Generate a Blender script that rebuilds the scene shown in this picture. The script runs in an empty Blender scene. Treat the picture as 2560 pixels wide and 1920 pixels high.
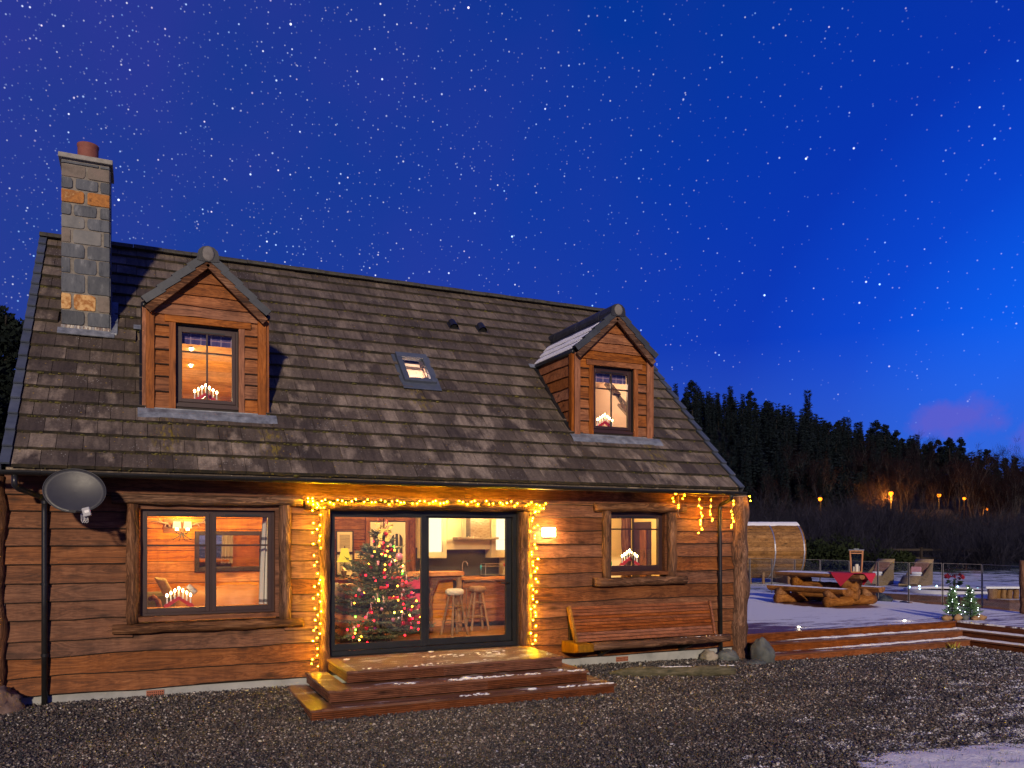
import bpy, bmesh, math, random
import numpy as np
from mathutils import Vector as V, Matrix, noise as mnoise

SC = bpy.context.scene
COL = SC.collection
rnd = random.Random(7)
PI = math.pi

# ------------------------------------------------------------------ camera
cam_d = bpy.data.cameras.new("camera")
cam = bpy.data.objects.new("camera", cam_d); COL.objects.link(cam)
cam.location = (3.8353, -11.4746, 2.1883)
cam.rotation_euler = (PI/2, 0, -0.4295)
cam_d.sensor_width = 36.0
cam_d.lens = 36*2025.8/2560
cam_d.shift_y = 384.17/2560
cam_d.clip_end = 3000
SC.camera = cam

# ------------------------------------------------------------------ sky, sun, exposure
SUN_DIR = V((0.330, 0.900, -0.262)).normalized()
SUN_STRENGTH = 3.1
SKY_GAIN = 1.0

def make_world():
    w = bpy.data.worlds.new("World"); SC.world = w; w.use_nodes = True
    nt = w.node_tree; nt.nodes.clear()
    L = nt.links.new
    def nd(t, **k):
        n = nt.nodes.new(t)
        for a, b in k.items(): setattr(n, a, b)
        return n
    def math_(op, a, b=None, c=None, clamp=False):
        n = nd("ShaderNodeMath", operation=op); n.use_clamp = clamp
        for i, x in enumerate((a, b, c)):
            if x is None: continue
            if hasattr(x, "is_output"): L(x, n.inputs[i])
            else: n.inputs[i].default_value = x
        return n.outputs[0]
    def mix(f, a, b, mode='MIX'):
        n = nd("ShaderNodeMix", data_type='RGBA', blend_type=mode)
        for s, x in ((n.inputs[0], f), (n.inputs[6], a), (n.inputs[7], b)):
            if hasattr(x, "is_output"): L(x, s)
            else: s.default_value = x if not isinstance(x, tuple) else (*x, 1)
        return n.outputs[2]
    tc = nd("ShaderNodeTexCoord"); d = tc.outputs["Generated"]
    sep = nd("ShaderNodeSeparateXYZ"); L(d, sep.inputs[0])
    def dot(v):
        n = nd("ShaderNodeVectorMath", operation='DOT_PRODUCT'); L(d, n.inputs[0]); n.inputs[1].default_value = v
        return n.outputs["Value"]
    def ramp(x, pts):
        n = nd("ShaderNodeValToRGB"); L(x, n.inputs[0]); e = n.color_ramp.elements
        while len(e) > 1: e.remove(e[0])
        e[0].position, e[0].color = pts[0][0], (*pts[0][1], 1)
        for p, c in pts[1:]:
            q = e.new(p); q.color = (*c, 1)
        return n.outputs[0]
    # twilight glow: strongest low in the sky toward the right of the wood
    g = dot(tuple(V((0.90, 0.42, 0.06)).normalized()))
    base = ramp(g, [(0.05, (0.006, 0.046, 0.290)), (0.35, (0.005, 0.046, 0.300)), (0.62, (0.001, 0.043, 0.350)), (0.80, (0.0, 0.041, 0.42)), (0.90, (0.0, 0.037, 0.50)), (0.945, (0.0, 0.060, 0.66)), (0.98, (0.0, 0.115, 0.90))])
    # paler band at the horizon
    hz = math_('SMOOTH_MIN', 1.0, math_('MAXIMUM', 0.0, math_('MULTIPLY_ADD', sep.outputs[2], -4.6, 1.05)), 0.1)
    base = mix(math_('MULTIPLY', hz, 0.85), base, (0.045, 0.125, 0.52))
    up = math_('MULTIPLY_ADD', sep.outputs[2], -0.62, 1.10, clamp=True)
    base = mix(1.0, base, ramp(up, [(0.0, (0.3, 0.3, 0.3)), (0.45, (0.55, 0.50, 0.58)), (1.0, (1, 1, 1))]), 'MULTIPLY')
    # violet haze of the milky way
    nz = nd("ShaderNodeTexNoise"); nz.inputs["Scale"].default_value = 2.3; nz.inputs["Detail"].default_value = 3; L(d, nz.inputs["Vector"])
    lf = math_('MULTIPLY', math_('SUBTRACT', 0.93, g, clamp=True), 1.6, clamp=True)
    vio = math_('MULTIPLY', math_('MULTIPLY_ADD', nz.outputs["Fac"], 3.4, -1.30, clamp=True), lf)
    base = mix(math_('MULTIPLY', vio, 0.9), base, (0.042, 0.034, 0.34))
    # rosy cloud low on the right
    def cloud(c, rx, rz, amt, base, col):
        c = V(c).normalized()
        e1 = V((0, 0, 1)).cross(c).normalized(); e2 = c.cross(e1)
        nn = nd("ShaderNodeTexNoise"); nn.inputs["Scale"].default_value = 22; nn.inputs["Detail"].default_value = 7; nn.inputs["Roughness"].default_value = 0.6; L(d, nn.inputs["Vector"])
        a = math_('DIVIDE', dot(tuple(e1)), rx); b = math_('DIVIDE', dot(tuple(e2)), rz)
        r = math_('SQRT', math_('ADD', math_('MULTIPLY', a, a), math_('MULTIPLY', b, b)))
        r = math_('MULTIPLY_ADD', nn.outputs["Fac"], 2.0, math_('SUBTRACT', r, 1.0))
        f = math_('MULTIPLY', math_('SMOOTH_MIN', 1.0, math_('MAXIMUM', 0.0, math_('MULTIPLY_ADD', r, -1.6, 1.6)), 0.25), amt)
        f = math_('MULTIPLY', f, math_('GREATER_THAN', dot(tuple(c)), 0.5))
        return mix(f, base, col)
    base = cloud((0.797, 0.589, 0.130), 0.052, 0.026, 0.75, base, (0.115, 0.100, 0.58))
    base = cloud((0.845, 0.522, 0.092), 0.040, 0.035, 0.75, base, (0.130, 0.100, 0.58))
    # stars
    col = base
    for scale, rad, keep, gain in ((95, 0.120, 0.32, 1.5), (150, 0.160, 0.50, 0.62), (215, 0.22, 0.66, 0.30)):
        vo = nd("ShaderNodeTexVoronoi", voronoi_dimensions='3D', feature='F1'); vo.inputs["Scale"].default_value = scale
        L(d, vo.inputs["Vector"])
        sc = nd("ShaderNodeSeparateColor"); L(vo.outputs["Color"], sc.inputs[0])
        dens = math_('MULTIPLY_ADD', math_('SUBTRACT', 0.92, g, clamp=True), 1.15, keep*0.24)
        on = math_('LESS_THAN', sc.outputs[0], math_('MULTIPLY', dens, keep*1.5))
        f = math_('MULTIPLY_ADD', vo.outputs["Distance"], -1.0/rad, 1.0, clamp=True)
        f = math_('MULTIPLY', math_('MULTIPLY', f, on), math_('MULTIPLY_ADD', math_('POWER', sc.outputs[1], 3.0), 2.6*gain, 0.35*gain))
        f = math_('MULTIPLY', f, math_('MULTIPLY_ADD', sep.outputs[2], 9.0, -0.75, clamp=True))
        tint = ramp(sc.outputs[2], [(0.0, (0.35, 0.65, 1.0)), (0.45, (0.85, 0.9, 1.0)), (0.8, (1.0, 0.95, 0.85)), (1.0, (1.0, 0.75, 0.85))])
        st = mix(1.0, tint, (1, 1, 1), 'MULTIPLY')
        vm = nd("ShaderNodeVectorMath", operation='SCALE'); L(st, vm.inputs[0]); L(f, vm.inputs["Scale"])
        ad = nd("ShaderNodeVectorMath", operation='ADD'); L(col, ad.inputs[0]); L(vm.outputs[0], ad.inputs[1]); col = ad.outputs[0]
    # a trace of physical dusk sky under the painted-by-night gradient
    sky = nd("ShaderNodeTexSky", sky_type='NISHITA'); sky.sun_disc = False
    sky.sun_elevation = math.asin(-SUN_DIR.z); sky.sun_rotation = math.atan2(-SUN_DIR.x, -SUN_DIR.y)
    vm = nd("ShaderNodeVectorMath", operation='SCALE'); L(sky.outputs[0], vm.inputs[0]); vm.inputs["Scale"].default_value = 0.0015
    ad = nd("ShaderNodeVectorMath", operation='ADD'); L(col, ad.inputs[0]); L(vm.outputs[0], ad.inputs[1])
    bg = nd("ShaderNodeBackground"); L(ad.outputs[0], bg.inputs[0]); bg.inputs[1].default_value = SKY_GAIN
    out = nd("ShaderNodeOutputWorld"); L(bg.outputs[0], out.inputs[0])
    w.cycles.sampling_method = 'MANUAL'; w.cycles.sample_map_resolution = 512
make_world()

sun_d = bpy.data.lights.new("sun", 'SUN'); sun_d.energy = SUN_STRENGTH; sun_d.angle = math.radians(2.5); sun_d.color = (1.0, 0.82, 0.61)
sun = bpy.data.objects.new("sun", sun_d); COL.objects.link(sun)
sun.rotation_euler = SUN_DIR.to_track_quat('-Z', 'Y').to_euler(); sun.location = (-8, -30, 20)

SC.view_settings.view_transform = 'Standard'; SC.view_settings.look = 'None'
SC.view_settings.exposure = 0.0; SC.view_settings.gamma = 1.0; SC.view_settings.use_curve_mapping = False
SC.render.engine = 'CYCLES'
SC.cycles.use_denoising = True
try: SC.cycles.denoiser = 'OPENIMAGEDENOISE'
except Exception: pass
SC.cycles.use_light_tree = True
SC.cycles.max_bounces = 6; SC.cycles.diffuse_bounces = 3; SC.cycles.glossy_bounces = 3; SC.cycles.transparent_max_bounces = 12
SC.cycles.transmission_bounces = 4
SC.cycles.caustics_reflective = False; SC.cycles.caustics_refractive = False
SC.cycles.sample_clamp_indirect = 6.0

# ------------------------------------------------------------------ materials
class NT:
    def __init__(s, name):
        s.m = bpy.data.materials.new(name); s.m.use_nodes = True; s.nt = s.m.node_tree; s.nt.nodes.clear()
        s.out = s.n("ShaderNodeOutputMaterial")
    def n(s, t, **k):
        x = s.nt.nodes.new(t)
        for a, b in k.items(): setattr(x, a, b)
        return x
    def set(s, sock, v):
        if hasattr(v, "is_output"): s.nt.links.new(v, sock)
        elif isinstance(v, tuple) and len(v) == 3 and sock.type == 'RGBA': sock.default_value = (*v, 1)
        else: sock.default_value = v
    def math(s, op, a, b=None, c=None, clamp=False):
        x = s.n("ShaderNodeMath", operation=op); x.use_clamp = clamp
        for i, v in enumerate((a, b, c)):
            if v is not None: s.set(x.inputs[i], v)
        return x.outputs[0]
    def mix(s, f, a, b, mode='MIX'):
        x = s.n("ShaderNodeMix", data_type='RGBA', blend_type=mode)
        s.set(x.inputs[0], f); s.set(x.inputs[6], a); s.set(x.inputs[7], b)
        return x.outputs[2]
    def ramp(s, f, pts, interp='LINEAR'):
        x = s.n("ShaderNodeValToRGB"); s.set(x.inputs[0], f); e = x.color_ramp.elements; x.color_ramp.interpolation = interp
        while len(e) > 1: e.remove(e[0])
        e[0].position, e[0].color = pts[0][0], (*pts[0][1], 1)
        for p, c in pts[1:]:
            q = e.new(p); q.color = (*c, 1)
        return x.outputs[0]
    def maprange(s, f, a, b, c=0.0, d=1.0):
        x = s.n("ShaderNodeMapRange"); s.set(x.inputs[0], f)
        for i, v in enumerate((a, b, c, d)): x.inputs[i+1].default_value = v
        return x.outputs[0]
    def coords(s, scale=(1, 1, 1), world=False, rand=0.0):
        if world:
            g = s.n("ShaderNodeNewGeometry"); v = g.outputs["Position"]
        else:
            g = s.n("ShaderNodeTexCoord"); v = g.outputs["Object"]
        if rand:
            oi = s.n("ShaderNodeObjectInfo")
            c = s.n("ShaderNodeVectorMath", operation='SCALE'); c.inputs[0].default_value = (rand*1.0, rand*2.7, rand*1.9); s.set(c.inputs["Scale"], oi.outputs["Random"])
            a = s.n("ShaderNodeVectorMath", operation='ADD'); s.set(a.inputs[0], v); s.set(a.inputs[1], c.outputs[0]); v = a.outputs[0]
        mp = s.n("ShaderNodeMapping"); s.set(mp.inputs[0], v); mp.inputs["Scale"].default_value = scale
        return mp.outputs[0]
    def noise(s, vec, scale=5, detail=4, rough=0.55, dist=0.0):
        x = s.n("ShaderNodeTexNoise"); s.set(x.inputs["Vector"], vec)
        x.inputs["Scale"].default_value = scale; x.inputs["Detail"].default_value = detail
        x.inputs["Roughness"].default_value = rough; x.inputs["Distortion"].default_value = dist
        return x.outputs["Fac"]
    def voro(s, vec, scale=5, feature='F1', out="Distance"):
        x = s.n("ShaderNodeTexVoronoi", feature=feature); s.set(x.inputs["Vector"], vec); x.inputs["Scale"].default_value = scale
        return x.outputs[out]
    def bump(s, h, strength=0.3, dist=0.02):
        x = s.n("ShaderNodeBump"); s.set(x.inputs["Height"], h); x.inputs["Strength"].default_value = strength; x.inputs["Distance"].default_value = dist
        return x.outputs[0]
    def rnd(s, island=False):
        o = s.n("ShaderNodeObjectInfo").outputs["Random"]
        if island:
            i = s.n("ShaderNodeNewGeometry").outputs["Random Per Island"]
            o = s.math('FRACT', s.math('MULTIPLY_ADD', o, 7.31, i))
        return o
    def bsdf(s, color, rough=0.6, metal=0.0, normal=None, spec=0.5, **kw):
        b = s.n("ShaderNodeBsdfPrincipled")
        s.set(b.inputs["Base Color"], color); s.set(b.inputs["Roughness"], rough); b.inputs["Metallic"].default_value = metal
        b.inputs["Specular IOR Level"].default_value = spec
        if normal is not None: s.set(b.inputs["Normal"], normal)
        for k, v in kw.items(): s.set(b.inputs[k.replace('_', ' ')], v)
        s.nt.links.new(b.outputs[0], s.out.inputs[0])
        return s.m

def m_wood(name, dark, mid, light, axis='x', sc=1.0, rough=0.6, var=0.5, bump=0.25, knots=True, gain=1.0, island=False):
    t = NT(name)
    st = {'x': (0.8, 7, 7), 'y': (7, 0.8, 7), 'z': (7, 7, 0.8)}[axis]
    fi = {'x': (2.2, 60, 60), 'y': (60, 2.2, 60), 'z': (60, 60, 2.2)}[axis]
    kn = {'x': (1.1, 3.4, 3.4), 'y': (3.4, 1.1, 3.4), 'z': (3.4, 3.4, 1.1)}[axis]
    c1 = t.coords(tuple(a*sc for a in st), rand=9.0); c2 = t.coords(tuple(a*sc for a in fi), rand=9.0)
    n1 = t.noise(c1, 1.0, 5, 0.6, 1.1); n2 = t.noise(c2, 1.0, 3, 0.6)
    # growth rings showing as flames
    rings = t.math('FRACT', t.math('MULTIPLY', n1, 9.0))
    rings = t.math('ABSOLUTE', t.math('SUBTRACT', rings, 0.5))
    f = t.math('ADD', t.math('MULTIPLY', n1, 0.58), t.math('ADD', t.math('MULTIPLY', rings, 0.50), t.math('MULTIPLY_ADD', n2, 0.42, -0.17)))
    col = t.ramp(f, [(0.22, dark), (0.48, mid), (0.78, light)])
    h = f
    if knots:
        kv = t.coords(tuple(a*sc for a in kn), rand=9.0)
        k = t.voro(kv, 1.25)
        kf = t.maprange(k, 0.05, 0.20, 1.0, 0.0)
        col = t.mix(t.math('MULTIPLY', kf, 0.78), col, tuple(x*0.35 for x in dark))
    mot = t.noise(t.coords((1.6, 1.6, 1.6), rand=2.0), 1.3, 5, 0.62)
    col = t.mix(1.0, col, t.ramp(mot, [(0.30, (0.72, 0.70, 0.69)), (0.52, (1.0, 1.0, 1.0)), (0.72, (1.24, 1.22, 1.18))]), 'MULTIPLY')
    dr = t.noise(t.coords((7, 7, 0.55), world=True), 1.2, 5, 0.65)
    col = t.mix(1.0, col, t.ramp(dr, [(0.30, (0.78, 0.77, 0.78)), (0.55, (1.0, 1.0, 1.0)), (0.75, (1.08, 1.07, 1.06))]), 'MULTIPLY')
    r = t.rnd(island)
    hsv = t.n("ShaderNodeHueSaturation"); t.set(hsv.inputs["Color"], col)
    t.set(hsv.inputs["Value"], t.math('MULTIPLY_ADD', r, var*gain, (1-var*0.5)*gain))
    t.set(hsv.inputs["Saturation"], t.math('MULTIPLY_ADD', t.math('FRACT', t.math('MULTIPLY', r, 13.7)), 0.22, 0.9))
    return t.bsdf(hsv.outputs[0], t.math('MULTIPLY_ADD', n2, 0.2, rough), normal=t.bump(h, bump, 0.014), spec=0.22)

def m_noise(name, cols, scale=8, rough=0.7, bump=0.2, metal=0.0, detail=5, world=False, spec=0.4, bscale=None, rand=3.0, dist=0.01, stretch=(1, 1, 1), var=0.0):
    t = NT(name); c = t.coords(stretch, world=world, rand=0 if world else rand)
    n = t.noise(c, scale, detail, 0.6)
    n = t.maprange(n, 0.28, 0.72)
    k = len(cols)
    col = t.ramp(n, [(i/max(1, k-1), cc) for i, cc in enumerate(cols)]) if k > 1 else cols[0]
    if var:
        hsv = t.n("ShaderNodeHueSaturation"); t.set(hsv.inputs["Color"], col); t.set(hsv.inputs["Value"], t.math('MULTIPLY_ADD', t.rnd(True), var, 1-var/2)); col = hsv.outputs[0]
    nb = t.noise(c, bscale or scale*3, 4, 0.6)
    return t.bsdf(col, t.math('MULTIPLY_ADD', nb, 0.15, rough-0.07, clamp=True), metal, t.bump(nb, bump, dist) if bump else None, spec)

def m_emit(name, col, strength, vary=0.0):
    t = NT(name); e = t.n("ShaderNodeEmission"); t.set(e.inputs[0], col)
    if vary:
        t.set(e.inputs[1], t.math('MULTIPLY_ADD', t.rnd(True), strength*vary, strength*(1-vary/2)))
    else: e.inputs[1].default_value = strength
    t.nt.links.new(e.outputs[0], t.out.inputs[0]); return t.m

def m_glass(name, tint=(0.97, 0.98, 0.98), rough=0.02, refl=1.0, dirt=0.0):
    t = NT(name)
    tr = t.n("ShaderNodeBsdfTransparent"); t.set(tr.inputs[0], tint)
    gl = t.n("ShaderNodeBsdfGlossy"); gl.inputs["Roughness"].default_value = rough
    fr = t.n("ShaderNodeFresnel"); t.set(fr.inputs[0], t.math('MULTIPLY_ADD', t.n("ShaderNodeNewGeometry").outputs["Backfacing"], 1/1.5-1.5, 1.5))
    mx = t.n("ShaderNodeMixShader"); t.set(mx.inputs[0], t.math('MULTIPLY', fr.outputs[0], refl))
    t.nt.links.new(tr.outputs[0], mx.inputs[1]); t.nt.links.new(gl.outputs[0], mx.inputs[2])
    last = mx.outputs[0]
    if dirt:
        df = t.n("ShaderNodeBsdfDiffuse"); df.inputs[0].default_value = (0.7, 0.72, 0.78, 1)
        nz = t.noise(t.coords((1, 1, 1)), 90, 3, 0.7)
        sep = t.n("ShaderNodeTexCoord")
        sp = t.n("ShaderNodeSeparateXYZ"); t.set(sp.inputs[0], sep.outputs["Object"])
        f = t.math('MULTIPLY', t.maprange(nz, 0.62, 0.72), dirt)
        m2 = t.n("ShaderNodeMixShader"); t.set(m2.inputs[0], f); t.nt.links.new(last, m2.inputs[1]); t.nt.links.new(df.outputs[0], m2.inputs[2]); last = m2.outputs[0]
    t.nt.links.new(last, t.out.inputs[0]); return t.m

M = {}
M['plank'] = m_wood('stained_plank', (0.068, 0.025, 0.0105), (0.180, 0.068, 0.028), (0.29, 0.130, 0.060), 'x', 1.0, 0.55, 0.30, 0.4)
M['bark_shade_edge'] = m_noise('bark_shade_edge', [(0.020, 0.012, 0.008), (0.06, 0.034, 0.022)], 20, 0.9, 0.5)  # dark bark strip that also paints the shadow line under each board
M['plank_d'] = m_wood('dormer_plank', (0.10, 0.033, 0.012), (0.275, 0.098, 0.034), (0.40, 0.17, 0.068), 'x', 1.0, 0.55, 0.35, 0.3)
M['trim'] = m_wood('dormer_trim', (0.13, 0.042, 0.014), (0.285, 0.100, 0.034), (0.39, 0.155, 0.060), 'z', 1.0, 0.55, 0.25, 0.25)
M['fascia'] = m_wood('fascia_board', (0.052, 0.019, 0.008), (0.160, 0.058, 0.024), (0.275, 0.115, 0.052), 'x', 0.8, 0.55, 0.3, 0.25)
M['log_x'] = m_wood('peeled_log_along', (0.022, 0.012, 0.008), (0.115, 0.052, 0.026), (0.36, 0.20, 0.115), 'x', 0.8, 0.7, 0.3, 0.8)
M['log_z'] = m_wood('peeled_log_upright', (0.025, 0.012, 0.008), (0.13, 0.058, 0.028), (0.36, 0.19, 0.105), 'z', 0.8, 0.7, 0.3, 0.9)
M['bark_z'] = m_wood('bark_post', (0.030, 0.016, 0.010), (0.15, 0.07, 0.036), (0.42, 0.23, 0.13), 'z', 1.1, 0.8, 0.2, 1.0)
M['deckwood_x'] = m_wood('decking_along', (0.05, 0.018, 0.010), (0.135, 0.048, 0.024), (0.22, 0.088, 0.045), 'x', 1.2, 0.42, 0.3, 0.25)
M['deckwood_y'] = m_wood('decking_across', (0.05, 0.018, 0.010), (0.135, 0.048, 0.024), (0.22, 0.088, 0.045), 'y', 1.2, 0.42, 0.3, 0.25)
M['bench'] = m_wood('bench_slat', (0.10, 0.030, 0.012), (0.23, 0.078, 0.031), (0.33, 0.125, 0.055), 'x', 1.3, 0.5, 0.3, 0.2)
M['bench_end_lamplit'] = m_wood('bench_end_lamplit', (0.13, 0.055, 0.012), (0.23, 0.108, 0.020), (0.33, 0.165, 0.034), 'z', 1.0, 0.5, 0.15, 0.2, knots=False)  # yellow cast of the string lights put into the wood colour
M['orange_wood'] = m_wood('interior_pine', (0.26, 0.080, 0.008), (0.55, 0.195, 0.018), (0.70, 0.30, 0.045), 'x', 0.8, 0.5, 0.22, 0.1)
M['pale_pine'] = m_wood('attic_pine', (0.36, 0.155, 0.035), (0.66, 0.33, 0.085), (0.78, 0.44, 0.14), 'x', 0.9, 0.5, 0.2, 0.1)
M['brown_wood'] = m_wood('interior_brown_wood', (0.10, 0.034, 0.012), (0.23, 0.085, 0.028), (0.33, 0.14, 0.05), 'x', 0.9, 0.5, 0.3, 0.1)
M['brown_wood_z'] = m_wood('interior_brown_post', (0.10, 0.034, 0.012), (0.23, 0.085, 0.028), (0.33, 0.14, 0.05), 'z', 0.9, 0.5, 0.3, 0.1)
M['floor_wood'] = m_wood('floor_board', (0.15, 0.065, 0.022), (0.30, 0.14, 0.05), (0.40, 0.21, 0.085), 'x', 0.9, 0.35, 0.2, 0.05)
M['stool_wood'] = m_wood('stool_wood', (0.15, 0.07, 0.025), (0.27, 0.145, 0.058), (0.36, 0.21, 0.09), 'z', 2.0, 0.5, 0.1, 0.1, knots=False)
M['frame_br'] = m_noise('window_paint_brown', [(0.030, 0.012, 0.011), (0.042, 0.018, 0.016)], 6, 0.45, 0.05)
M['frame_bk'] = m_noise('door_frame_black', [(0.008, 0.009, 0.011), (0.016, 0.017, 0.019)], 4, 0.4, 0.03)
M['reveal'] = m_noise('dark_reveal', [(0.012, 0.008, 0.006), (0.03, 0.018, 0.012)], 7, 0.7, 0.1)
M['plastic_bk'] = m_noise('gutter_plastic', [(0.010, 0.010, 0.011), (0.018, 0.018, 0.019)], 9, 0.3, 0.03)
M['dish'] = m_noise('dish_grey', [(0.030, 0.031, 0.036), (0.042, 0.043, 0.048)], 5, 0.45, 0.03)
M['grey_plastic'] = m_noise('grey_plastic', [(0.33, 0.33, 0.34), (0.40, 0.40, 0.41)], 9, 0.5, 0.05)
M['white_cable'] = m_noise('white_cable', [(0.55, 0.54, 0.53)], 9, 0.5, 0)
M['lead'] = m_noise('lead_flashing', [(0.10, 0.11, 0.125), (0.19, 0.21, 0.235), (0.30, 0.32, 0.34)], 9, 0.5, 0.35, 0.2, dist=0.02)
M['lead_stain'] = m_noise('stained_lead', [(0.05, 0.055, 0.06), (0.28, 0.29, 0.29), (0.10, 0.045, 0.03), (0.58, 0.56, 0.46), (0.14, 0.15, 0.16)], 1.0, 0.6, 0.2, stretch=(26, 3, 4))
M['slate'] = m_noise('verge_slate', [(0.05, 0.062, 0.085), (0.085, 0.10, 0.13)], 6, 0.45, 0.1, var=0.3)
M['darkslate'] = m_noise('dormer_verge_slate', [(0.026, 0.031, 0.038), (0.048, 0.055, 0.064)], 6, 0.5, 0.1, var=0.3)
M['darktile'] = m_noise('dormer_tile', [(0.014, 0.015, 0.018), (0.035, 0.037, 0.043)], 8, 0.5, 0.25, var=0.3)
M['ridge'] = m_noise('ridge_tile', [(0.02, 0.019, 0.015), (0.05, 0.046, 0.036), (0.07, 0.066, 0.03)], 12, 0.8, 0.5, var=0.3)
M['mortar'] = m_noise('mortar', [(0.14, 0.125, 0.10), (0.25, 0.225, 0.19)], 20, 0.9, 0.5)
M['cap_mortar'] = m_noise('cap_mortar', [(0.13, 0.12, 0.11), (0.20, 0.185, 0.17)], 12, 0.9, 0.3)
M['slab'] = m_noise('concrete_slab', [(0.20, 0.19, 0.16), (0.32, 0.30, 0.26)], 12, 0.9, 0.4)
M['terracotta'] = m_noise('terracotta_pot', [(0.16, 0.05, 0.035), (0.24, 0.08, 0.055)], 10, 0.75, 0.2)
M['stone_dark'] = m_noise('chimney_stone_slate', [(0.030, 0.036, 0.045), (0.068, 0.076, 0.088), (0.085, 0.093, 0.103), (0.19, 0.20, 0.205)], 5.5, 0.7, 0.5, var=0.6, detail=9, stretch=(2.0, 2.0, 0.8))
M['stone_grey'] = m_noise('chimney_stone_grey', [(0.10, 0.105, 0.105), (0.17, 0.17, 0.16), (0.22, 0.21, 0.19)], 4, 0.75, 0.3, var=0.3, detail=8)
M['stone_brown'] = m_noise('chimney_stone_brown', [(0.10, 0.08, 0.062), (0.17, 0.14, 0.11), (0.20, 0.15, 0.12)], 9, 0.8, 0.4, var=0.2, detail=8)
M['stone_rust'] = m_noise('chimney_stone_rust', [(0.13, 0.045, 0.012), (0.42, 0.17, 0.035), (0.26, 0.10, 0.022), (0.55, 0.36, 0.15)], 9, 0.8, 0.4, detail=6)
M['stone_gold'] = m_noise('chimney_stone_gold', [(0.35, 0.145, 0.03), (0.62, 0.38, 0.15), (0.30, 0.11, 0.02), (0.68, 0.45, 0.20)], 8, 0.8, 0.4, detail=3)
M['plinth'] = m_noise('plinth_render', [(0.20, 0.205, 0.20), (0.30, 0.305, 0.30), (0.36, 0.36, 0.35)], 4, 0.85, 0.25, detail=8)
M['airbrick'] = m_noise('terracotta_vent', [(0.26, 0.085, 0.045), (0.34, 0.12, 0.07)], 20, 0.8, 0.2)
M['black'] = m_noise('black_hole', [(0.004, 0.004, 0.004)], 5, 0.9, 0)
M['boulder'] = m_noise('boulder_stone', [(0.06, 0.036, 0.028), (0.14, 0.09, 0.075), (0.21, 0.145, 0.12)], 5, 0.8, 0.5, detail=9, dist=0.03)
M['greystone'] = m_noise('grey_stone', [(0.045, 0.055, 0.058), (0.09, 0.10, 0.10), (0.16, 0.165, 0.15)], 4, 0.7, 0.4, detail=9, dist=0.03)
M['palestone'] = m_noise('pale_stone', [(0.12, 0.10, 0.075), (0.30, 0.26, 0.20), (0.42, 0.36, 0.28)], 6, 0.8, 0.4, detail=9, dist=0.02)
M['brownstone'] = m_noise('brown_stone', [(0.10, 0.05, 0.022), (0.30, 0.17, 0.075), (0.40, 0.25, 0.12)], 8, 0.75, 0.4, detail=9, dist=0.02)
M['mossylog'] = m_noise('mossy_log', [(0.025, 0.026, 0.012), (0.085, 0.075, 0.04), (0.16, 0.135, 0.085)], 4, 0.85, 0.7, stretch=(1, 5, 5), detail=8)
M['moss'] = m_noise('roof_moss', [(0.03, 0.032, 0.008), (0.085, 0.075, 0.016), (0.14, 0.11, 0.02)], 3, 0.95, 0.3, var=0.5, world=True)
M['glass'] = m_glass('window_glass')
M['bal_glass'] = m_glass('balustrade_glass', (0.86, 0.89, 0.91), 0.03, 0.8, dirt=0.25)
M['jar_glass'] = m_glass('lantern_glass', (0.92, 0.92, 0.9), 0.05)
M['white'] = m_noise('white_paint', [(0.72, 0.71, 0.68), (0.80, 0.79, 0.76)], 8, 0.5, 0.05)
M['cream'] = m_noise('cream_cabinet', [(0.62, 0.54, 0.36), (0.68, 0.60, 0.42)], 4, 0.45, 0.03)
M['plaster'] = m_noise('warm_plaster', [(0.72, 0.53, 0.24), (0.76, 0.57, 0.28)], 3, 0.8, 0.05)
M['plaster_pk'] = m_noise('attic_plaster', [(0.76, 0.58, 0.42), (0.80, 0.62, 0.46)], 3, 0.8, 0.05)
M['splash'] = m_noise('dark_splashback', [(0.035, 0.033, 0.026), (0.06, 0.055, 0.042)], 5, 0.35, 0.05)
M['steel'] = m_noise('brushed_steel', [(0.45, 0.43, 0.40), (0.6, 0.58, 0.55)], 4, 0.28, 0.03, metal=1.0, stretch=(1, 1, 20))
M['red_bench'] = m_noise('red_cupboard', [(0.55, 0.05, 0.10), (0.62, 0.07, 0.13)], 5, 0.4, 0)
M['red'] = m_noise('red_paint', [(0.42, 0.012, 0.014), (0.52, 0.02, 0.02)], 6, 0.45, 0.05)
M['red_cloth'] = m_noise('red_cloth', [(0.42, 0.012, 0.035), (0.52, 0.022, 0.055)], 60, 0.85, 0.3)
M['candle'] = m_noise('candle_wax', [(0.80, 0.76, 0.66)], 6, 0.5, 0)
M['flame'] = m_emit('candle_bulb_glow', (1.0, 0.66, 0.24), 60)
M['fairy'] = m_emit('fairy_bulb_glow', (1.0, 0.57, 0.003), 1350, 1.0)
M['icicle'] = m_emit('icicle_bulb_glow', (1.0, 0.42, 0.003), 420, 0.8)
M['cool_led'] = m_emit('cool_bulb_glow', (0.85, 0.95, 1.0), 12, 0.8)
for k, c in (('red', (1.0, 0.006, 0.015)), ('amber', (1.0, 0.36, 0.02)), ('green', (0.10, 1.0, 0.03)), ('yellow', (1.0, 0.70, 0.06))):
    M['xm_'+k] = m_emit('tree_bulb_'+k, c, 22)
M['lamp_glow'] = m_emit('wall_lamp_glow', (1.0, 0.60, 0.22), 130)
M['shade_glow'] = m_emit('lampshade_glow', (1.0, 0.62, 0.05), 1.3)
M['shade_hot'] = m_emit('sconce_shade_glow', (1.0, 0.78, 0.28), 2.2)
M['cab_glow'] = m_emit('cabinet_glass_glow', (1.0, 0.86, 0.52), 1.7)
M['spot_glow'] = m_emit('downlight_glow', (1.0, 0.80, 0.50), 60)
M['street_glow'] = m_emit('street_lamp_glow', (1.0, 0.21, 0.008), 5)
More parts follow.
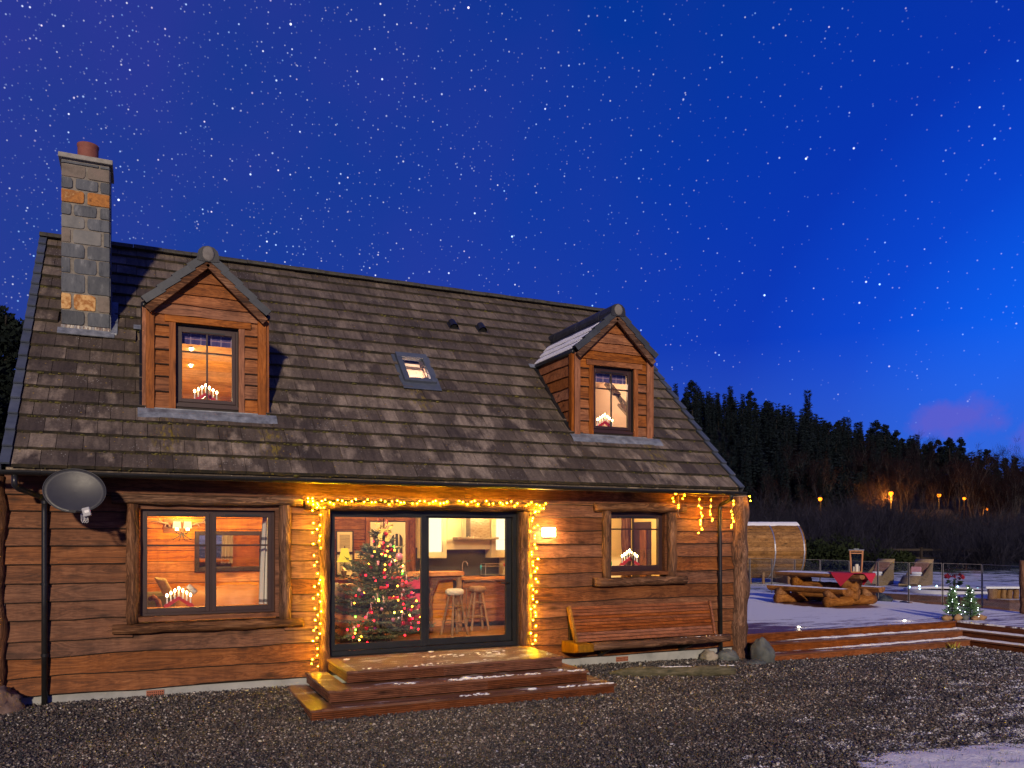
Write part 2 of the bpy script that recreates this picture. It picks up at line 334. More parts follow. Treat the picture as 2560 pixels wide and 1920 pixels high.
M['deck_glow'] = m_emit('deck_light_glow', (1.0, 0.86, 0.62), 30)
M['tub_glow'] = m_emit('tub_light_glow', (0.45, 0.80, 1.0), 12)
M['wire_bk'] = m_noise('dark_wire', [(0.02, 0.025, 0.015)], 5, 0.6, 0)
M['wire_wt'] = m_noise('clear_wire', [(0.50, 0.40, 0.30)], 5, 0.5, 0)
M['brass'] = m_noise('dark_bronze', [(0.06, 0.04, 0.025), (0.10, 0.07, 0.04)], 5, 0.4, 0, metal=0.6)
M['copper'] = m_noise('copper_frame', [(0.62, 0.27, 0.11), (0.72, 0.34, 0.15)], 8, 0.4, 0.05, metal=0.35)
M['antler'] = m_noise('antler', [(0.16, 0.09, 0.05), (0.36, 0.25, 0.16)], 8, 0.6, 0.1)
M['fleece'] = m_noise('sheepskin', [(0.62, 0.55, 0.40), (0.80, 0.73, 0.58)], 25, 0.95, 1.0, dist=0.03)
M['leather'] = m_noise('tan_leather', [(0.30, 0.13, 0.045), (0.42, 0.20, 0.075)], 5, 0.45, 0.15)
M['olive_sofa'] = m_noise('olive_sofa', [(0.10, 0.085, 0.04), (0.15, 0.125, 0.06)], 6, 0.8, 0.2)
M['gold_cushion'] = m_noise('gold_cushion', [(0.42, 0.29, 0.10), (0.62, 0.47, 0.22)], 30, 0.85, 0.5)
M['paper'] = m_noise('mount_paper', [(0.66, 0.57, 0.36)], 5, 0.8, 0)
M['print'] = m_noise('faded_print', [(0.22, 0.19, 0.13), (0.44, 0.37, 0.24)], 1.0, 0.8, 0, stretch=(4, 4, 34))
M['darkframe'] = m_noise('dark_frame', [(0.02, 0.012, 0.008), (0.04, 0.024, 0.014)], 8, 0.45, 0.1)
M['mirror'] = m_noise('mirror_silver', [(0.75, 0.75, 0.75)], 5, 0.03, 0, metal=1.0)
M['snow'] = m_noise('snow_clean', [(0.82, 0.81, 0.80), (0.90, 0.89, 0.87)], 6, 0.75, 0.6, world=True, dist=0.03, bscale=40)
M['spruce'] = m_noise('christmas_needles', [(0.045, 0.065, 0.035), (0.085, 0.115, 0.065), (0.13, 0.16, 0.10)], 5, 0.6, 0, var=0.5)
M['fake_fir'] = m_noise('small_fir_needles', [(0.06, 0.14, 0.055), (0.12, 0.25, 0.10), (0.20, 0.34, 0.17)], 6, 0.6, 0, var=0.6)
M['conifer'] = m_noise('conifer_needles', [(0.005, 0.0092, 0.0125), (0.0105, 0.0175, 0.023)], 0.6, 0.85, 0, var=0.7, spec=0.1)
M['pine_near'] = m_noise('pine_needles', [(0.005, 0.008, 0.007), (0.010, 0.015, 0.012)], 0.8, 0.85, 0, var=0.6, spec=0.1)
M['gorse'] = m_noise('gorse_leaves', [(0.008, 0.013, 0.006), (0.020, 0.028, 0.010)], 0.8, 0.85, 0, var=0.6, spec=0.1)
M['bark_dk'] = m_noise('dark_bark', [(0.010, 0.008, 0.007), (0.022, 0.017, 0.014)], 3, 0.9, 0)
M['birch'] = m_noise('birch_bark', [(0.020, 0.017, 0.021), (0.045, 0.040, 0.045)], 2, 0.8, 0)
M['twig'] = m_noise('bare_twigs', [(0.0055, 0.0032, 0.005), (0.013, 0.0075, 0.0105)], 0.7, 0.9, 0, var=0.6, spec=0.1)
M['scrub'] = m_noise('scrub_twigs', [(0.008, 0.008, 0.014), (0.028, 0.027, 0.042)], 0.7, 0.9, 0, var=0.7, spec=0.1)
M['staves'] = m_wood('sauna_stave', (0.09, 0.042, 0.016), (0.26, 0.135, 0.052), (0.40, 0.23, 0.10), 'x', 0.9, 0.6, 0.5, 0.2)
M['tablelog'] = m_wood('table_log', (0.09, 0.034, 0.012), (0.30, 0.125, 0.040), (0.46, 0.23, 0.085), 'y', 0.9, 0.65, 0.3, 0.7)
M['tablelog_x'] = m_wood('table_log_cross', (0.09, 0.034, 0.012), (0.30, 0.125, 0.040), (0.46, 0.23, 0.085), 'x', 0.9, 0.65, 0.3, 0.7)
M['wicker'] = m_noise('wicker', [(0.17, 0.11, 0.05), (0.42, 0.30, 0.155)], 1.0, 0.7, 0.6, stretch=(14, 14, 60), dist=0.02)
M['plaid'] = m_noise('plaid_cushion', [(0.10, 0.045, 0.035), (0.24, 0.12, 0.085), (0.16, 0.09, 0.07)], 1.0, 0.9, 0.2, stretch=(20, 20, 3))
M['towel'] = m_noise('white_towel', [(0.74, 0.74, 0.76), (0.84, 0.84, 0.86)], 30, 0.9, 0.4)
M['pinkcush'] = m_noise('pink_cushion', [(0.45, 0.20, 0.24), (0.55, 0.28, 0.30)], 10, 0.9, 0.2)
M['poins'] = m_noise('poinsettia_red', [(0.50, 0.02, 0.03), (0.62, 0.04, 0.06)], 10, 0.6, 0)
M['leafgreen'] = m_noise('leaf_green', [(0.03, 0.07, 0.02), (0.07, 0.13, 0.04)], 10, 0.6, 0)
M['leafyellow'] = m_noise('leaf_yellow', [(0.30, 0.24, 0.03), (0.55, 0.46, 0.08)], 10, 0.6, 0)
M['hoop'] = m_noise('steel_hoop', [(0.42, 0.43, 0.45), (0.55, 0.56, 0.58)], 6, 0.3, 0, metal=0.8)
M['tub'] = m_noise('tub_shell', [(0.72, 0.70, 0.66), (0.80, 0.78, 0.74)], 3, 0.35, 0)
M['water'] = m_noise('tub_water', [(0.05, 0.12, 0.16), (0.08, 0.17, 0.22)], 6, 0.08, 0.3)
M['pole'] = m_noise('lamp_pole', [(0.008, 0.007, 0.006)], 6, 0.8, 0)
M['rail'] = m_noise('dark_rail', [(0.016, 0.011, 0.008), (0.032, 0.021, 0.014)], 6, 0.8, 0.2)

def m_tile():
    t = NT('roof_tile')
    pos = t.coords((1, 1, 1), world=True)
    obj = t.coords((1, 1, 1), rand=5.0)
    big = t.noise(pos, 0.8, 3, 0.55); mid = t.noise(t.coords((2.2, 1.0, 1.0), world=True), 1.6, 4, 0.6)
    fine = t.noise(obj, 38, 4, 0.65)
    r = t.rnd(True); r2 = t.math('FRACT', t.math('MULTIPLY', r, 17.3))
    base = t.mix(r, (0.066, 0.050, 0.038), (0.142, 0.111, 0.083))
    base = t.mix(t.math('MULTIPLY', t.maprange(big, 0.40, 0.62), 0.55), base, (0.033, 0.026, 0.022))
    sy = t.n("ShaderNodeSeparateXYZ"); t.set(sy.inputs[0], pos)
    dry_lit = t.math('MULTIPLY', t.math('MULTIPLY', t.maprange(mid, 0.47, 0.62), t.maprange(r2, 0.1, 0.6)), t.maprange(sy.outputs[1], -0.3, 3.0, 1.15, 0.42))  # pale dry patches, strengthened toward the eave to paint in low light there
    base = t.mix(t.math('MULTIPLY', dry_lit, 0.85), base, (0.27, 0.215, 0.16))
    base = t.mix(1.0, base, t.ramp(fine, [(0.25, (0.66, 0.66, 0.66)), (0.75, (1.3, 1.3, 1.3))]), 'MULTIPLY')
    stk = t.noise(t.coords((11, 1.4, 1.4), rand=5.0), 1.6, 4, 0.6)
    base = t.mix(1.0, base, t.ramp(stk, [(0.3, (0.70, 0.69, 0.68)), (0.7, (1.28, 1.26, 1.22))]), 'MULTIPLY')
    sp = t.voro(pos, 26); spm = t.noise(pos, 2.0, 2)
    base = t.mix(t.math('MULTIPLY', t.maprange(sp, 0.10, 0.17, 1, 0), t.maprange(spm, 0.5, 0.62)), base, (0.42, 0.40, 0.35))
    sp2 = t.voro(pos, 7); base = t.mix(t.maprange(sp2, 0.055, 0.085, 0.8, 0), base, (0.36, 0.22, 0.03))
    # lichen streaks under the ends of the lead aprons
    sx = t.n("ShaderNodeSeparateXYZ"); g = t.n("ShaderNodeNewGeometry"); t.set(sx.inputs[0], g.outputs["Position"])
    for cx, cy in ((4.15, 0.02), (5.45, 0.05), (11.85, 0.1), (7.9, 0.98)):
        a = t.math('DIVIDE', t.math('SUBTRACT', sx.outputs[0], cx), 0.20); b = t.math('DIVIDE', t.math('SUBTRACT', sx.outputs[1], cy), 0.36)
        rr = t.math('SQRT', t.math('ADD', t.math('MULTIPLY', a, a), t.math('MULTIPLY', b, b)))
        m = t.math('MULTIPLY', t.maprange(rr, 0.4, 1.1, 1, 0), t.maprange(t.noise(t.coords((9, 2.5, 2.5), world=True), 2.2, 5, 0.7), 0.5, 0.62))
        base = t.mix(t.math('MULTIPLY', m, 0.8), base, (0.235, 0.17, 0.014))
    return t.bsdf(base, 0.72, normal=t.bump(fine, 0.35, 0.008), spec=0.3)
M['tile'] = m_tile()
M['tile_edge'] = m_noise('tile_edge_moss_shade', [(0.008, 0.007, 0.005), (0.026, 0.021, 0.013), (0.060, 0.043, 0.022)], 7, 0.9, 0.5, world=True, detail=7)  # mossy edge colour, darkened to paint the shadow line of each course

def snowmix(t, base, thr, scale=3.0, stretch=(1, 1, 1), soft=0.08, extra=None, snowcol=(0.78, 0.78, 0.80)):
    pos = t.coords(stretch, world=True)
    n = t.noise(pos, scale, 8, 0.68)
    n2 = t.noise(pos, scale*9, 3, 0.6)
    f = t.math('MULTIPLY_ADD', n2, 0.25, n)
    if extra is not None: f = t.math('ADD', f, extra)
    m = t.maprange(f, thr, thr+soft)
    return t.mix(m, base, snowcol), m, n2

def m_ground():
    t = NT('lawn_earth')
    pos = t.coords((1, 1, 1), world=True)
    sx = t.n("ShaderNodeSeparateXYZ"); t.set(sx.inputs[0], pos)
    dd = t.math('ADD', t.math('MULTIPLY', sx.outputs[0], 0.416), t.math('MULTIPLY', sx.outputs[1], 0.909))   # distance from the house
    n = t.noise(pos, 1.2, 6, 0.6)
    grass = t.ramp(t.noise(pos, 9, 6, 0.7), [(0.3, (0.015, 0.026, 0.008)), (0.7, (0.055, 0.075, 0.026))])
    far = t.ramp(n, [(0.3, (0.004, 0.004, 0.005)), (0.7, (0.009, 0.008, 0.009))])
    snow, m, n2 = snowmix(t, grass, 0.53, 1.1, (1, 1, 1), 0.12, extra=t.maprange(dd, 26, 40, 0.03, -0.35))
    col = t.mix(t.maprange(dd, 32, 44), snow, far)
    return t.bsdf(col, 0.9, normal=t.bump(n2, 0.7, 0.05), spec=0.2)
M['ground'] = m_ground()

def gravel_snow(t, base, bias=0.0):
    g = t.n("ShaderNodeNewGeometry"); sx = t.n("ShaderNodeSeparateXYZ"); t.set(sx.inputs[0], g.outputs["Position"])
    # snow lies thicker to the right and away from the house wall
    a = t.math('ADD', t.maprange(sx.outputs[0], 9, 19, -0.05, 0.16), t.maprange(sx.outputs[1], -5.6, -2.2, 0.11, -0.05))
    pos = t.coords((1, 1, 1), world=True)
    n = t.math('MULTIPLY_ADD', t.noise(pos, 17, 3, 0.6), 0.62, t.math('MULTIPLY', t.noise(t.coords((0.8, 1.6, 1), world=True), 2.2, 6, 0.65), 0.75))
    m = t.maprange(t.math('ADD', t.math('ADD', n, a), bias), 0.80, 0.86)
    sn = t.n("ShaderNodeSeparateXYZ"); t.set(sn.inputs[0], g.outputs["Normal"])
    m = t.math('MULTIPLY', m, t.maprange(sn.outputs[2], 0.0, 0.5))
    return t.mix(m, base, (0.76, 0.76, 0.78))
def m_pebble():
    t = NT('pebble')
    r = t.n("ShaderNodeNewGeometry").outputs["Random Per Island"]
    c = t.ramp(r, [(0.0, (0.018, 0.019, 0.022)), (0.25, (0.042, 0.043, 0.050)), (0.5, (0.080, 0.070, 0.066)), (0.68, (0.118, 0.083, 0.068)), (0.85, (0.155, 0.135, 0.122)), (0.94, (0.29, 0.27, 0.245)), (1.0, (0.50, 0.47, 0.43))])
    lo = t.noise(t.coords((0.35, 1.1, 1), world=True), 1.0, 4, 0.6)
    c = t.mix(1.0, c, t.ramp(lo, [(0.32, (0.66, 0.67, 0.70)), (0.68, (1.30, 1.26, 1.20))]), 'MULTIPLY')
    return t.bsdf(gravel_snow(t, c, -0.025), 0.7, spec=0.4)
M['pebble'] = m_pebble()
def m_gravelbed():
    t = NT('gravel_bed')
    pos = t.coords((1, 1, 1), world=True)
    v = t.voro(pos, 55, out="Color"); d = t.voro(pos, 55)
    s = t.n("ShaderNodeSeparateColor"); t.set(s.inputs[0], v)
    c = t.ramp(s.outputs[0], [(0.0, (0.018, 0.018, 0.02)), (0.4, (0.05, 0.046, 0.045)), (0.75, (0.10, 0.08, 0.068)), (1.0, (0.22, 0.20, 0.17))])
    return t.bsdf(gravel_snow(t, c, -0.01), 0.85, normal=t.bump(d, 1.0, 0.03), spec=0.3)
M['gravel'] = m_gravelbed()

def m_deck():
    t = NT('snowy_decking')
    pos = t.coords((1, 1, 1), world=True)
    sx = t.n("ShaderNodeSeparateXYZ"); t.set(sx.inputs[0], pos)
    gr = t.math('SINE', t.math('MULTIPLY', sx.outputs[1], 2*PI/0.145*6))
    n = t.noise(t.coords((1.0, 9, 9), world=True), 1.2, 4, 0.6)
    wood = t.ramp(n, [(0.3, (0.07, 0.030, 0.026)), (0.7, (0.16, 0.07, 0.055))])
    bare = t.math('ADD', t.maprange(sx.outputs[0], 13.6, 15.8, -0.28, 0.05), t.maprange(sx.outputs[1], 0.0, 3.2, -0.10, 0.07))
    bare = t.math('MAXIMUM', bare, t.maprange(sx.outputs[1], 3.0, 5.5, -0.5, 0.12))
    # under the log table no snow has settled
    a = t.math('DIVIDE', t.math('SUBTRACT', sx.outputs[0], 20.05), 1.15); b = t.math('DIVIDE', t.math('SUBTRACT', sx.outputs[1], 4.4), 1.6)
    rr = t.math('SQRT', t.math('ADD', t.math('MULTIPLY', a, a), t.math('MULTIPLY', b, b)))
    bare = t.math('SUBTRACT', bare, t.maprange(rr, 0.7, 1.05, 0.5, 0.0))
    col, m, n2 = snowmix(t, wood, 0.50, 1.7, (0.6, 3.2, 1), 0.10, extra=bare, snowcol=(0.88, 0.87, 0.84))
    rough = t.math('MULTIPLY_ADD', m, 0.45, 0.33)
    h = t.math('ADD', t.math('MULTIPLY', t.math('MULTIPLY', gr, t.math('SUBTRACT', 1.0, m)), 0.25), t.math('MULTIPLY', n2, m))
    return t.bsdf(col, rough, normal=t.bump(h, 0.5, 0.02), spec=0.5)
M['deck'] = m_deck()

def m_tread(name, axis):
    t = NT(name)
    st = (1.0, 9, 9) if axis == 'x' else (9, 1.0, 9)
    n = t.noise(t.coords(st, rand=6.0), 1.2, 5, 0.6)
    wood = t.ramp(n, [(0.25, (0.055, 0.022, 0.013)), (0.5, (0.15, 0.060, 0.032)), (0.8, (0.24, 0.11, 0.060))])
    hsv = t.n("ShaderNodeHueSaturation"); t.set(hsv.inputs["Color"], wood); t.set(hsv.inputs["Value"], t.math('MULTIPLY_ADD', t.rnd(), 0.35, 0.8))
    g = t.n("ShaderNodeNewGeometry"); sn = t.n("ShaderNodeSeparateXYZ"); t.set(sn.inputs[0], g.outputs["Normal"])
    col, m, n2 = snowmix(t, hsv.outputs[0], 0.665, 3.2, (0.7, 1.9, 1), 0.07, snowcol=(0.70, 0.66, 0.62))
    up = t.maprange(sn.outputs[2], 0.55, 0.8)
    col = t.mix(t.math('MULTIPLY', m, up), hsv.outputs[0], (0.70, 0.66, 0.62))
    return t.bsdf(col, t.math('MULTIPLY_ADD', m, 0.5, 0.36), normal=t.bump(t.math('MULTIPLY_ADD', m, 0.8, n2), 0.25, 0.01), spec=0.5)
M['tread_x'] = m_tread('wet_tread_along', 'x'); M['tread_y'] = m_tread('wet_tread_across', 'y')

def m_plaid_curtain():
    t = NT('striped_curtain'); sx = t.n("ShaderNodeSeparateXYZ"); t.set(sx.inputs[0], t.coords((1, 1, 1)))
    z = t.math('FRACT', t.math('MULTIPLY', sx.outputs[2], 1.15))
    c = t.mix(t.maprange(t.math('ABSOLUTE', t.math('SUBTRACT', z, 0.5)), 0.02, 0.03), (0.16, 0.13, 0.12), (0.66, 0.60, 0.52))
    return t.bsdf(c, 0.85)
M['curtain'] = m_plaid_curtain()
def m_blind():
    t = NT('plaid_blind'); sx = t.n("ShaderNodeSeparateXYZ"); t.set(sx.inputs[0], t.coords((1, 1, 1)))
    a = t.math('ABSOLUTE', t.math('SUBTRACT', t.math('FRACT', t.math('MULTIPLY', sx.outputs[0], 7.5)), 0.5))
    b = t.math('ABSOLUTE', t.math('SUBTRACT', t.math('FRACT', t.math('MULTIPLY', sx.outputs[2], 12.0)), 0.5))
    c = t.mix(t.maprange(a, 0.04, 0.07), (0.30, 0.22, 0.30), (0.075, 0.055, 0.16))
    c = t.mix(t.maprange(b, 0.05, 0.1), (0.35, 0.20, 0.26), c)
    return t.bsdf(c, 0.85)
M['blind'] = m_blind()
def m_cane():
    t = NT('candy_stripe'); sx = t.n("ShaderNodeSeparateXYZ"); t.set(sx.inputs[0], t.coords((1, 1, 1)))
    a = t.math('FRACT', t.math('MULTIPLY', t.math('ADD', sx.outputs[2], sx.outputs[0]), 36.0))
    return t.bsdf(t.mix(t.math('GREATER_THAN', a, 0.55), (0.75, 0.66, 0.66), (0.55, 0.04, 0.06)), 0.4)
M['cane'] = m_cane()

# ------------------------------------------------------------------ mesh building
ORG = {}
def org(o):
    return ORG.get(o.name, V((0, 0, 0))) if o else V((0, 0, 0))
def tag(o, label=None, cat=None, group=None, kind=None):
    if label: o['label'] = label
    if cat: o['category'] = cat
    if group: o['group'] = group
    if kind: o['kind'] = kind
    return o
def thing(name, label, cat, loc=(0, 0, 0), group=None, kind=None):
    o = bpy.data.objects.new(name, None); COL.objects.link(o); o.location = loc; o.empty_display_size = 0.1
    ORG[o.name] = V(loc)
    return tag(o, label, cat, group, kind)
def link(name, me, parent=None, loc=None):
    o = bpy.data.objects.new(name, me); COL.objects.link(o)
    if parent: o.parent = parent
    if loc is not None: o.location = loc
    return o
def copy_tree(o, parent=None):
    c = o.copy(); COL.objects.link(c); c.parent = parent
    for ch in list(o.children): copy_tree(ch, c)
    return c

class MB:
    def __init__(s): s.v = []; s.f = []; s.mi = None
    def add(s, vs, fs):
        b = len(s.v); s.v += [tuple(x) for x in vs]; s.f += [tuple(b+i for i in f) for f in fs]; return s
    def box(s, x0, x1, y0, y1, z0, z1):
        vs = [(x, y, z) for z in (z0, z1) for y in (y0, y1) for x in (x0, x1)]
        return s.add(vs, [(0, 2, 3, 1), (4, 5, 7, 6), (0, 1, 5, 4), (2, 6, 7, 3), (0, 4, 6, 2), (1, 3, 7, 5)])
    def obox(s, c, ax, ay, az):
        c, ax, ay, az = V(c), V(ax), V(ay), V(az)
        vs = [c+ax*i+ay*j+az*k for k in (-1, 1) for j in (-1, 1) for i in (-1, 1)]
        fs = [(0, 2, 3, 1), (4, 5, 7, 6), (0, 1, 5, 4), (2, 6, 7, 3), (0, 4, 6, 2), (1, 3, 7, 5)]
        if ax.cross(ay).dot(az) < 0: fs = [f[::-1] for f in fs]
        return s.add(vs, fs)
    def beam(s, a, b, w, h, up=(0, 0, 1)):
        a, b = V(a), V(b); d = b-a; u = V(up); side = d.cross(u).normalized(); u2 = side.cross(d).normalized()
        return s.obox((a+b)/2, d/2, side*w/2, u2*h/2)
    def prism(s, poly, axis, a, b):
        """extrude a 2-D polygon along an axis: axis y -> poly (x,z); x -> (y,z); z -> (x,y)"""
        n = len(poly)
        def P(p, t): return {'y': (p[0], t, p[1]), 'x': (t, p[0], p[1]), 'z': (p[0], p[1], t)}[axis]
        vs = [P(p, a) for p in poly]+[P(p, b) for p in poly]
        fs = [tuple(range(n)), tuple(range(2*n-1, n-1, -1))]+[(i, i+n, (i+1) % n+n, (i+1) % n) for i in range(n)]
        area = sum(poly[i][0]*poly[(i+1) % n][1]-poly[(i+1) % n][0]*poly[i][1] for i in range(n))
        flip = (area < 0)
        if axis == 'y': flip = not flip
        # front cap (at a) should face -axis for a<b
        if axis in 'xz': fs = fs if flip else [f[::-1] for f in fs]
        else: fs = fs if flip else [f[::-1] for f in fs]
        return s.add(vs, fs)
    def tube(s, pts, r, n=8, cap=True, jit=0.0, seed=0, flat=None):
        pts = [V(p) for p in pts]; k = len(pts)
        rs = list(r) if hasattr(r, '__len__') else [r]*k
        R = random.Random(seed)
        vs = []; prev = None
        for i, p in enumerate(pts):
            d = (pts[min(i+1, k-1)]-pts[max(i-1, 0)]).normalized()
            if prev is None:
                a = d.orthogonal().normalized() if abs(d.z) > 0.9 else d.cross(V((0, 0, 1))).normalized()
            else:
                a = (prev-d*prev.dot(d)).normalized()
            prev = a; b = d.cross(a)
            for j in range(n):
                t = 2*PI*j/n
                q = rs[i]*(1+jit*(R.random()*2-1))
                vs.append(p+(a*math.cos(t)+b*math.sin(t))*q)
        fs = [(i*n+j, i*n+(j+1) % n, (i+1)*n+(j+1) % n, (i+1)*n+j) for i in range(k-1) for j in range(n)]
        if cap: fs += [tuple(range(n-1, -1, -1)), tuple((k-1)*n+j for j in range(n))]
        return s.add(vs, fs)
    def lathe(s, c, prof, n=16, axis='z'):
        vs = []
        for r, z in prof:
            for j in range(n):
                t = 2*PI*j/n; x, y = r*math.cos(t), r*math.sin(t)
                vs.append({'z': (c[0]+x, c[1]+y, c[2]+z), 'y': (c[0]+x, c[1]+z, c[2]-y), 'x': (c[0]+z, c[1]+x, c[2]+y)}[axis])
        k = len(prof)
        fs = [(i*n+j, i*n+(j+1) % n, (i+1)*n+(j+1) % n, (i+1)*n+j) for i in range(k-1) for j in range(n)]
        if prof[0][0] > 1e-5: fs.append(tuple(range(n-1, -1, -1)))
        if prof[-1][0] > 1e-5: fs.append(tuple((k-1)*n+j for j in range(n)))
        return s.add(vs, fs)
    def ball(s, c, r, n=8, m=6, jit=0.0, seed=0, freq=1.6):
        rx, ry, rz = r if hasattr(r, '__len__') else (r, r, r)
        off = V((seed*3.1, seed*1.7, seed*2.3)); vs = []
        for i in range(m+1):
            ph = PI*i/m
            for j in range(n):
                t = 2*PI*j/n
                d = V((math.sin(ph)*math.cos(t), math.sin(ph)*math.sin(t), math.cos(ph)))
                q = 1+jit*(mnoise.noise(d*freq+off)+0.4*mnoise.noise(d*freq*3+off)) if jit else 1
                vs.append((c[0]+d.x*rx*q, c[1]+d.y*ry*q, c[2]+d.z*rz*q))
        fs = []
        for i in range(m):
            for j in range(n):
                a, b, c2, d2 = i*n+j, (i+1)*n+j, (i+1)*n+(j+1) % n, i*n+(j+1) % n
                if i == 0: fs.append((a, b, c2))
                elif i == m-1: fs.append((a, b, d2))
                else: fs.append((a, b, c2, d2))
        return s.add(vs, fs)
    def mesh(s, name, mat, o=V((0, 0, 0)), smooth=False):
        me = bpy.data.meshes.new(name)
        me.from_pydata([(x-o.x, y-o.y, z-o.z) for x, y, z in s.v], [], s.f)
        for m in (mat if isinstance(mat, (list, tuple)) else [mat]): me.materials.append(m)
        if s.mi: me.polygons.foreach_set("material_index", s.mi)
        if smooth: me.polygons.foreach_set("use_smooth", [True]*len(me.polygons))
        me.update(); return me
    def build(s, name, mat, parent=None, smooth=False, bevel=0.0, kind=None, label=None):
        o = org(parent); me = s.mesh(name, mat, o, smooth)
        ob = link(name, me, parent); ORG[ob.name] = V(o)
        if bevel:
            b = ob.modifiers.new("bevel", 'BEVEL'); b.width = bevel; b.segments = 2; b.limit_method = 'ANGLE'; b.angle_limit = 0.9
        if smooth and smooth != 'all':
            pass
        if kind: ob['kind'] = kind
        if label: ob['label'] = label
        return ob
def np_mesh(name, co, tris, mat, smooth=False):
    me = bpy.data.meshes.new(name); nv, nf = len(co), len(tris)
    me.vertices.add(nv); me.vertices.foreach_set("co", np.asarray(co, np.float32).ravel())
    me.loops.add(nf*3); me.polygons.add(nf)
    me.loops.foreach_set("vertex_index", np.asarray(tris, np.int32).ravel())
    me.polygons.foreach_set("loop_start", np.arange(0, nf*3, 3, dtype=np.int32))
    me.materials.append(mat)
    if smooth: me.polygons.foreach_set("use_smooth", np.ones(nf, bool))
    me.update(calc_edges=True); return me
def log_pts(a, b, n=12, wob=0.012, seed=0):
    a, b = V(a), V(b); R = random.Random(seed); out = []
    for i in range(n+1):
        p = a.lerp(b, i/n); out.append(p+V((R.uniform(-wob, wob), R.uniform(-wob, wob), R.uniform(-wob, wob))))
    return out
def log(a, b, r0, r1=None, n=12, seg=14, wob=0.010, jit=0.06, seed=0):
    r1 = r0 if r1 is None else r1; R = random.Random(seed+99)
    rs = [(r0+(r1-r0)*i/n)*(1+R.uniform(-0.05, 0.05)) for i in range(n+1)]
    return MB().tube(log_pts(a, b, n, wob, seed), rs, seg, True, jit, seed)

# ------------------------------------------------------------------ terrain
HILL = [(-400, 25), (0, 25), (31, 22.3), (46, 19.2), (61, 14.8), (75, 11.2), (83, 8.6), (93, 5.0), (105, 2.5), (140, 0.8), (600, 0.5)]
def sstep(a, b, x):
    t = np.clip((x-a)/(b-a), 0, 1); return t*t*(3-2*t)
def terr(x, y):
    x = np.asarray(x, float); y = np.asarray(y, float)
    d = (x-3.8353)*0.4164+(y+11.4746)*0.9092; s = (x-3.8353)*0.9092-(y+11.4746)*0.4164
    z = -0.02+0.50*sstep(19, 27, d)*sstep(9, 14, x*0.416+y*0.909)+1.0*sstep(30, 90, d)
    h = np.interp(s*150/np.maximum(d, 150), [p[0] for p in HILL], [p[1] for p in HILL])
    z = z+h*sstep(84, 152, d)
    z = z+0.25*np.sin(x*0.21+1)*np.sin(y*0.17)*sstep(32, 60, d)
    return z
def tz(x, y): return float(terr(x, y))
def build_ground():
    ds = np.concatenate([np.arange(-60, 14, 4.0), np.arange(14, 46, 0.8), np.arange(46, 170, 3.0), np.array([180, 200, 240, 300, 400, 600, 900, 1400])])
    ss = np.concatenate([np.array([-900, -600, -400, -250, -150, -100, -70]), np.arange(-50, 0, 3.0), np.arange(0, 30, 0.9), np.arange(30, 130, 3.0), np.array([140, 170, 220, 300, 450, 700, 1000])])
    D, S = np.meshgrid(ds, ss, indexing='ij')
    X = 3.8353+D*0.4164+S*0.9092; Y = -11.4746+D*0.9092-S*0.4164
    Z = terr(X, Y)
    co = np.stack([X, Y, Z], -1).reshape(-1, 3); n, m = D.shape
    i = np.arange(n-1)[:, None]*m+np.arange(m-1)[None]; i = i.ravel()
    tr = np.concatenate([np.stack([i, i+1, i+m+1], -1), np.stack([i, i+m+1, i+m], -1)])
    o = link("ground", np_mesh("ground", co, tr[:, ::-1], M['ground'], True)); o['kind'] = 'structure'
build_ground()
def gz(x, y):
    x = np.asarray(x, float); y = np.asarray(y, float)
    h = np.interp(x, [0, 3, 9.5, 12.5, 13.6, 15], [0.125, 0.128, 0.118, 0.070, 0.03, 0.0])
    return h*sstep(-1.9, -0.15, y)
def build_yard():
    xs = np.concatenate([[-6, -2], np.arange(0, 24.1, 0.5)]); ys = np.concatenate([[-9, -6, -4], np.arange(-3, 0.3, 0.15)])
    X, Y = np.meshgrid(xs, ys, indexing='ij'); Y2 = np.where((X > 13.9) & (Y > -0.2), -0.2, Y)
    co = np.stack([X, Y2, gz(X, Y2)], -1).reshape(-1, 3); n, m = X.shape
    i = (np.arange(n-1)[:, None]*m+np.arange(m-1)[None]).ravel()
    tr = np.concatenate([np.stack([i, i+m, i+m+1], -1), np.stack([i, i+m+1, i+1], -1)])
    o = link("gravel_yard", np_mesh("gravel_yard", co, tr, M['gravel'], True)); o['kind'] = 'structure'
build_yard()

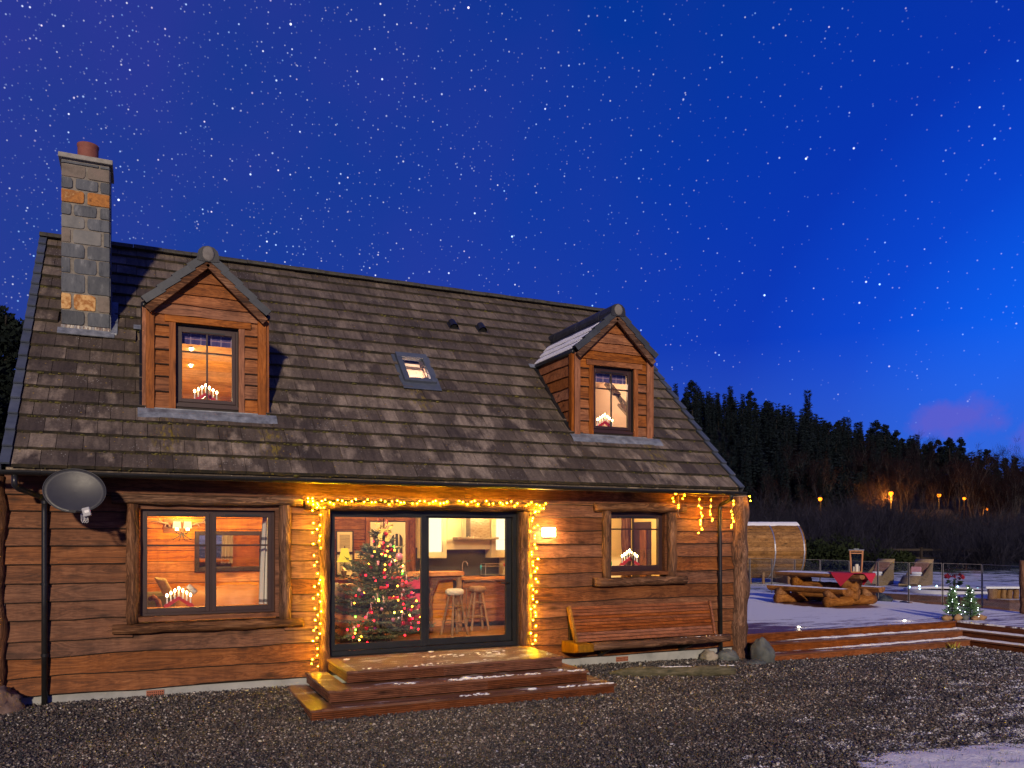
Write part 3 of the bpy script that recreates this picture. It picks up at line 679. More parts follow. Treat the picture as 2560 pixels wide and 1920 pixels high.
def pebbles():
    rs = np.random.RandomState(3)
    N = 140000
    # yard area seen from the front, denser close by
    x = rs.uniform(0.5, 21.5, N*3); y = rs.uniform(-6.9, 0.25, N*3)
    d = (x-3.8353)*0.4164+(y+11.4746)*0.9092; s = (x-3.8353)*0.9092-(y+11.4746)*0.4164
    ok = (d > 7.2) & (np.abs(s)/d < 0.66)
    ok &= ~((x > 5.67) & (x < 9.86) & (y > -1.77)) & ~((y > 0.03) & (x > 1.5) & (x < 13.3)) & ~((x > 13.9) & (y > -0.52)) & ~((x > 18.9))
    ok &= rs.uniform(0, 1, N*3) < np.clip(9.5/d, 0.25, 1)**1.3
    x, y, d = x[ok][:N], y[ok][:N], d[ok][:N]; n = len(x)
    r = rs.lognormal(math.log(0.0094), 0.42, n)*np.clip(d/10.5, 0.9, 1.5); r = np.clip(r, 0.005, 0.034)
    base = np.array([(1, 0, 0), (-1, 0, 0), (0, 1, 0), (0, -1, 0), (0, 0, 1), (0, 0, -1)], float)
    tri = np.array([(0, 2, 4), (2, 1, 4), (1, 3, 4), (3, 0, 4), (2, 0, 5), (1, 2, 5), (3, 1, 5), (0, 3, 5)])
    sc = np.stack([rs.uniform(0.8, 1.6, n), rs.uniform(0.7, 1.2, n), rs.uniform(0.45, 0.9, n)], -1)*r[:, None]
    a = rs.uniform(0, 2*PI, n); tl = rs.uniform(-0.6, 0.6, n)
    v = base[None]*sc[:, None]+rs.uniform(-0.16, 0.16, (n, 6, 3))*r[:, None, None]
    vy = v[..., 1]*np.cos(tl)[:, None]-v[..., 2]*np.sin(tl)[:, None]; vz = v[..., 1]*np.sin(tl)[:, None]+v[..., 2]*np.cos(tl)[:, None]
    vx = v[..., 0]*np.cos(a)[:, None]-vy*np.sin(a)[:, None]; vy2 = v[..., 0]*np.sin(a)[:, None]+vy*np.cos(a)[:, None]
    zc = 0.006+rs.uniform(0, 0.020, n)+gz(x, y)
    co = np.stack([vx+x[:, None], vy2+y[:, None], vz+zc[:, None]], -1).reshape(-1, 3)
    tr = (tri[None]+6*np.arange(n)[:, None, None]).reshape(-1, 3)
    o = link("gravel", np_mesh("gravel", co, tr, M['pebble'])); o['kind'] = 'stuff'
pebbles()

def snow_bank():
    # snow-covered lawn edge in the right foreground
    n, m = 70, 46; vs = []; fs = []
    for i in range(n):
        for j in range(m):
            u = i/(n-1); w = j/(m-1)
            x = 9.2+u*11; edge = -5.62-0.06*(x-10)-0.10*(x-12.4)*0.4+0.30*mnoise.noise(V((x*1.7, 3.3, 0)))+0.10*mnoise.noise(V((x*6.0, 1.3, 0)))
            if x < 10.2: edge -= (10.2-x)*1.3
            y = edge-w*2.6
            h = min(1, w*7)**0.5*(0.035+0.030*mnoise.noise(V((x*5, y*5, 1)))+0.018*mnoise.noise(V((x*14, y*14, 7))))
            vs.append((x, y, 0.004+h))
    for i in range(n-1):
        for j in range(m-1): fs.append((i*m+j, i*m+j+1, (i+1)*m+j+1, (i+1)*m+j))
    MB().add(vs, fs).build("snow", M['snow'], smooth=True, kind='stuff')
    g = MB(); R = random.Random(5)
    for k in range(260):
        cx, cy = R.uniform(9.8, 16), R.uniform(-7.2, -5.75)
        if mnoise.noise(V((cx*1.2, cy*1.2, 4))) < 0.12: continue
        for q in range(7):
            a = R.uniform(0, 2*PI); l = R.uniform(0.03, 0.085); x, y = cx+R.gauss(0, .03), cy+R.gauss(0, .03)
            dx, dy = math.cos(a), math.sin(a)
            g.add([(x-dy*.003, y+dx*.003, 0.01), (x+dy*.003, y-dx*.003, 0.01), (x+dx*l*.6, y+dy*l*.6, 0.02+l)], [(0, 1, 2)])
    g.build("grass", M['leafgreen'], kind='stuff')
snow_bank()

# ------------------------------------------------------------------ the cabin
cabin = thing('log_cabin', 'timber clad cabin with tiled roof, two dormers and lit windows', 'house', (7.8, 0, 0))
SL = (7.1085-3.0275)/(3.7358+0.45)
def rz(y): return 3.0275+SL*(y+0.45)
TH = math.atan(SL)
OPEN = [(3.74, 5.63, 1.03, 2.68), (6.17, 9.28, 0.30, 2.65), (10.76, 12.05, 1.47, 2.68)]

# walls: structural shell with openings
def shell():
    m = MB(); y0, y1 = 0.03, 0.17; z0, z1 = 0.22, 3.25
    xs = sorted({2.42, 13.05, *[o[0]+0.08 for o in OPEN], *[o[1]-0.08 for o in OPEN]})
    for a, b in zip(xs, xs[1:]):
        mid = (a+b)/2; cut = [(o[2]+0.05, o[3]-0.05) for o in OPEN if o[0] < mid < o[1]]
        if not cut: m.box(a, b, y0, y1, z0, z1)
        else:
            c0, c1 = cut[0]
            if c0 > z0+0.03: m.box(a, b, y0, y1, z0, c0)
            m.box(a, b, y0, y1, c1, z1)
    m.box(2.42, 2.56, 0.175, 7.3, 0.22, 3.25); m.box(12.93, 13.05, 0.175, 7.3, 0.22, 3.25); m.box(2.42, 13.05, 7.305, 7.45, 0.22, 3.25)
    for x0, x1 in ((2.43, 2.55), (12.94, 13.04)):
        m.prism([(0.0, 3.255), (7.45, 3.255), (3.73, 6.85)], 'x', x0, x1)
    w = m.build('wall', M['reveal'], cabin)
    m = MB(); y0, y1 = 0.172, 0.182; z0, z1 = 0.515, 2.855
    for a, b in zip(xs, xs[1:]):
        a, b = max(a, 2.58), min(b, 12.85); mid = (a+b)/2; cut = [(o[2]+0.05, o[3]-0.05) for o in OPEN if o[0] < mid < o[1]]
        if not cut: m.box(a, b, y0, y1, z0, z1)
        else:
            if cut[0][0] > z0+0.03: m.box(a, b, y0, y1, z0, cut[0][0])
            m.box(a, b, y0, y1, cut[0][1], z1)
    m.build('wall_lining', M['orange_wood'], w)
    return w
wall = shell()
LV = [0.252, 0.478, 0.722, 0.915, 1.165, 1.395, 1.62, 1.86, 2.085, 2.30, 2.51, 2.715]
def plank(x0, x1, z0, z1, seed, wav=0.016, mat='plank', parent=None, y=0.0, nseg=None):
    R = random.Random(seed); n = nseg or max(4, int((x1-x0)/0.11)); vs = []; fs = []
    ph = R.uniform(0, 50); dip = R.uniform(-0.010, 0.010)
    for i in range(n+1):
        x = x0+(x1-x0)*i/n
        w = wav*(mnoise.noise(V((x*0.9+ph, seed, 0)))*1.5+0.5*mnoise.noise(V((x*3.3+ph, seed, 5)))+0.22*mnoise.noise(V((x*11+ph, seed, 9))))
        zb = z0+w
        vs += [(x, y-0.002, z1+0.035), (x, y-0.024-0.005*mnoise.noise(V((x*2, seed, 2))), (zb+z1)/2), (x, y-0.044, zb+0.010), (x, y-0.034, zb-0.003), (x, y-0.002, zb+0.004)]
    for i in range(n):
        for j in range(4): a = i*5+j; fs.append((a, a+1, a+6, a+5))
    fs += [(4, 3, 2, 1, 0), tuple(n*5+j for j in range(5))]
    mb = MB().add(vs, fs); mb.mi = [1 if (i % 4 >= 2 and i < n*4) else 0 for i in range(len(fs))]
    return mb.build('plank', [M[mat], M['bark_shade_edge']], parent or wall)
def cladding():
    sd = 100
    for k in range(len(LV)):
        z0 = LV[k]; z1 = LV[k+1] if k+1 < len(LV) else 2.86
        # horizontal extents of the row, cut by the openings
        segs = [(2.335, 13.41)]
        for o in OPEN:
            zt = min(z1, o[3])-max(z0, o[2])
            if zt > 0.06:
                segs = [s for a, b in segs for s in ((a, min(b, o[0])), (max(a, o[1]), b)) if s[1]-s[0] > 0.05]
        for a, b in segs:
            # butt joints on long rows
            cuts = [a]
            R = random.Random(sd*3+k)
            if b-a > 4.6: cuts.append(a+R.uniform(2.4, 4.0))
            if b-cuts[-1] > 4.6: cuts.append(cuts[-1]+R.uniform(2.2, 3.6))
            cuts.append(b)
            for c0, c1 in zip(cuts, cuts[1:]):
                zz1 = z1
                for o in OPEN:
                    if c0 < o[1] and c1 > o[0] and z0 < o[2] < z1: zz1 = min(zz1, o[2]-0.03)
                sd += 1; plank(c0+0.002, c1-0.002, z0, zz1, k*7+int(c0*3) % 5*31+sd, 0.013 if k > 6 else 0.024)
    plank(2.335, 8.3, 2.735, 2.93, 901, 0.006, 'fascia'); plank(8.305, 13.41, 2.735, 2.93, 902, 0.006, 'fascia')
cladding()
# soffit and eave board
MB().box(2.40, 13.22, -0.40, 0.02, 2.955, 2.985).build('soffit', M['fascia'], cabin)

pl = MB().box(2.40, 13.40, 0.012, 0.16, -0.15, 0.235).build('plinth', M['plinth'], cabin)
def airbrick(x0, x1):
    a = MB().box(x0, x1, -0.003, 0.05, 0.135, 0.212).build('air_brick', M['airbrick'], pl)
    h = MB()
    for r in range(2):
        for c in range(8):
            x = x0+0.018+c*(x1-x0-0.036)/7; h.box(x-0.006, x+0.006, -0.0055, 0.0, 0.150+r*0.030, 0.164+r*0.030)
    h.build('vent_hole', M['black'], pl, kind='stuff')
airbrick(3.90, 4.11); airbrick(10.99, 11.22)

# corner posts: whole trunks
def corner_post(x, y, r, z1, seed):
    R = random.Random(seed); n = 30; prs = []
    for i in range(n+1): prs.append(r*(1.0+0.10*math.sin(i*0.9+seed)+R.uniform(-0.05, 0.05)+(0.12 if i < 2 else 0)))
    m = MB().tube([(x+0.018*math.sin(i*0.4+seed), y, 0.02+(z1-0.02)*i/n) for i in range(n+1)], prs, 20, True, 0.05, seed)
    return m.build('corner_post', M['bark_z'], cabin, smooth=True)
corner_post(2.20, -0.02, 0.155, 2.92, 4); corner_post(13.54, -0.02, 0.150, 2.93, 9)

# windows
def pane(m, x0, x1, y, z0, z1): m.box(x0, x1, y, y+0.006, z0, z1)
def framebox(m, x0, x1, z0, z1, y0, y1, l, r, b, t):
    m.box(x0, x0+l, y0, y1, z0, z1); m.box(x1-r, x1, y0, y1, z0, z1)
    m.box(x0+l, x1-r, y0+0.001, y1-0.001, z0, z0+b); m.box(x0+l, x1-r, y0+0.001, y1-0.001, z1-t, z1)
def log_window(x0, x1, z0, z1, two, logs):
    w = MB()
    framebox(w, x0, x1, z0, z1, 0.06, 0.15, 0.03, 0.03, 0.03, 0.03)
    if two: w.box((x0+x1)/2-0.012+0.02, (x0+x1)/2+0.012+0.02, 0.062, 0.148, z0+0.03, z1-0.03)
    win = w.build('window', M['frame_br'], cabin)
    MB().box(x0-0.10, x1+0.10, -0.10, 0.15, z0-0.062, z0-0.002).build('sill_board', M['fascia'], win)
    hd = MB(); hd.box(x0-0.10, x1+0.10, -0.02, 0.15, z1+0.002, z1+0.09); hd.box(x0-0.10, x0-0.003, -0.03, 0.15, z0, z1); hd.box(x1+0.003, x1+0.10, -0.03, 0.15, z0, z1)
    hd.build('reveal_lining', M['fascia'], win)
    cells = [(x0+0.03, (x0+x1)/2+0.006), ((x0+x1)/2+0.034, x1-0.03)] if two else [(x0+0.03, x1-0.03)]
    for a, b in cells:
        s = MB(); framebox(s, a, b, z0+0.032, z1-0.032, 0.045, 0.115, 0.055, 0.055, 0.062, 0.058)
        zt = z1-0.47 if two else z1-0.27
        s.box(a+0.05, b-0.05, 0.05, 0.085, zt-0.012, zt+0.012)
        if not two: s.box((a+b)/2-0.03-0.014, (a+b)/2-0.03+0.014, 0.051, 0.086, z0+0.08, z1-0.08)
        s.build('sash', M['frame_br'], win, bevel=0.004)
        v = MB().box(a+0.16, b-0.16, 0.036, 0.046, z1-0.075, z1-0.052); v.build('trickle_vent', M['frame_bk'], win)
        p = MB(); pane(p, a+0.052, b-0.052, 0.075, z0+0.09, z1-0.088); p.build('pane', M['glass'], win)
    (lx0, lx1, lz0, lz1), (sx0, sx1, sz0, sz1), jl, jr = logs
    log((lx0, -0.085, (lz0+lz1)/2), (lx1, -0.085, (lz0+lz1)/2+0.004), (lz1-lz0)/2, seed=int(lx0*10)).build('lintel_log', M['log_x'], win, smooth=True)
    log((sx0, -0.095, (sz0+sz1)/2), (sx1, -0.095, (sz0+sz1)/2), (sz1-sz0)/2, seed=int(sx0*10)+3).build('sill_log', M['log_x'], win, smooth=True)
    for j in (jl, jr):
        log(((j[0]+j[1])/2, -0.075, sz1-0.01), ((j[0]+j[1])/2, -0.075, lz0+0.012), (j[1]-j[0])/2, seed=int(j[0]*17), seg=16).build('jamb_log', M['log_z'], win, smooth=True)
    return win
log_window(3.826, 5.506, 1.172, 2.556, True, ((3.50, 5.868, 2.611, 2.745), (3.505, 5.868, 0.962, 1.092), (3.665, 3.808), (5.552, 5.71)))
log_window(10.84, 11.942, 1.628, 2.600, False, ((10.522, 12.31, 2.611, 2.753), (10.515, 12.31, 1.392, 1.54), (10.686, 10.825), (11.96, 12.13)))

# sliding doors
def sliding_door():
    d = MB()
    framebox(d, 6.245, 9.215, 0.505, 2.585, 0.07, 0.22, 0.055, 0.075, 0.06, 0.075)
    door = d.build('sliding_door', M['frame_bk'], cabin)
    s = MB(); framebox(s, 6.30, 7.72, 0.57, 2.53, 0.075, 0.125, 0.05, 0.085, 0.095, 0.045); s.build('fixed_leaf', M['frame_bk'], door, bevel=0.003)
    s = MB(); framebox(s, 7.67, 9.14, 0.57, 2.53, 0.14, 0.19, 0.11, 0.09, 0.095, 0.045); s.build('sliding_leaf', M['frame_bk'], door, bevel=0.003)
    p = MB(); pane(p, 6.34, 7.645, 0.095, 0.66, 2.49); p.build('pane', M['glass'], door)
    p = MB(); pane(p, 7.77, 9.06, 0.16, 0.66, 2.49); p.build('pane', M['glass'], door)
    h = MB().tube([(9.09, 0.14, 1.48), (9.09, 0.095, 1.48), (9.02, 0.09, 1.475), (8.95, 0.09, 1.485)], 0.011, 8); h.build('handle', M['plastic_bk'], door, smooth=True)
    MB().box(6.20, 9.28, -0.06, 0.22, 0.468, 0.503).build('threshold', M['frame_bk'], door)
    MB().box(9.219, 9.285, -0.02, 0.22, 0.507, 2.585).build('reveal_lining', M['fascia'], door)
    MB().box(6.172, 6.242, -0.02, 0.22, 0.507, 2.585).build('reveal_lining', M['fascia'], door)
    MB().box(6.172, 9.285, -0.04, 0.22, 2.588, 2.66).build('reveal_lining', M['reveal'], door)
    log((5.905, -0.09, 2.632), (9.60, -0.09, 2.660), 0.062, n=18, seed=31).build('lintel_log', M['log_x'], door, smooth=True)
    log((6.172, -0.08, 0.31), (6.172, -0.08, 2.575), 0.075, seed=32).build('jamb_log', M['log_z'], door, smooth=True)
    log((9.285, -0.08, 0.50), (9.285, -0.08, 2.60), 0.086, seed=33, seg=16).build('jamb_log', M['bark_z'], door, smooth=True)
sliding_door()

# ---- main roof
HOLES = [(3.98, 5.37, 0.56, 2.25), (10.55, 11.93, 0.56, 2.25), (7.83, 8.21, 1.32, 1.74)]
def roof_slab():
    m = MB()
    xs = sorted({2.40, 13.20, *[h[0] for h in HOLES], *[h[1] for h in HOLES]})
    ys = sorted({-0.40, 3.735, *[h[2] for h in HOLES], *[h[3] for h in HOLES]})
    for a, b in zip(xs, xs[1:]):
        for c, d in zip(ys, ys[1:]):
            mx, my = (a+b)/2, (c+d)/2
            if any(h[0] < mx < h[1] and h[2] < my < h[3] for h in HOLES): continue
            t0, t1 = -0.075, -0.125
            vs = [(a, c, rz(c)+t0), (b, c, rz(c)+t0), (b, d, rz(d)+t0), (a, d, rz(d)+t0), (a, c, rz(c)+t1), (b, c, rz(c)+t1), (b, d, rz(d)+t1), (a, d, rz(d)+t1)]
            m.add(vs, [(0, 1, 2, 3), (7, 6, 5, 4), (0, 4, 5, 1), (1, 5, 6, 2), (2, 6, 7, 3), (3, 7, 4, 0)])
    # rear slope
    vs = [(2.40, 3.735, rz(3.735)-0.03), (13.20, 3.735, rz(3.735)-0.03), (13.20, 7.92, 2.98), (2.40, 7.92, 2.98), (2.40, 3.735, rz(3.735)-0.19), (13.20, 3.735, rz(3.735)-0.19), (13.20, 7.92, 2.83), (2.40, 7.92, 2.83)]
    m.add(vs, [(0, 1, 2, 3), (7, 6, 5, 4), (0, 4, 5, 1), (1, 5, 6, 2), (2, 6, 7, 3), (3, 7, 4, 0)])
    return m.build('roof', M['tile'], cabin)
roof = roof_slab()
def tile_mesh(w, seed, L=0.40, T=0.046):
    R = random.Random(seed); vs = []; fs = []; n = 5
    for i in range(n+1):
        x = w*i/n; j = R.uniform(-0.004, 0.004)
        vs += [(x, 0+j, 0.0), (x, 0.006+j, T), (x, L, T), (x, L, 0)]
    for i in range(n):
        a = i*4
        fs += [(a, a+4, a+5, a+1), (a+1, a+5, a+6, a+2), (a+3, a+2, a+6, a+7)]
    fs += [(0, 1, 2, 3), (n*4+3, n*4+2, n*4+1, n*4)]
    return vs, fs
ROWS = 18; DY = (3.7358+0.45)/ROWS*1.0
def tiles():
    TW = 0.292
    protos = []
    def tmesh(w, k):
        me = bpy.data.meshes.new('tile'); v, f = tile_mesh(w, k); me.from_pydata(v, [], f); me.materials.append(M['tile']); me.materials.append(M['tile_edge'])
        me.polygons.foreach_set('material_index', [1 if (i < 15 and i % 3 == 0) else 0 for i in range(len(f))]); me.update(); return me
    for k in range(4):
        me = tmesh(TW-0.006, k); protos.append(me)
    half = tmesh(TW/2-0.006, 9)
    items = []
    for r in range(ROWS):
        y = -0.45+r*DY; x = 2.455
        if r % 2: items.append((x, y, TW/2, r)); x += TW/2
        while x < 13.145:
            w = min(TW, 13.15-x); items.append((x, y, w, r)); x += TW
    def hidden(x, y, w):
        c = x+w/2
        for dx in (3.8957, 10.4605):
            if dx+0.10 < c < dx+1.46 and 0.50 < y+0.15 < 1.95: return True
            # under the dormer roofs the main tiles stop at the valley
            rise = 1.0-abs(c-(dx+0.7785))/0.88
            if rise > 0 and y > 1.5 and y+0.2 < 1.83+rise*0.72: return True
        if 2.85 < c < 3.40 and 1.62 < y+0.10 < 2.30: return True
        if 7.79 < c < 8.25 and 1.22 < y+0.12 < 1.80: return True
        return False
    R = random.Random(12); vis = []
    C = cam.location
    for x, y, w, r in items:
        if hidden(x, y, w): continue
        d = (V((x, y, rz(y)))-C).length
        vis.append((d, x, y, w, r))
    vis.sort()
    rot = TH-0.115
    stuff = MB(); smi = []
    for k, (d, x, y, w, r) in enumerate(vis):
        z = rz(y); dz = R.uniform(-0.004, 0.004); da = R.uniform(-0.012, 0.012); db = R.uniform(-0.006, 0.006)
        nrm = V((0, -math.sin(TH), math.cos(TH))); p = V((x+0.003, y, z))+nrm*(-0.018+dz)
        if k < 296:
            full = w > 0.28
            me = protos[k % 4] if full else half
            o = link('tile', me, roof, p-org(roof)); o.rotation_euler = (rot+da, 0, db)
            if not full and w < 0.14: o.scale.x = w/0.146
        else:
            v, f = tile_mesh(w-0.006, k % 7); smi += [1 if (i < 15 and i % 3 == 0) else 0 for i in range(len(f))]
            mt = Matrix.Translation(p) @ Matrix.Rotation(db, 4, 'Z') @ Matrix.Rotation(rot+da, 4, 'X')
            stuff.add([mt @ V(q) for q in v], f)
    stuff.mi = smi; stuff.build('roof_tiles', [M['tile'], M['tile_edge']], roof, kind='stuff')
    # moss along the course edges
    mo = MB()
    for d, x, y, w, r in vis:
        nz = mnoise.noise(V((x*0.9, y*1.3, 2)))+0.25*(2.5-abs(x-4.5)*0.35 if x < 8 else 0.6)*(1 if y < 1.6 else 0.35)
        cnt = int(max(0, nz+0.12)*(13 if r else 3))
        for q in range(min(cnt, 13)):
            px = x+R.uniform(0, w); s = R.uniform(0.005, 0.014)*(1.9 if R.random() < 0.09 else 1)
            c = V((px, y, rz(y)))+V((0, -math.sin(TH), math.cos(TH)))*R.uniform(-0.03, 0.004)+V((0, -0.004+R.uniform(-0.004, 0.004), 0))
            mo.ball(c, (s*R.uniform(1, 2.2), s, s*0.8), 5, 3)
    mo.build('moss', M['moss'], roof, kind='stuff')
tiles()
def verges():
    for r in range(ROWS):
        y = -0.45+r*DY; n = V((0, -math.sin(TH), math.cos(TH))); u = V((0, math.cos(TH), math.sin(TH)))
        for sx, xa in ((-1, 2.395), (1, 13.205)):
            m = MB(); c = V((xa, y, rz(y)))+u*0.172+n*(0.0)
            up2 = (n*math.cos(0.11)+u*math.sin(0.11)); uu = (u*math.cos(0.11)-n*math.sin(0.11))
            m.obox(c+n*0.028, V((0.052, 0, 0)), uu*0.185, up2*0.012)
            m.obox(c+V((sx*0.046, 0, 0))-n*0.030, V((0.008, 0, 0)), uu*0.185, up2*0.058)
            m.build('verge_tile', M['slate'], roof)
verges()
def ridge():
    x = 2.34
    k = 0
    while x < 13.22:
        L = min(0.46, 13.25-x); m = MB(); pr = []
        for q in range(9):
            a = PI*q/8-0.0; pr.append((math.cos(a)*0.135, math.sin(a)*0.095))
        poly = [(3.7358+a, 7.075+b+0.004*(k % 2)) for a, b in pr]
        poly2 = poly+[(3.7358-0.115, 7.065), (3.7358+0.115, 7.065)]
        m.prism(poly, 'x', x+0.002, x+L-0.004); m.build('ridge_tile', M['ridge'], roof)
        x += 0.46; k += 1
ridge()

# gutter with unions and brackets
def gutter():
    m = MB(); cy, cz, r = -0.505, 2.972, 0.058; n = 9
    pr = [(cy+r*math.cos(PI+PI*q/n), cz+r*math.sin(PI+PI*q/n)) for q in range(n+1)]
    pi = [(cy+(r-0.006)*math.cos(PI+PI*q/n), cz+(r-0.006)*math.sin(PI+PI*q/n)) for q in range(n, -1, -1)]
    m.prism(pr+pi, 'x', 2.05, 13.26)
    g = m.build('gutter', M['plastic_bk'], cabin)
    for k in range(14):
        x = 2.75+k*0.775; b = MB(); rr = r+0.006
        po = [(cy+rr*math.cos(PI+PI*q/n), cz+rr*math.sin(PI+PI*q/n)) for q in range(n+1)]; pin = [(cy+(r+0.001)*math.cos(PI+PI*q/n), cz+(r+0.001)*math.sin(PI+PI*q/n)) for q in range(n, -1, -1)]
        b.prism(po+pin, 'x', x-0.016, x+0.016); b.box(x-0.014, x+0.014, -0.45, -0.40, 2.93, 2.955); b.build('gutter_bracket', M['plastic_bk'], g)
gutter()
def downpipe(pts, x, zb, clips):
    p = MB().tube(pts, 0.034, 12); o = p.build('downpipe', M['plastic_bk'], cabin, smooth=True)
    for z in clips:
        MB().lathe((x, -0.09, z), [(0.036, -0.02), (0.041, -0.018), (0.041, 0.018), (0.036, 0.02)], 14).build('pipe_clip', M['plastic_bk'], o)
downpipe([(2.50, -0.50, 2.93), (2.50, -0.50, 2.80), (2.53, -0.47, 2.765), (2.72, -0.14, 2.69), (2.764, -0.09, 2.64), (2.764, -0.09, 2.5), (2.764, -0.09, 1.5), (2.764, -0.09, 0.03)], 2.764, 0.03, (2.62, 1.62, 0.75))
downpipe([(12.96, -0.50, 2.93), (12.96, -0.50, 2.87), (12.98, -0.46, 2.84), (13.03, -0.14, 2.765), (13.05, -0.09, 2.72), (13.052, -0.09, 2.5), (13.06, -0.09, 1.5), (13.075, -0.09, 0.12)], 13.055, 0.1, (2.70, 1.56))

# chimney
def chimney():
    X0, X1, Y0, Y1 = 2.797, 3.422, 1.75, 2.36
    ch = MB().box(X0+0.008, X1-0.008, Y0+0.008, Y1, 4.85, 7.63).build('chimney', M['mortar'], cabin)
    rows = [(7.600, 7.556, [(0, .78), (.79, 1)], ['stone_dark']*2), (7.55, 7.37, [(0, .50), (.54, 1)], ['stone_brown', 'stone_brown']),
            (7.365, 7.20, [(0, .24), (.29, .76), (.80, 1)], ['stone_dark']*3), (7.19, 7.00, [(0, .48), (.53, 1)], ['stone_rust', 'stone_rust']),
            (6.99, 6.82, [(0, .21), (.25, .73), (.79, 1)], ['stone_dark']*3), (6.815, 6.64, [(0, .48), (.53, 1)], ['stone_grey', 'stone_dark']),
            (6.63, 6.425, [(0, .20), (.24, .83), (.87, 1)], ['stone_brown', 'stone_grey', 'stone_dark']), (6.42, 6.215, [(0, .48), (.53, 1)], ['stone_dark', 'stone_dark']),
            (6.21, 5.99, [(0, .19), (.25, .73), (.76, 1)], ['stone_dark']*3), (5.985, 5.71, [(0, .49), (.53, 1)], ['stone_dark']*2),
            (5.70, 5.465, [(0, .21), (.25, .71), (.74, 1)], ['stone_gold', 'stone_gold', 'stone_brown']), (5.455, 5.245, [(0, .48), (.53, 1)], ['stone_dark']*2)]
    R = random.Random(3)
    for z1, z0, cells, mats in rows:
        sk = -0.02
        for (a, b), mt in zip(cells, mats):
            xa, xb = X0+a*(X1-X0)+0.004, X0+b*(X1-X0)-0.004
            cr = min(0.05, (xb-xa)*0.35, (z1-z0)*0.35); pts = []
            for cx, cz, a0 in ((xb-cr, z1-cr-0.004, 0), (xa+cr, z1-cr-0.004, PI/2), (xa+cr, z0+cr+0.006, PI), (xb-cr, z0+cr+0.006, 1.5*PI)):
                k = 0.35+0.65*R.random()
                if (abs(cx-xa) < 0.06 and a == 0) or (abs(cx-xb) < 0.06 and b == 1): k = 0.2
                for q in range(4):
                    t = a0+PI/2*q/3; px, pz = cx+cr*math.cos(t)*k+(1-k)*cr*(1 if math.cos(t) > 0.01 else -1 if math.cos(t) < -0.01 else 0), cz+cr*math.sin(t)*k+(1-k)*cr*(1 if math.sin(t) > 0.01 else -1 if math.sin(t) < -0.01 else 0)
                    pts.append((px+R.uniform(-.003, .003), pz+R.uniform(-.003, .003)))
            dpt = R.uniform(0.004, 0.014); m = MB(); n = len(pts); c = (sum(p[0] for p in pts)/n, sum(p[1] for p in pts)/n)
            inn = [(c[0]+(p[0]-c[0])*0.95, c[1]+(p[1]-c[1])*0.95) for p in pts]
            vs = [(p[0], Y0+0.012, p[1]) for p in pts]+[(p[0], Y0-dpt*0.5, p[1]) for p in pts]+[(p[0], Y0-dpt, p[1]) for p in inn]
            fs = [(i+o, (i+1) % n+o, (i+1) % n+n+o, i+n+o) for o in (0, n) for i in range(n)]+[tuple(range(2*n, 3*n))]
            m.add(vs, fs); m.build('stone', M[mt], ch)
        # quoins on the return face
        m = MB(); cut = 0.5+R.uniform(-0.1, 0.1)
        m.box(X1-0.004, X1+R.uniform(0.002, 0.008), Y0+0.01, Y0+(Y1-Y0)*cut-0.01, z0+0.008, z1-0.006); m.build('stone', M['stone_dark'], ch)
        m = MB(); m.box(X1-0.004, X1+R.uniform(0.002, 0.008), Y0+(Y1-Y0)*cut+0.01, Y1-0.01, z0+0.008, z1-0.006); m.build('stone', M['stone_dark'], ch)
    MB().box(X0-0.035, X1+0.04, Y0-0.05, Y1+0.05, 7.625, 7.695).build('cap_slab', M['slab'], ch, bevel=0.01)
    MB().lathe((3.125, 2.04, 7.66), [(0.15, 0), (0.146, 0.05), (0.138, 0.12), (0.140, 0.28), (0.148, 0.30), (0.148, 0.325), (0.124, 0.325), (0.118, 0.2), (0.116, 0.02)], 22).build('chimney_pot', M['terracotta'], ch, smooth=True)
    m = MB(); m.box(X0-0.004, X1+0.004, Y0-0.012, Y0+0.006, 5.06, 5.243); m.build('lead_upstand', M['lead_stain'], ch)
    m = MB(); n = V((0, -math.sin(TH), math.cos(TH))); u = V((0, math.cos(TH), math.sin(TH)))
    m.obox(V((3.12, 1.70, rz(1.70)))+n*0.025, V((0.365, 0, 0)), u*0.075, n*0.006)
    m.box(X1+0.002, X1+0.09, Y0-0.05, Y0+0.0, rz(1.72)-0.02, rz(1.72)+0.03)
    m.obox(V((X1+0.05, 2.05, rz(2.05)))+n*0.02, V((0.05, 0, 0)), u*0.45, n*0.006)
    m.build('lead_flashing', M['lead'], ch)
    m = MB(); m.prism([(Y0, rz(Y0)), (Y0, rz(Y0)+0.24), (Y0+0.2, rz(Y0+0.2)+0.2), (Y1, rz(Y1)+0.2), (Y1, rz(Y1))], 'x', X1+0.0085, X1+0.013); m.build('lead_flashing', M['lead'], ch)
chimney()

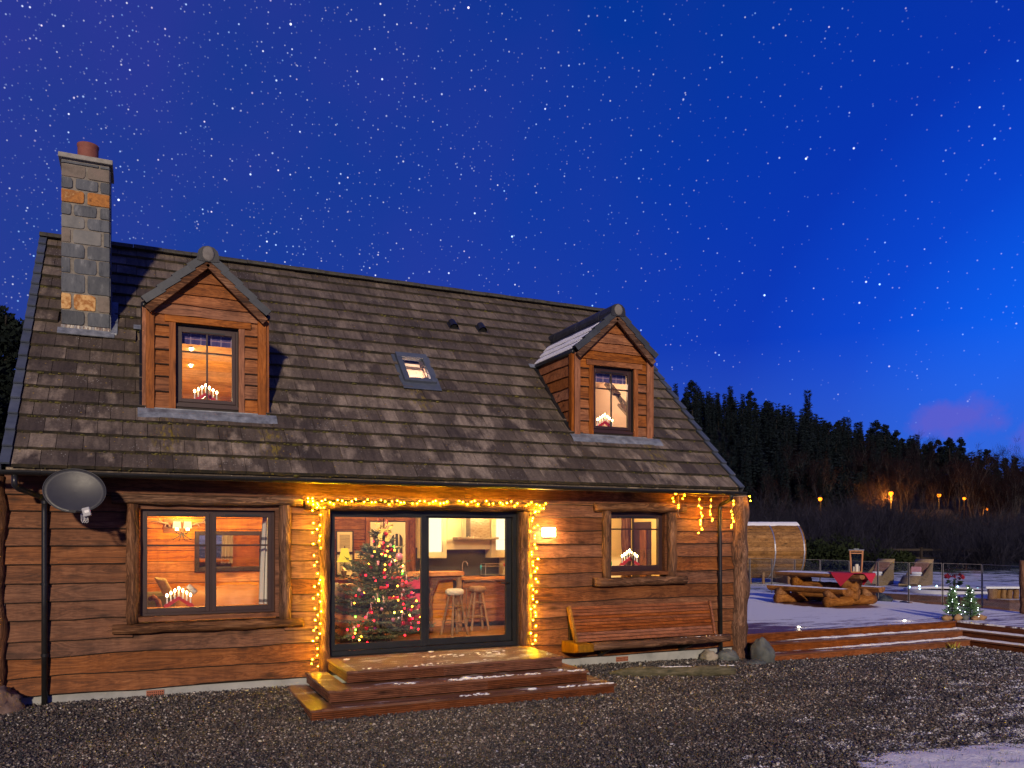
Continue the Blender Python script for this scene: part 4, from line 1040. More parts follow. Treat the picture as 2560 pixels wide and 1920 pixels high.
# skylight
def skylight():
    n = V((0, -math.sin(TH), math.cos(TH))); u = V((0, math.cos(TH), math.sin(TH)))
    def pt(x, y, h): return V((x, y, rz(y)))+n*h
    sk = MB()
    A, B = 1.28, 1.86; x0, x1 = 7.745, 8.295; LEN = (B-A)/math.cos(TH)/2; mid = (A+B)/2
    sk.obox(pt(x0+0.045, mid, 0.04), V((0.045, 0, 0)), u*LEN, n*0.035); sk.obox(pt(x1-0.045, mid, 0.04), V((0.045, 0, 0)), u*LEN, n*0.035)
    sk.obox(pt((x0+x1)/2, B-0.045, 0.042), V(((x1-x0)/2-0.0, 0, 0)), u*0.065, n*0.040); sk.obox(pt((x0+x1)/2, A+0.03, 0.038), V(((x1-x0)/2-0.09, 0, 0)), u*0.045, n*0.033)
    s = sk.build('skylight', M['slate'], roof, bevel=0.004)
    ap = MB(); ap.obox(pt((x0+x1)/2, A-0.055, 0.022), V(((x1-x0)/2+0.05, 0, 0)), u*0.10, n*0.005)
    for sx in (x0-0.03, x1+0.03): ap.obox(pt(sx, mid, 0.012), V((0.03, 0, 0)), u*LEN*1.04, n*0.005)
    ap.build('lead_flashing', M['slate'], roof)
    g = MB(); g.obox(pt((x0+x1)/2, mid, 0.046), V(((x1-x0)/2-0.085, 0, 0)), u*(LEN-0.09), n*0.003); g.build('roof_pane', M['glass'], roof)
    # light well below the pane
    lw = MB(); X0, X1, Y0, Y1 = 7.825, 8.215, 1.315, 1.745
    zt = lambda y: rz(y)-0.03
    zb = 4.28
    lw.add([(X0, Y0, zt(Y0)), (X0, Y1, zt(Y1)), (X0, Y1, zb), (X0, Y0, zb), (X1, Y0, zt(Y0)), (X1, Y1, zt(Y1)), (X1, Y1, zb), (X1, Y0, zb)],
           [(0, 1, 2, 3), (4, 7, 6, 5), (1, 5, 6, 2), (0, 3, 7, 4), (3, 2, 6, 7)])
    lw.build('light_well', M['plaster_pk'], roof)
    lamp('attic_lamp', (8.02, 1.42, 4.75), 16, (1.0, 0.66, 0.50), 0.05)
def lamp(name, loc, power, col, radius=0.05):
    l = bpy.data.lights.new(name, 'POINT'); l.energy = power; l.color = col; l.shadow_soft_size = radius
    o = bpy.data.objects.new(name, l); COL.objects.link(o); o.location = loc; return o
skylight()
def roof_vent(x, y):
    n = V((0, -math.sin(TH), math.cos(TH))); u = V((0, math.cos(TH), math.sin(TH)))
    c = V((x, y, rz(y)))
    m = MB(); m.obox(c+u*0.10+n*0.012, V((0.10, 0, 0)), u*0.12, n*0.006)
    k = 9; ring = []
    for s, hh, rr in ((0.02, 0, 0.085), (0.22, 0, 0.072)):
        ring.append([c+u*s+V((math.cos(PI*q/k)*rr, 0, 0))+n*(0.015+math.sin(PI*q/k)*rr*1.05) for q in range(k+1)])
    m.add(ring[0]+ring[1], [(i, i+1, i+k+2, i+k+1) for i in range(k)]+[tuple(range(k+1, 2*k+2))])
    o = m.build('roof_vent', M['plastic_bk'], roof)
    h = MB(); h.add([c+u*0.035+V((math.cos(PI*q/k)*0.058, 0, 0))+n*(0.017+math.sin(PI*q/k)*0.058) for q in range(k+1)], [tuple(range(k+1))]); h.build('vent_hole', M['black'], roof)
roof_vent(9.13, 2.66); roof_vent(9.705, 2.66)

# ---- dormers
def dormer(X, seed, snow):
    W = 1.557; mid = X+W/2; yd = 0.485
    body = MB()
    # front shell round the window opening and the two cheeks
    wx0, wx1, wz0, wz1 = X+0.375, X+1.187, 4.015, 5.115
    for a, b, c, d in ((X+0.02, wx0, rz(yd)-0.03, 5.42), (wx1, X+W-0.02, rz(yd)-0.03, 5.42), (wx0, wx1, rz(yd)-0.03, wz0), (wx0, wx1, wz1, 5.42)): body.box(a, b, yd+0.035, yd+0.10, c, d)
    body.prism([(X+0.02, 5.42), (X+W-0.02, 5.42), (mid, 6.02)], 'y', yd+0.035, yd+0.10)
    for xa in (X+0.012, X+W-0.052): body.prism([(yd+0.10, rz(yd+0.10)-0.02), (yd+0.10, 5.33), (1.93, 5.33)], 'x', xa, xa+0.04)
    d = body.build('dormer', M['reveal'], cabin)
    R = random.Random(seed)
    # boards left and right of the window
    lv = [3.945, 4.165, 4.375, 4.54, 4.745, 4.905, 5.07, 5.24]
    for x0, x1, off in ((X+0.10, X+0.292, 0.0), (X+1.265, X+1.452, -0.03)):
        for a, b in zip(lv, lv[1:]): plank(x0, x1, a+off+R.uniform(-.012, .012), b+off, seed+int(a*10)+int(x0), 0.006, 'plank_d', d, yd+0.03, 5)
    # gable boards cut to the rake
    gl = [5.225, 5.375, 5.525, 5.70, 5.97]
    for a, b in zip(gl, gl[1:]):
        ha = min(W/2-0.10, (6.03-a)/0.97); hb = max(0.01, min(W/2-0.10, (6.03-b)/0.97)); n = 12; vs = []; fs = []
        for i in range(n+1):
            t = i/n; w = 0.014*mnoise.noise(V((t*4+seed, a*9, 0)))
            vs += [(mid-ha+2*ha*t, yd-0.012, a+w), (mid-hb+2*hb*t, yd+0.022, b+0.02), (mid-ha+2*ha*t, yd+0.028, a+w)]
        for i in range(n): fs += [(i*3, i*3+3, i*3+4, i*3+1), (i*3+2, i*3, i*3+3, i*3+5)]
        MB().add(vs, fs).build('plank', M['plank_d'], d)
    # cheek boards
    for sx, xa in ((-1, X+0.008), (1, X+W-0.008)):
        lvc = [3.95+i*0.196 for i in range(8)]
        for a, b in zip(lvc, lvc[1:]):
            b2 = min(b+0.03, 5.34); n = 8; y0 = yd+0.06; vs = []; fs = []
            for i in range(n+1):
                t = i/n; w = 0.014*mnoise.noise(V((t*3+seed+sx, a*9, 4)))
                ya = y0+(max(y0+0.02, -0.45+(a-3.0275)/SL)-y0)*t; yb = y0+(max(y0+0.02, -0.45+(b2-3.0275)/SL)-y0)*t
                vs += [(xa+sx*0.034, ya, a+w+0.012), (xa+sx*0.004, yb, b2), (xa, ya, a+w+0.012)]
            for i in range(n): fs += [(i*3, i*3+1, i*3+4, i*3+3), (i*3+2, i*3+5, i*3+3, i*3)]
            o = MB().add(vs, fs).build('plank', M['plank_d'], d)
    for a, b in ((X+0.0, X+0.105), (X+1.445, X+W)): MB().box(a, b, yd-0.035, yd+0.055, rz(yd)-0.045, 5.30).build('corner_board', M['trim'], d, bevel=0.004)
    for xs, sx in ((X, -1), (X+W, 1)): MB().box(min(xs, xs+sx*0.045), max(xs, xs+sx*0.045), yd-0.0, yd+0.10, rz(yd)-0.02, 5.30).build('corner_board', M['trim'], d)
    # window trim
    for a, b in ((X+0.288, X+0.372), (X+1.190, X+1.268)): MB().box(a, b, yd-0.018, yd+0.05, 3.935, 5.122).build('window_trim', M['trim'], d, bevel=0.004)
    MB().box(X+0.232, X+1.352, yd-0.024, yd+0.05, 5.124, 5.215).build('window_trim', M['plank_d'], d, bevel=0.004)
    # window
    f = MB(); framebox(f, wx0+0.004, wx1-0.004, wz0+0.012, wz1-0.004, 0.565, 0.64, 0.030, 0.030, 0.030, 0.030)
    f.box(wx0-0.01, wx1+0.012, 0.50, 0.60, wz0-0.03, wz0+0.010)
    f.build('window_frame', M['frame_br'], d)
    s = MB(); framebox(s, wx0+0.034, wx1-0.034, wz0+0.044, wz1-0.036, 0.548, 0.60, 0.046, 0.046, 0.05, 0.06)
    zt = 4.756; s.box(wx0+0.07, wx1-0.07, 0.556, 0.584, zt-0.011, zt+0.011); s.box(mid-0.0-0.012, mid-0.0+0.012, 0.555, 0.585, wz0+0.09, wz1-0.09)
    s.build('sash', M['frame_br'], d, bevel=0.003)
    MB().box(wx0+0.18, wx1-0.18, 0.540, 0.549, wz1-0.085, wz1-0.068).build('trickle_vent', M['frame_bk'], d)
    MB().box(wx0+0.076, wx1-0.076, 0.573, 0.578, wz0+0.09, wz1-0.09).build('window_pane', M['glass'], d)
    rv = MB(); rv.box(wx0-0.0, wx0+0.003, yd+0.02, 0.66, wz0, wz1); rv.box(wx1-0.003, wx1, yd+0.02, 0.66, wz0, wz1); rv.box(wx0, wx1, yd+0.02, 0.66, wz1-0.003, wz1)
    rv.build('reveal_lining', M['frame_bk'], d)
    MB().box(wx0+0.03, wx1-0.03, 0.645, 0.80, wz0+0.045, wz0+0.072).build('inner_sill', M['white'], d)
    # barge boards
    ez, az = 5.265, 5.975
    for sx in (-1, 1):
        b = MB(); e = V((mid+sx*(W/2-0.02), 0.385, ez-0.03)); a = V((mid, 0.385, az-0.02))
        dv = (a-e); b.obox((a+e)/2, dv/2, V((0, 0.026, 0)), dv.normalized().cross(V((0, 1, 0)))*0.050)
        b.build('barge_board', M['log_x'], d, bevel=0.006)
    # dormer roof: decking, tiles in courses, verge caps, ridge
    pitch = math.atan2(az-ez, W/2); L = 0.98
    for sx in (-1, 1):
        u = V((-sx*math.cos(pitch), 0, math.sin(pitch))); n = V((sx*math.sin(pitch), 0, math.cos(pitch)))   # u runs up to the ridge
        base = V((mid, 0, az+0.075))
        dk = MB(); e0 = base-u*1.035
        def yb(z): return -0.45+(z-3.0275)/SL
        top = base; bot = e0
        vs = [top+V((0, 0.40, 0)), bot+V((0, 0.40, 0)), bot+V((0, yb(bot.z)+0.1, 0)), top+V((0, yb(top.z)+0.1, 0))]
        vs += [q-n*0.03 for q in vs]
        dk.add(vs, [(0, 1, 2, 3), (7, 6, 5, 4), (0, 4, 5, 1), (1, 5, 6, 2), (2, 6, 7, 3), (3, 7, 4, 0)]); dk.build('roof_deck', M['reveal'], d)
        G = 0.252
        for k in range(4):
            lo = base-u*(1.05-k*G); y = 0.44; zc = (lo+u*G*0.5).z
            q = 0
            while y < yb(zc)+0.28:
                yy = min(y+0.288, yb(zc)+0.30); m = MB(); c = lo+u*(0.150 if k < 3 else 0.130)+n*0.022+V((0, (y+yy)/2, 0))
                u2 = (u*math.cos(0.07)+n*-math.sin(0.07)); n2 = u2.cross(V((0, 1, 0)))*(-1 if sx < 0 else 1)
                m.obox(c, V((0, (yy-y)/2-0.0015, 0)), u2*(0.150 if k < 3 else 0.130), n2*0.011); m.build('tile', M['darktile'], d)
                y = yy; q += 1
                if yy-y > 5 or q > 12: break
            # verge cap
            m = MB(); c = lo+u*0.138+V((0, 0.405, 0))
            m.obox(c+n*0.050, V((0, 0.055, 0)), (u*math.cos(.09)-n*math.sin(.09))*0.152, n*0.012)
            m.obox(c+n*0.014+V((0, -0.050, 0)), V((0, 0.010+0.0013*(k+(sx > 0)*0.4), 0)), (u*math.cos(.09)-n*math.sin(.09))*0.152, n*0.050)
            m.build('verge_tile', M['darkslate'], d)
            if snow and sx < 0 and k < 3:
                sm = MB(); N = 26; y0, y1 = 0.50, yb(zc)+0.05; vs = []; fs = []
                for i in range(N+1):
                    yy = y0+(y1-y0)*i/N; w = 0.5+0.5*mnoise.noise(V((yy*3, k*7, seed))); tp = 0.10+0.03*w
                    for s_, h in ((0.012+0.015*w, 0.036), (0.022+0.015*w, 0.056), (tp+0.09, 0.050+0.008*w), (tp+0.135, 0.030)):
                        vs.append(lo+u*s_+n*h+V((0, yy, 0)))
                for i in range(N):
                    for j in range(3): fs.append((i*4+j, i*4+j+4, i*4+j+5, i*4+j+1))
                fs += [(0, 1, 2, 3), (N*4+3, N*4+2, N*4+1, N*4)]
                sm.add(vs, fs); sm.build('snow', M['snow'], d, smooth=True, kind='stuff')
        # eaves gutter of the dormer
        g0 = base-u*1.055+V((sx*0.02, 0.47, -0.015)); g = MB().tube([g0, g0+V((0, yb(g0.z)-0.44, 0))], 0.042, 10); g.build('gutter', M['plastic_bk'], d, smooth=True)
    y = 0.33; k = 0; ye = -0.45+(az+0.12-3.0275)/SL
    while y < ye:
        L = min(0.42, ye-y+0.06); m = MB(); rr = 0.142+0.004*(k % 2)
        poly = [(mid+math.cos(PI*q/6)*rr, az+0.075+math.sin(PI*q/6)*rr*0.92) for q in range(7)]
        poly += [(mid-rr, az+0.0), (mid-rr*0.55, az-0.01), (mid+rr*0.55, az-0.01), (mid+rr, az+0.0)]
        m.prism(poly, 'y', y, y+L-0.003); m.build('ridge_tile', M['darktile'], d); y += 0.42; k += 1
    m = MB(); m.ball((mid, 0.328, az+0.095), (0.082, 0.018, 0.098), 12, 8, 0.15, seed); m.build('mortar_plug', M['cap_mortar'], d, smooth=True)
    # lead apron and valleys
    n = V((0, -math.sin(TH), math.cos(TH))); u = V((0, math.cos(TH), math.sin(TH)))
    m = MB(); m.box(X-0.01, X+W+0.01, yd-0.028, yd+0.03, rz(yd)-0.10, rz(yd)+0.005)
    N = 24; vs = []; fs = []
    for i in range(N+1):
        x = X-0.10+(W+0.24)*i/N; lo = yd-0.165+0.014*mnoise.noise(V((x*4, seed, 0)))
        for yy, h in ((yd-0.025, 0.02), ((yd+lo)/2-0.01, 0.030+0.008*mnoise.noise(V((x*9, seed, 3)))), (lo, 0.016)): vs.append(V((x, yy, rz(yy)))+n*h)
    for i in range(N):
        for j in range(2): fs.append((i*3+j, i*3+j+1, i*3+j+4, i*3+j+3))
    m.add(vs, fs); m.build('lead_apron', M['lead'], d, smooth=False)
    for sx, xs in ((-1, X), (1, X+W)):
        m = MB(); m.obox(V((xs+sx*0.085, 1.90, rz(1.90)))+n*0.03, V((0.075, 0, 0)), u*0.055, n*0.004); m.build('lead_flashing', M['lead'], d)
        m = MB(); a = V((xs+sx*0.045, yd+0.02, rz(yd+0.02)))+n*0.02; b = V((xs+sx*0.045, 1.92, rz(1.92)))+n*0.02
        m.obox((a+b)/2, V((0.035, 0, 0)), (b-a)/2, n*0.006); m.build('lead_flashing', M['frame_bk'], d)
    # valley strips between dormer roof and main roof
    return d
D1 = dormer(3.8957, 21, False); D2 = dormer(10.4605, 47, True)

# attic rooms behind the dormer windows
def attic_room(X, woody):
    W = 1.557; x0, x1, y0, y1, z0, z1 = X+0.055, X+W-0.055, 0.60, 3.2, 3.45, 5.42
    rm = MB()
    rm.add([(x0, y0, z0), (x1, y0, z0), (x1, y1, z0), (x0, y1, z0)], [(0, 1, 2, 3)]); fl = rm.build('attic_floor', M['floor_wood'], cabin)
    mm = M['pale_pine'] if woody else M['plaster_pk']
    zc = 5.30
    def quad(nm, pts, mat, par=cabin):
        return MB().add(pts, [tuple(range(len(pts)))]).build(nm, mat, par)
    if woody:
        bw = quad('attic_wall', [(x0, y1, z0), (x1, y1, z0), (x1, y1, zc), (x0, y1, zc)], M['reveal'])
        for k in range(7):
            a = z0+0.02+k*0.155; MB().box(x0+0.004, x1-0.004, y1-0.022, y1-0.002, a+0.004, a+0.152).build('plank', M['pale_pine'], bw)
        # sloping boarded ceiling rising from the back
        cl = quad('attic_ceiling', [(x0, 3.19, 4.54), (x1, 3.19, 4.54), (x1, 0.95, 5.44), (x0, 0.95, 5.44)], M['reveal'])
        nrm = V((0, -0.9, -2.24)).normalized(); uu = V((0, -2.24, 0.9)).normalized()
        for k in range(16):
            c = V(((x0+x1)/2, 3.19, 4.54))+uu*(0.075+k*0.150)+nrm*0.012
            MB().obox(c, V(((x1-x0)/2-0.004, 0, 0)), uu*0.0735, nrm*0.009).build('plank', M['pale_pine'], cl)
        dr = MB().box(x1-0.05, x1-0.012, 1.9, 2.7, z0, 4.9); dr.build('attic_door', M['cream'], cabin)
        for xx, yy in ((4.535, 1.79), (4.55, 2.21)):
            zz = 4.54+(3.19-yy)*0.9/2.24-0.028
            MB().lathe((xx, yy, zz), [(0.045, 0.0), (0.045, 0.02), (0.0, 0.021)], 12).build('downlight_rim', M['white'], cl)
            MB().ball((xx, yy, zz-0.012), 0.022, 8, 6).build('downlight_bulb', M['spot_glow'], cl)
    else:
        quad('attic_wall', [(x0, y1, z0), (x1, y1, z0), (x1, y1, zc), (x0, y1, zc)], M['plaster_pk'])
        quad('attic_ceiling', [(x0, y1, 4.9), (x1, y1, 4.9), (x1, 1.0, 5.43), (x0, 1.0, 5.43)], M['plaster_pk'])
        lg = log((X+0.20, 2.35, 5.25), (X+1.38, 2.35, 3.55), 0.075, seed=77); lg.build('attic_beam', M['log_x'], cabin, smooth=True)
        lg = log((X+0.04, 2.75, 4.62), (X+0.62, 2.75, 4.72), 0.075, seed=78); lg.build('attic_beam', M['log_x'], cabin, smooth=True)
        bw = MB().box(x0, X+0.60, 2.85, 2.9, z0, 4.5); bw.build('attic_cupboard', M['darkframe'], cabin)
    for xa in (x0, x1): quad('attic_wall', [(xa, y0, z0), (xa, y1, z0), (xa, y1, 4.8), (xa, 1.9, 5.35), (xa, y0, 5.35)], mm)
    wx0, wx1 = X+0.45, X+1.11
    b = MB(); N = 24; z0b, z1b = 4.885, 5.05; vs = []; fs = []
    for i in range(N+1):
        x = wx0-0.03+(wx1-wx0+0.06)*i/N; vs += [(x, 0.665+0.006*math.sin(i*1.9), z0b+0.0), (x, 0.66, z1b)]
    fs = [(i*2, i*2+2, i*2+3, i*2+1) for i in range(N)]
    bl = MB().add(vs, fs).build('roman_blind', M['blind'], None)
    tag(bl, 'plaid roman blind pulled up in the left dormer window' if woody else 'plaid roman blind pulled up in the right dormer window', 'blind', 'blinds in the dormer windows')
    MB().box(wx0-0.03, wx1-0.02, 0.648, 0.655, 5.03, 5.055).build('head_rail', M['white'], bl)
attic_room(3.8957, True); attic_room(10.4605, False)
lamp('attic_light', (4.75, 1.5, 4.15), 52, (1.0, 0.72, 0.38), 0.06)
lamp('attic_light', (11.1, 1.35, 5.0), 46, (1.0, 0.66, 0.42), 0.06)

# ---- ground-floor rooms
B = 3.25
def rooms():
    fl = MB().box(2.57, 12.92, 0.175, 3.45, 0.44, 0.50).build('floor', M['frame_bk'], cabin)
    y = 0.18
    while y < 3.4:
        MB().box(5.9, 12.9, y+0.0015, y+0.1385, 0.4985, 0.512).build('floorboard', M['floor_wood'], fl); y += 0.14
    MB().box(2.57, 5.9, 0.18, 3.4, 0.499, 0.511).build('floorboard', M['floor_wood'], fl)
    MB().box(2.57, 12.92, 0.175, 3.45, 2.86, 2.94).build('ceiling', M['brown_wood'], cabin)
    # boarded wall of the sitting room
    w = MB().box(2.57, 8.56, B+0.02, B+0.10, 0.51, 2.86).build('interior_wall', M['reveal'], cabin)
    k = 0; z = 0.515
    while z < 2.84:
        z1 = min(z+0.182, 2.855)
        MB().box(2.58, 6.20, B-0.004, B+0.02, z+0.004, z1-0.004).build('plank', M['orange_wood'], w, bevel=0.004)
        MB().box(6.204, 7.60, B-0.004, B+0.02, z+0.004, z1-0.004).build('plank', M['brown_wood'], w, bevel=0.004)
        z = z1
    MB().box(7.605, 7.68, B-0.03, B+0.02, 0.51, 2.50).build('door_post', M['brown_wood_z'], w)
    MB().box(7.605, 8.56, B-0.03, B+0.02, 2.503, 2.855).build('lintel_board', M['brown_wood'], w)
    MB().box(8.37, 8.44, B-0.03, B+0.02, 0.51, 2.50).build('door_post', M['brown_wood_z'], w); MB().box(8.445, 8.56, B-0.02, B+0.02, 0.51, 2.50).build('door_post', M['brown_wood_z'], w)
    # arched double door with panes
    for a, b in ((7.69, 8.02), (8.03, 8.36)):
        d = MB(); m0, m1 = a+0.05, b-0.05; c = (a+b)/2; r = (m1-m0)/2
        n = 10; zsp = 2.15
        arch = [(c+r*math.cos(PI*q/n), zsp+r*math.sin(PI*q/n)*1.0) for q in range(n+1)]
        poly_top = [(a, zsp), (a, 2.48), (b, 2.48), (b, zsp)]
        # side stiles, bottom, and the spandrel over the arch
        d.box(a, m0, B-0.035, B+0.0, 0.52, zsp); d.box(m1, b, B-0.035, B+0.0, 0.52, zsp); d.box(m0, m1, B-0.034, B-0.001, 0.52, 1.25)
        pts = [(b, zsp)]+[(b, 2.48), (a, 2.48), (a, zsp)]+arch[::-1]
        for q in range(n):
            x0_, z0_ = arch[q]; x1_, z1_ = arch[q+1]
            d.prism([(x0_, z0_), (x0_, 2.48), (x1_, 2.48), (x1_, z1_)], 'y', B-0.035, B)
        d.box(a, m0, B-0.034, B-0.001, zsp, 2.48); d.box(m1, b, B-0.034, B-0.001, zsp, 2.48)
        for q in (1, 2): x = m0+(m1-m0)*q/3; d.box(x-0.010, x+0.010, B-0.03, B-0.006, 1.25, 2.34 if True else 0)
        d.box(m0, m1, B-0.029, B-0.007, 2.00, 2.03); d.box(m0, m1, B-0.029, B-0.007, 1.62, 1.65)
        o = d.build('arched_door', M['cream'], cabin)
        MB().box(m0, m1, B-0.004, B+0.004, 1.25, 2.3).build('pane', M['splash'], o)
    kw = MB().box(8.56, 10.34, B+0.0, B+0.10, 0.51, 2.86).build('interior_wall', M['plaster'], cabin)
    MB().box(10.30, 10.40, 0.18, B-0.002, 0.51, 2.86).build('interior_wall', M['plaster'], cabin)
    MB().box(10.402, 12.92, 2.62, 2.70, 0.51, 2.86).build('interior_wall', M['plaster'], cabin)
    gw = MB().box(12.86, 12.928, 0.18, 2.615, 0.51, 2.86).build('interior_wall', M['plaster'], cabin)
    log((12.80, 2.52, 0.52), (12.80, 2.52, 2.85), 0.10, seed=61).build('interior_post', M['log_z'], cabin, smooth=True)
    MB().box(12.835, 12.859, 1.72, 2.36, 0.52, 2.50).build('inner_door', M['frame_br'], cabin)
    o = MB().box(12.815, 12.834, 1.84, 2.06, 0.60, 2.36).build('inner_door', M['brown_wood_z'], cabin)
rooms()

# kitchen units
def kitchen():
    MB().box(8.57, 10.29, B-0.012, B-0.002, 1.40, 2.0).build('splashback', M['splash'], cabin)
    k = thing('kitchen_wall_cabinet', 'cream wall cabinet with glowing glass door left of the cooker hood', 'cabinet', (8.7, 2.92, 1.80))
    MB().box(8.60, 9.075, 2.93, B-0.014, 1.80, 2.84).build('carcass', M['cream'], k)
    f = MB(); framebox(f, 8.61, 9.07, 1.81, 2.83, 2.908, 2.928, 0.07, 0.10, 0.11, 0.07); f.build('door', M['cream'], k, bevel=0.003)
    MB().box(8.68, 8.97, 2.915, 2.922, 1.92, 2.76).build('glass_panel', M['cab_glow'], k)
    MB().tube([(8.985, 2.908, 1.92), (8.985, 2.885, 1.94), (8.985, 2.885, 2.12), (8.985, 2.908, 2.14)], 0.006, 6).build('handle', M['steel'], k)
    k2 = thing('kitchen_wall_cabinet', 'cream wall cabinet with glowing glass door right of the cooker hood', 'cabinet', (10.15, 2.92, 1.80))
    MB().box(9.99, 10.295, 2.93, B-0.014, 1.80, 2.84).build('carcass', M['cream'], k2)
    f = MB(); framebox(f, 9.985, 10.295, 1.81, 2.83, 2.908, 2.928, 0.10, 0.02, 0.14, 0.07); f.build('door', M['cream'], k2, bevel=0.003)
    MB().box(10.08, 10.28, 2.915, 2.922, 1.95, 2.76).build('glass_panel', M['cab_glow'], k2)
    MB().tube([(10.06, 2.908, 1.95), (10.06, 2.885, 1.97), (10.06, 2.885, 2.15), (10.06, 2.908, 2.17)], 0.006, 6).build('handle', M['steel'], k2)
    k3 = thing('kitchen_bridging_cabinet', 'cream bridging cabinet behind the steel cooker hood', 'cabinet', (9.5, 2.95, 1.97))
    MB().box(9.08, 9.985, 2.96, B-0.014, 1.965, 2.84).build('carcass', M['cream'], k3)
    for a, b in ((9.09, 9.43), (9.435, 9.70), (9.705, 9.98)):
        f = MB(); framebox(f, a, b, 2.10, 2.83, 2.94, 2.958, 0.05, 0.05, 0.06, 0.06); f.box(a+0.05, b-0.05, 2.948, 2.957, 2.16, 2.77); f.build('door', M['cream'], k3)
        MB().tube([(b-0.03, 2.94, 2.20), (b-0.03, 2.92, 2.21), (b-0.03, 2.92, 2.33), (b-0.03, 2.94, 2.34)], 0.005, 6).build('handle', M['steel'], k3)
    h = thing('cooker_hood', 'stainless steel chimney cooker hood in front of cream cabinets', 'cooker hood', (9.65, 2.8, 2.15))
    MB().box(9.20, 10.035, 2.66, 2.935, 2.155, 2.20).build('canopy', M['steel'], h, bevel=0.004)
    MB().box(9.07, 10.17, 2.64, 2.935, 2.146, 2.153).build('glass_visor', M['jar_glass'], h)
    MB().box(9.47, 9.87, 2.70, 2.935, 2.202, 2.85).build('duct', M['steel'], h, bevel=0.004)
    # worktop and plank-fronted base units
    c = thing('kitchen_counter', 'kitchen counter with live edge wooden top and plank front', 'counter', (9.8, 2.9, 0.51))
    MB().box(9.10, 10.295, 2.62, B-0.014, 1.395, 1.445).build('worktop', M['orange_wood'], c, bevel=0.006)
    log((9.32, 2.625, 1.372), (10.29, 2.625, 1.372), 0.026, seed=51, seg=8).build('live_edge', M['log_x'], c)
    cb = MB().box(9.12, 10.295, 2.68, B-0.02, 0.60, 1.37).build('carcass', M['reveal'], c)
    for q in range(6):
        z = 0.60+q*0.128; MB().box(9.30, 10.29, 2.655, 2.678, z+0.003, z+0.125).build('plank', M['brown_wood'], c)
    for x in (9.36, 10.165): MB().tube([(x, 2.655, 0.72), (x, 2.63, 0.73), (x, 2.63, 1.23), (x, 2.655, 1.24)], 0.008, 6).build('handle', M['steel'], c)
    MB().box(9.15, 10.29, 2.74, 2.80, 0.515, 0.60).build('plinth_board', M['frame_bk'], c)
    tp = thing('swan_neck_tap', 'chrome swan neck tap behind the breakfast bar', 'tap', (9.42, 3.0, 1.446))
    MB().tube([(9.42, 3.0, 1.446), (9.42, 3.0, 1.65), (9.425, 3.0, 1.70), (9.45, 2.99, 1.735), (9.48, 2.97, 1.735), (9.505, 2.955, 1.70), (9.51, 2.95, 1.65)], 0.011, 8).build('spout', M['steel'], tp, smooth=True)
    MB().lathe((9.42, 3.0, 1.446), [(0.026, 0), (0.022, 0.05), (0.012, 0.06)], 10).build('tap_body', M['steel'], tp)
    r = thing('dish_rack', 'wire dish drying rack on the kitchen counter', 'dish rack', (10.02, 2.95, 1.446))
    m = MB()
    for y in (2.85, 3.08):
        for z in (1.475, 1.64, 1.685): m.tube([(9.84, y, z), (10.22, y, z)], 0.005, 6)
        for x in (9.84, 10.22): m.tube([(x, y, 1.447), (x, y, 1.69)], 0.005, 6)
    m.build('frame', M['steel'], r)
    m = MB()
    for q in range(13): x = 9.855+q*0.029; m.tube([(x, 2.85, 1.64), (x, 2.86, 1.625), (x, 3.07, 1.625), (x, 3.08, 1.64)], 0.003, 5)
    m.build('rack_wires', M['steel'], r, kind='stuff')
    MB().box(9.82, 10.24, 2.83, 3.10, 1.447, 1.458).build('drip_tray', M['plastic_bk'], r)
    s = thing('soap_bottle', 'clear soap bottle with teal pump beside the dish rack', 'bottle', (9.765, 2.9, 1.446))
    MB().lathe((9.765, 2.9, 1.446), [(0.03, 0), (0.032, 0.08), (0.03, 0.10), (0.012, 0.125)], 10).build('body', M['jar_glass'], s, smooth=True)
    MB().lathe((9.765, 2.9, 1.572), [(0.013, 0), (0.013, 0.03), (0.02, 0.035), (0.02, 0.075), (0.006, 0.09)], 10).build('pump', m_noise('teal_plastic', [(0.02, 0.20, 0.28)], 5, 0.5, 0), s)
    j = thing('storage_jar', 'cream storage jar with red lid at the right of the dish rack', 'jar', (10.262, 2.9, 1.446))
    MB().lathe((10.262, 2.9, 1.446), [(0.03, 0), (0.03, 0.18)], 12).build('body', M['cream'], j); MB().lathe((10.262, 2.9, 1.627), [(0.031, 0), (0.031, 0.05), (0.01, 0.055)], 12).build('lid', M['red'], j)
    # breakfast bar
    b = thing('breakfast_bar', 'breakfast bar with thick orange wooden top on timber posts', 'counter', (8.4, 2.1, 0.512))
    top = [(7.74, 2.12), (7.95, 1.96), (8.6, 1.95), (9.02, 2.0), (9.11, 2.10), (9.11, 2.45), (7.9, 2.45)]
    MB().prism(top, 'z', 1.515, 1.585).build('bar_top', M['orange_wood'], b, bevel=0.006)
    MB().box(8.0, 8.42, 2.03, 2.40, 0.55, 1.50).build('cupboard', M['red_bench'], b, label='red painted cupboard under the bar')
    MB().box(7.98, 8.44, 2.02, 2.025, 1.22, 1.30).build('cupboard_rail', M['frame_bk'], b)
    log((8.47, 2.12, 0.513), (8.47, 2.12, 1.30), 0.05, seed=70).build('post', M['stool_wood'], b, smooth=True)
    log((9.03, 2.15, 0.513), (9.03, 2.15, 1.512), 0.052, seed=71).build('post', M['stool_wood'], b, smooth=True)
    for q in range(6): MB().box(8.53, 8.97, 2.30, 2.33, 0.60+q*0.15, 0.747+q*0.15).build('plank', M['orange_wood'], b)
    m = MB(); m.prism([(8.43, 1.512), (8.43, 1.10), (8.50, 1.16), (8.62, 1.43), (8.97, 1.46), (8.97, 1.512)], 'y', 2.08, 2.13); m.build('bracket', M['brown_wood'], b)
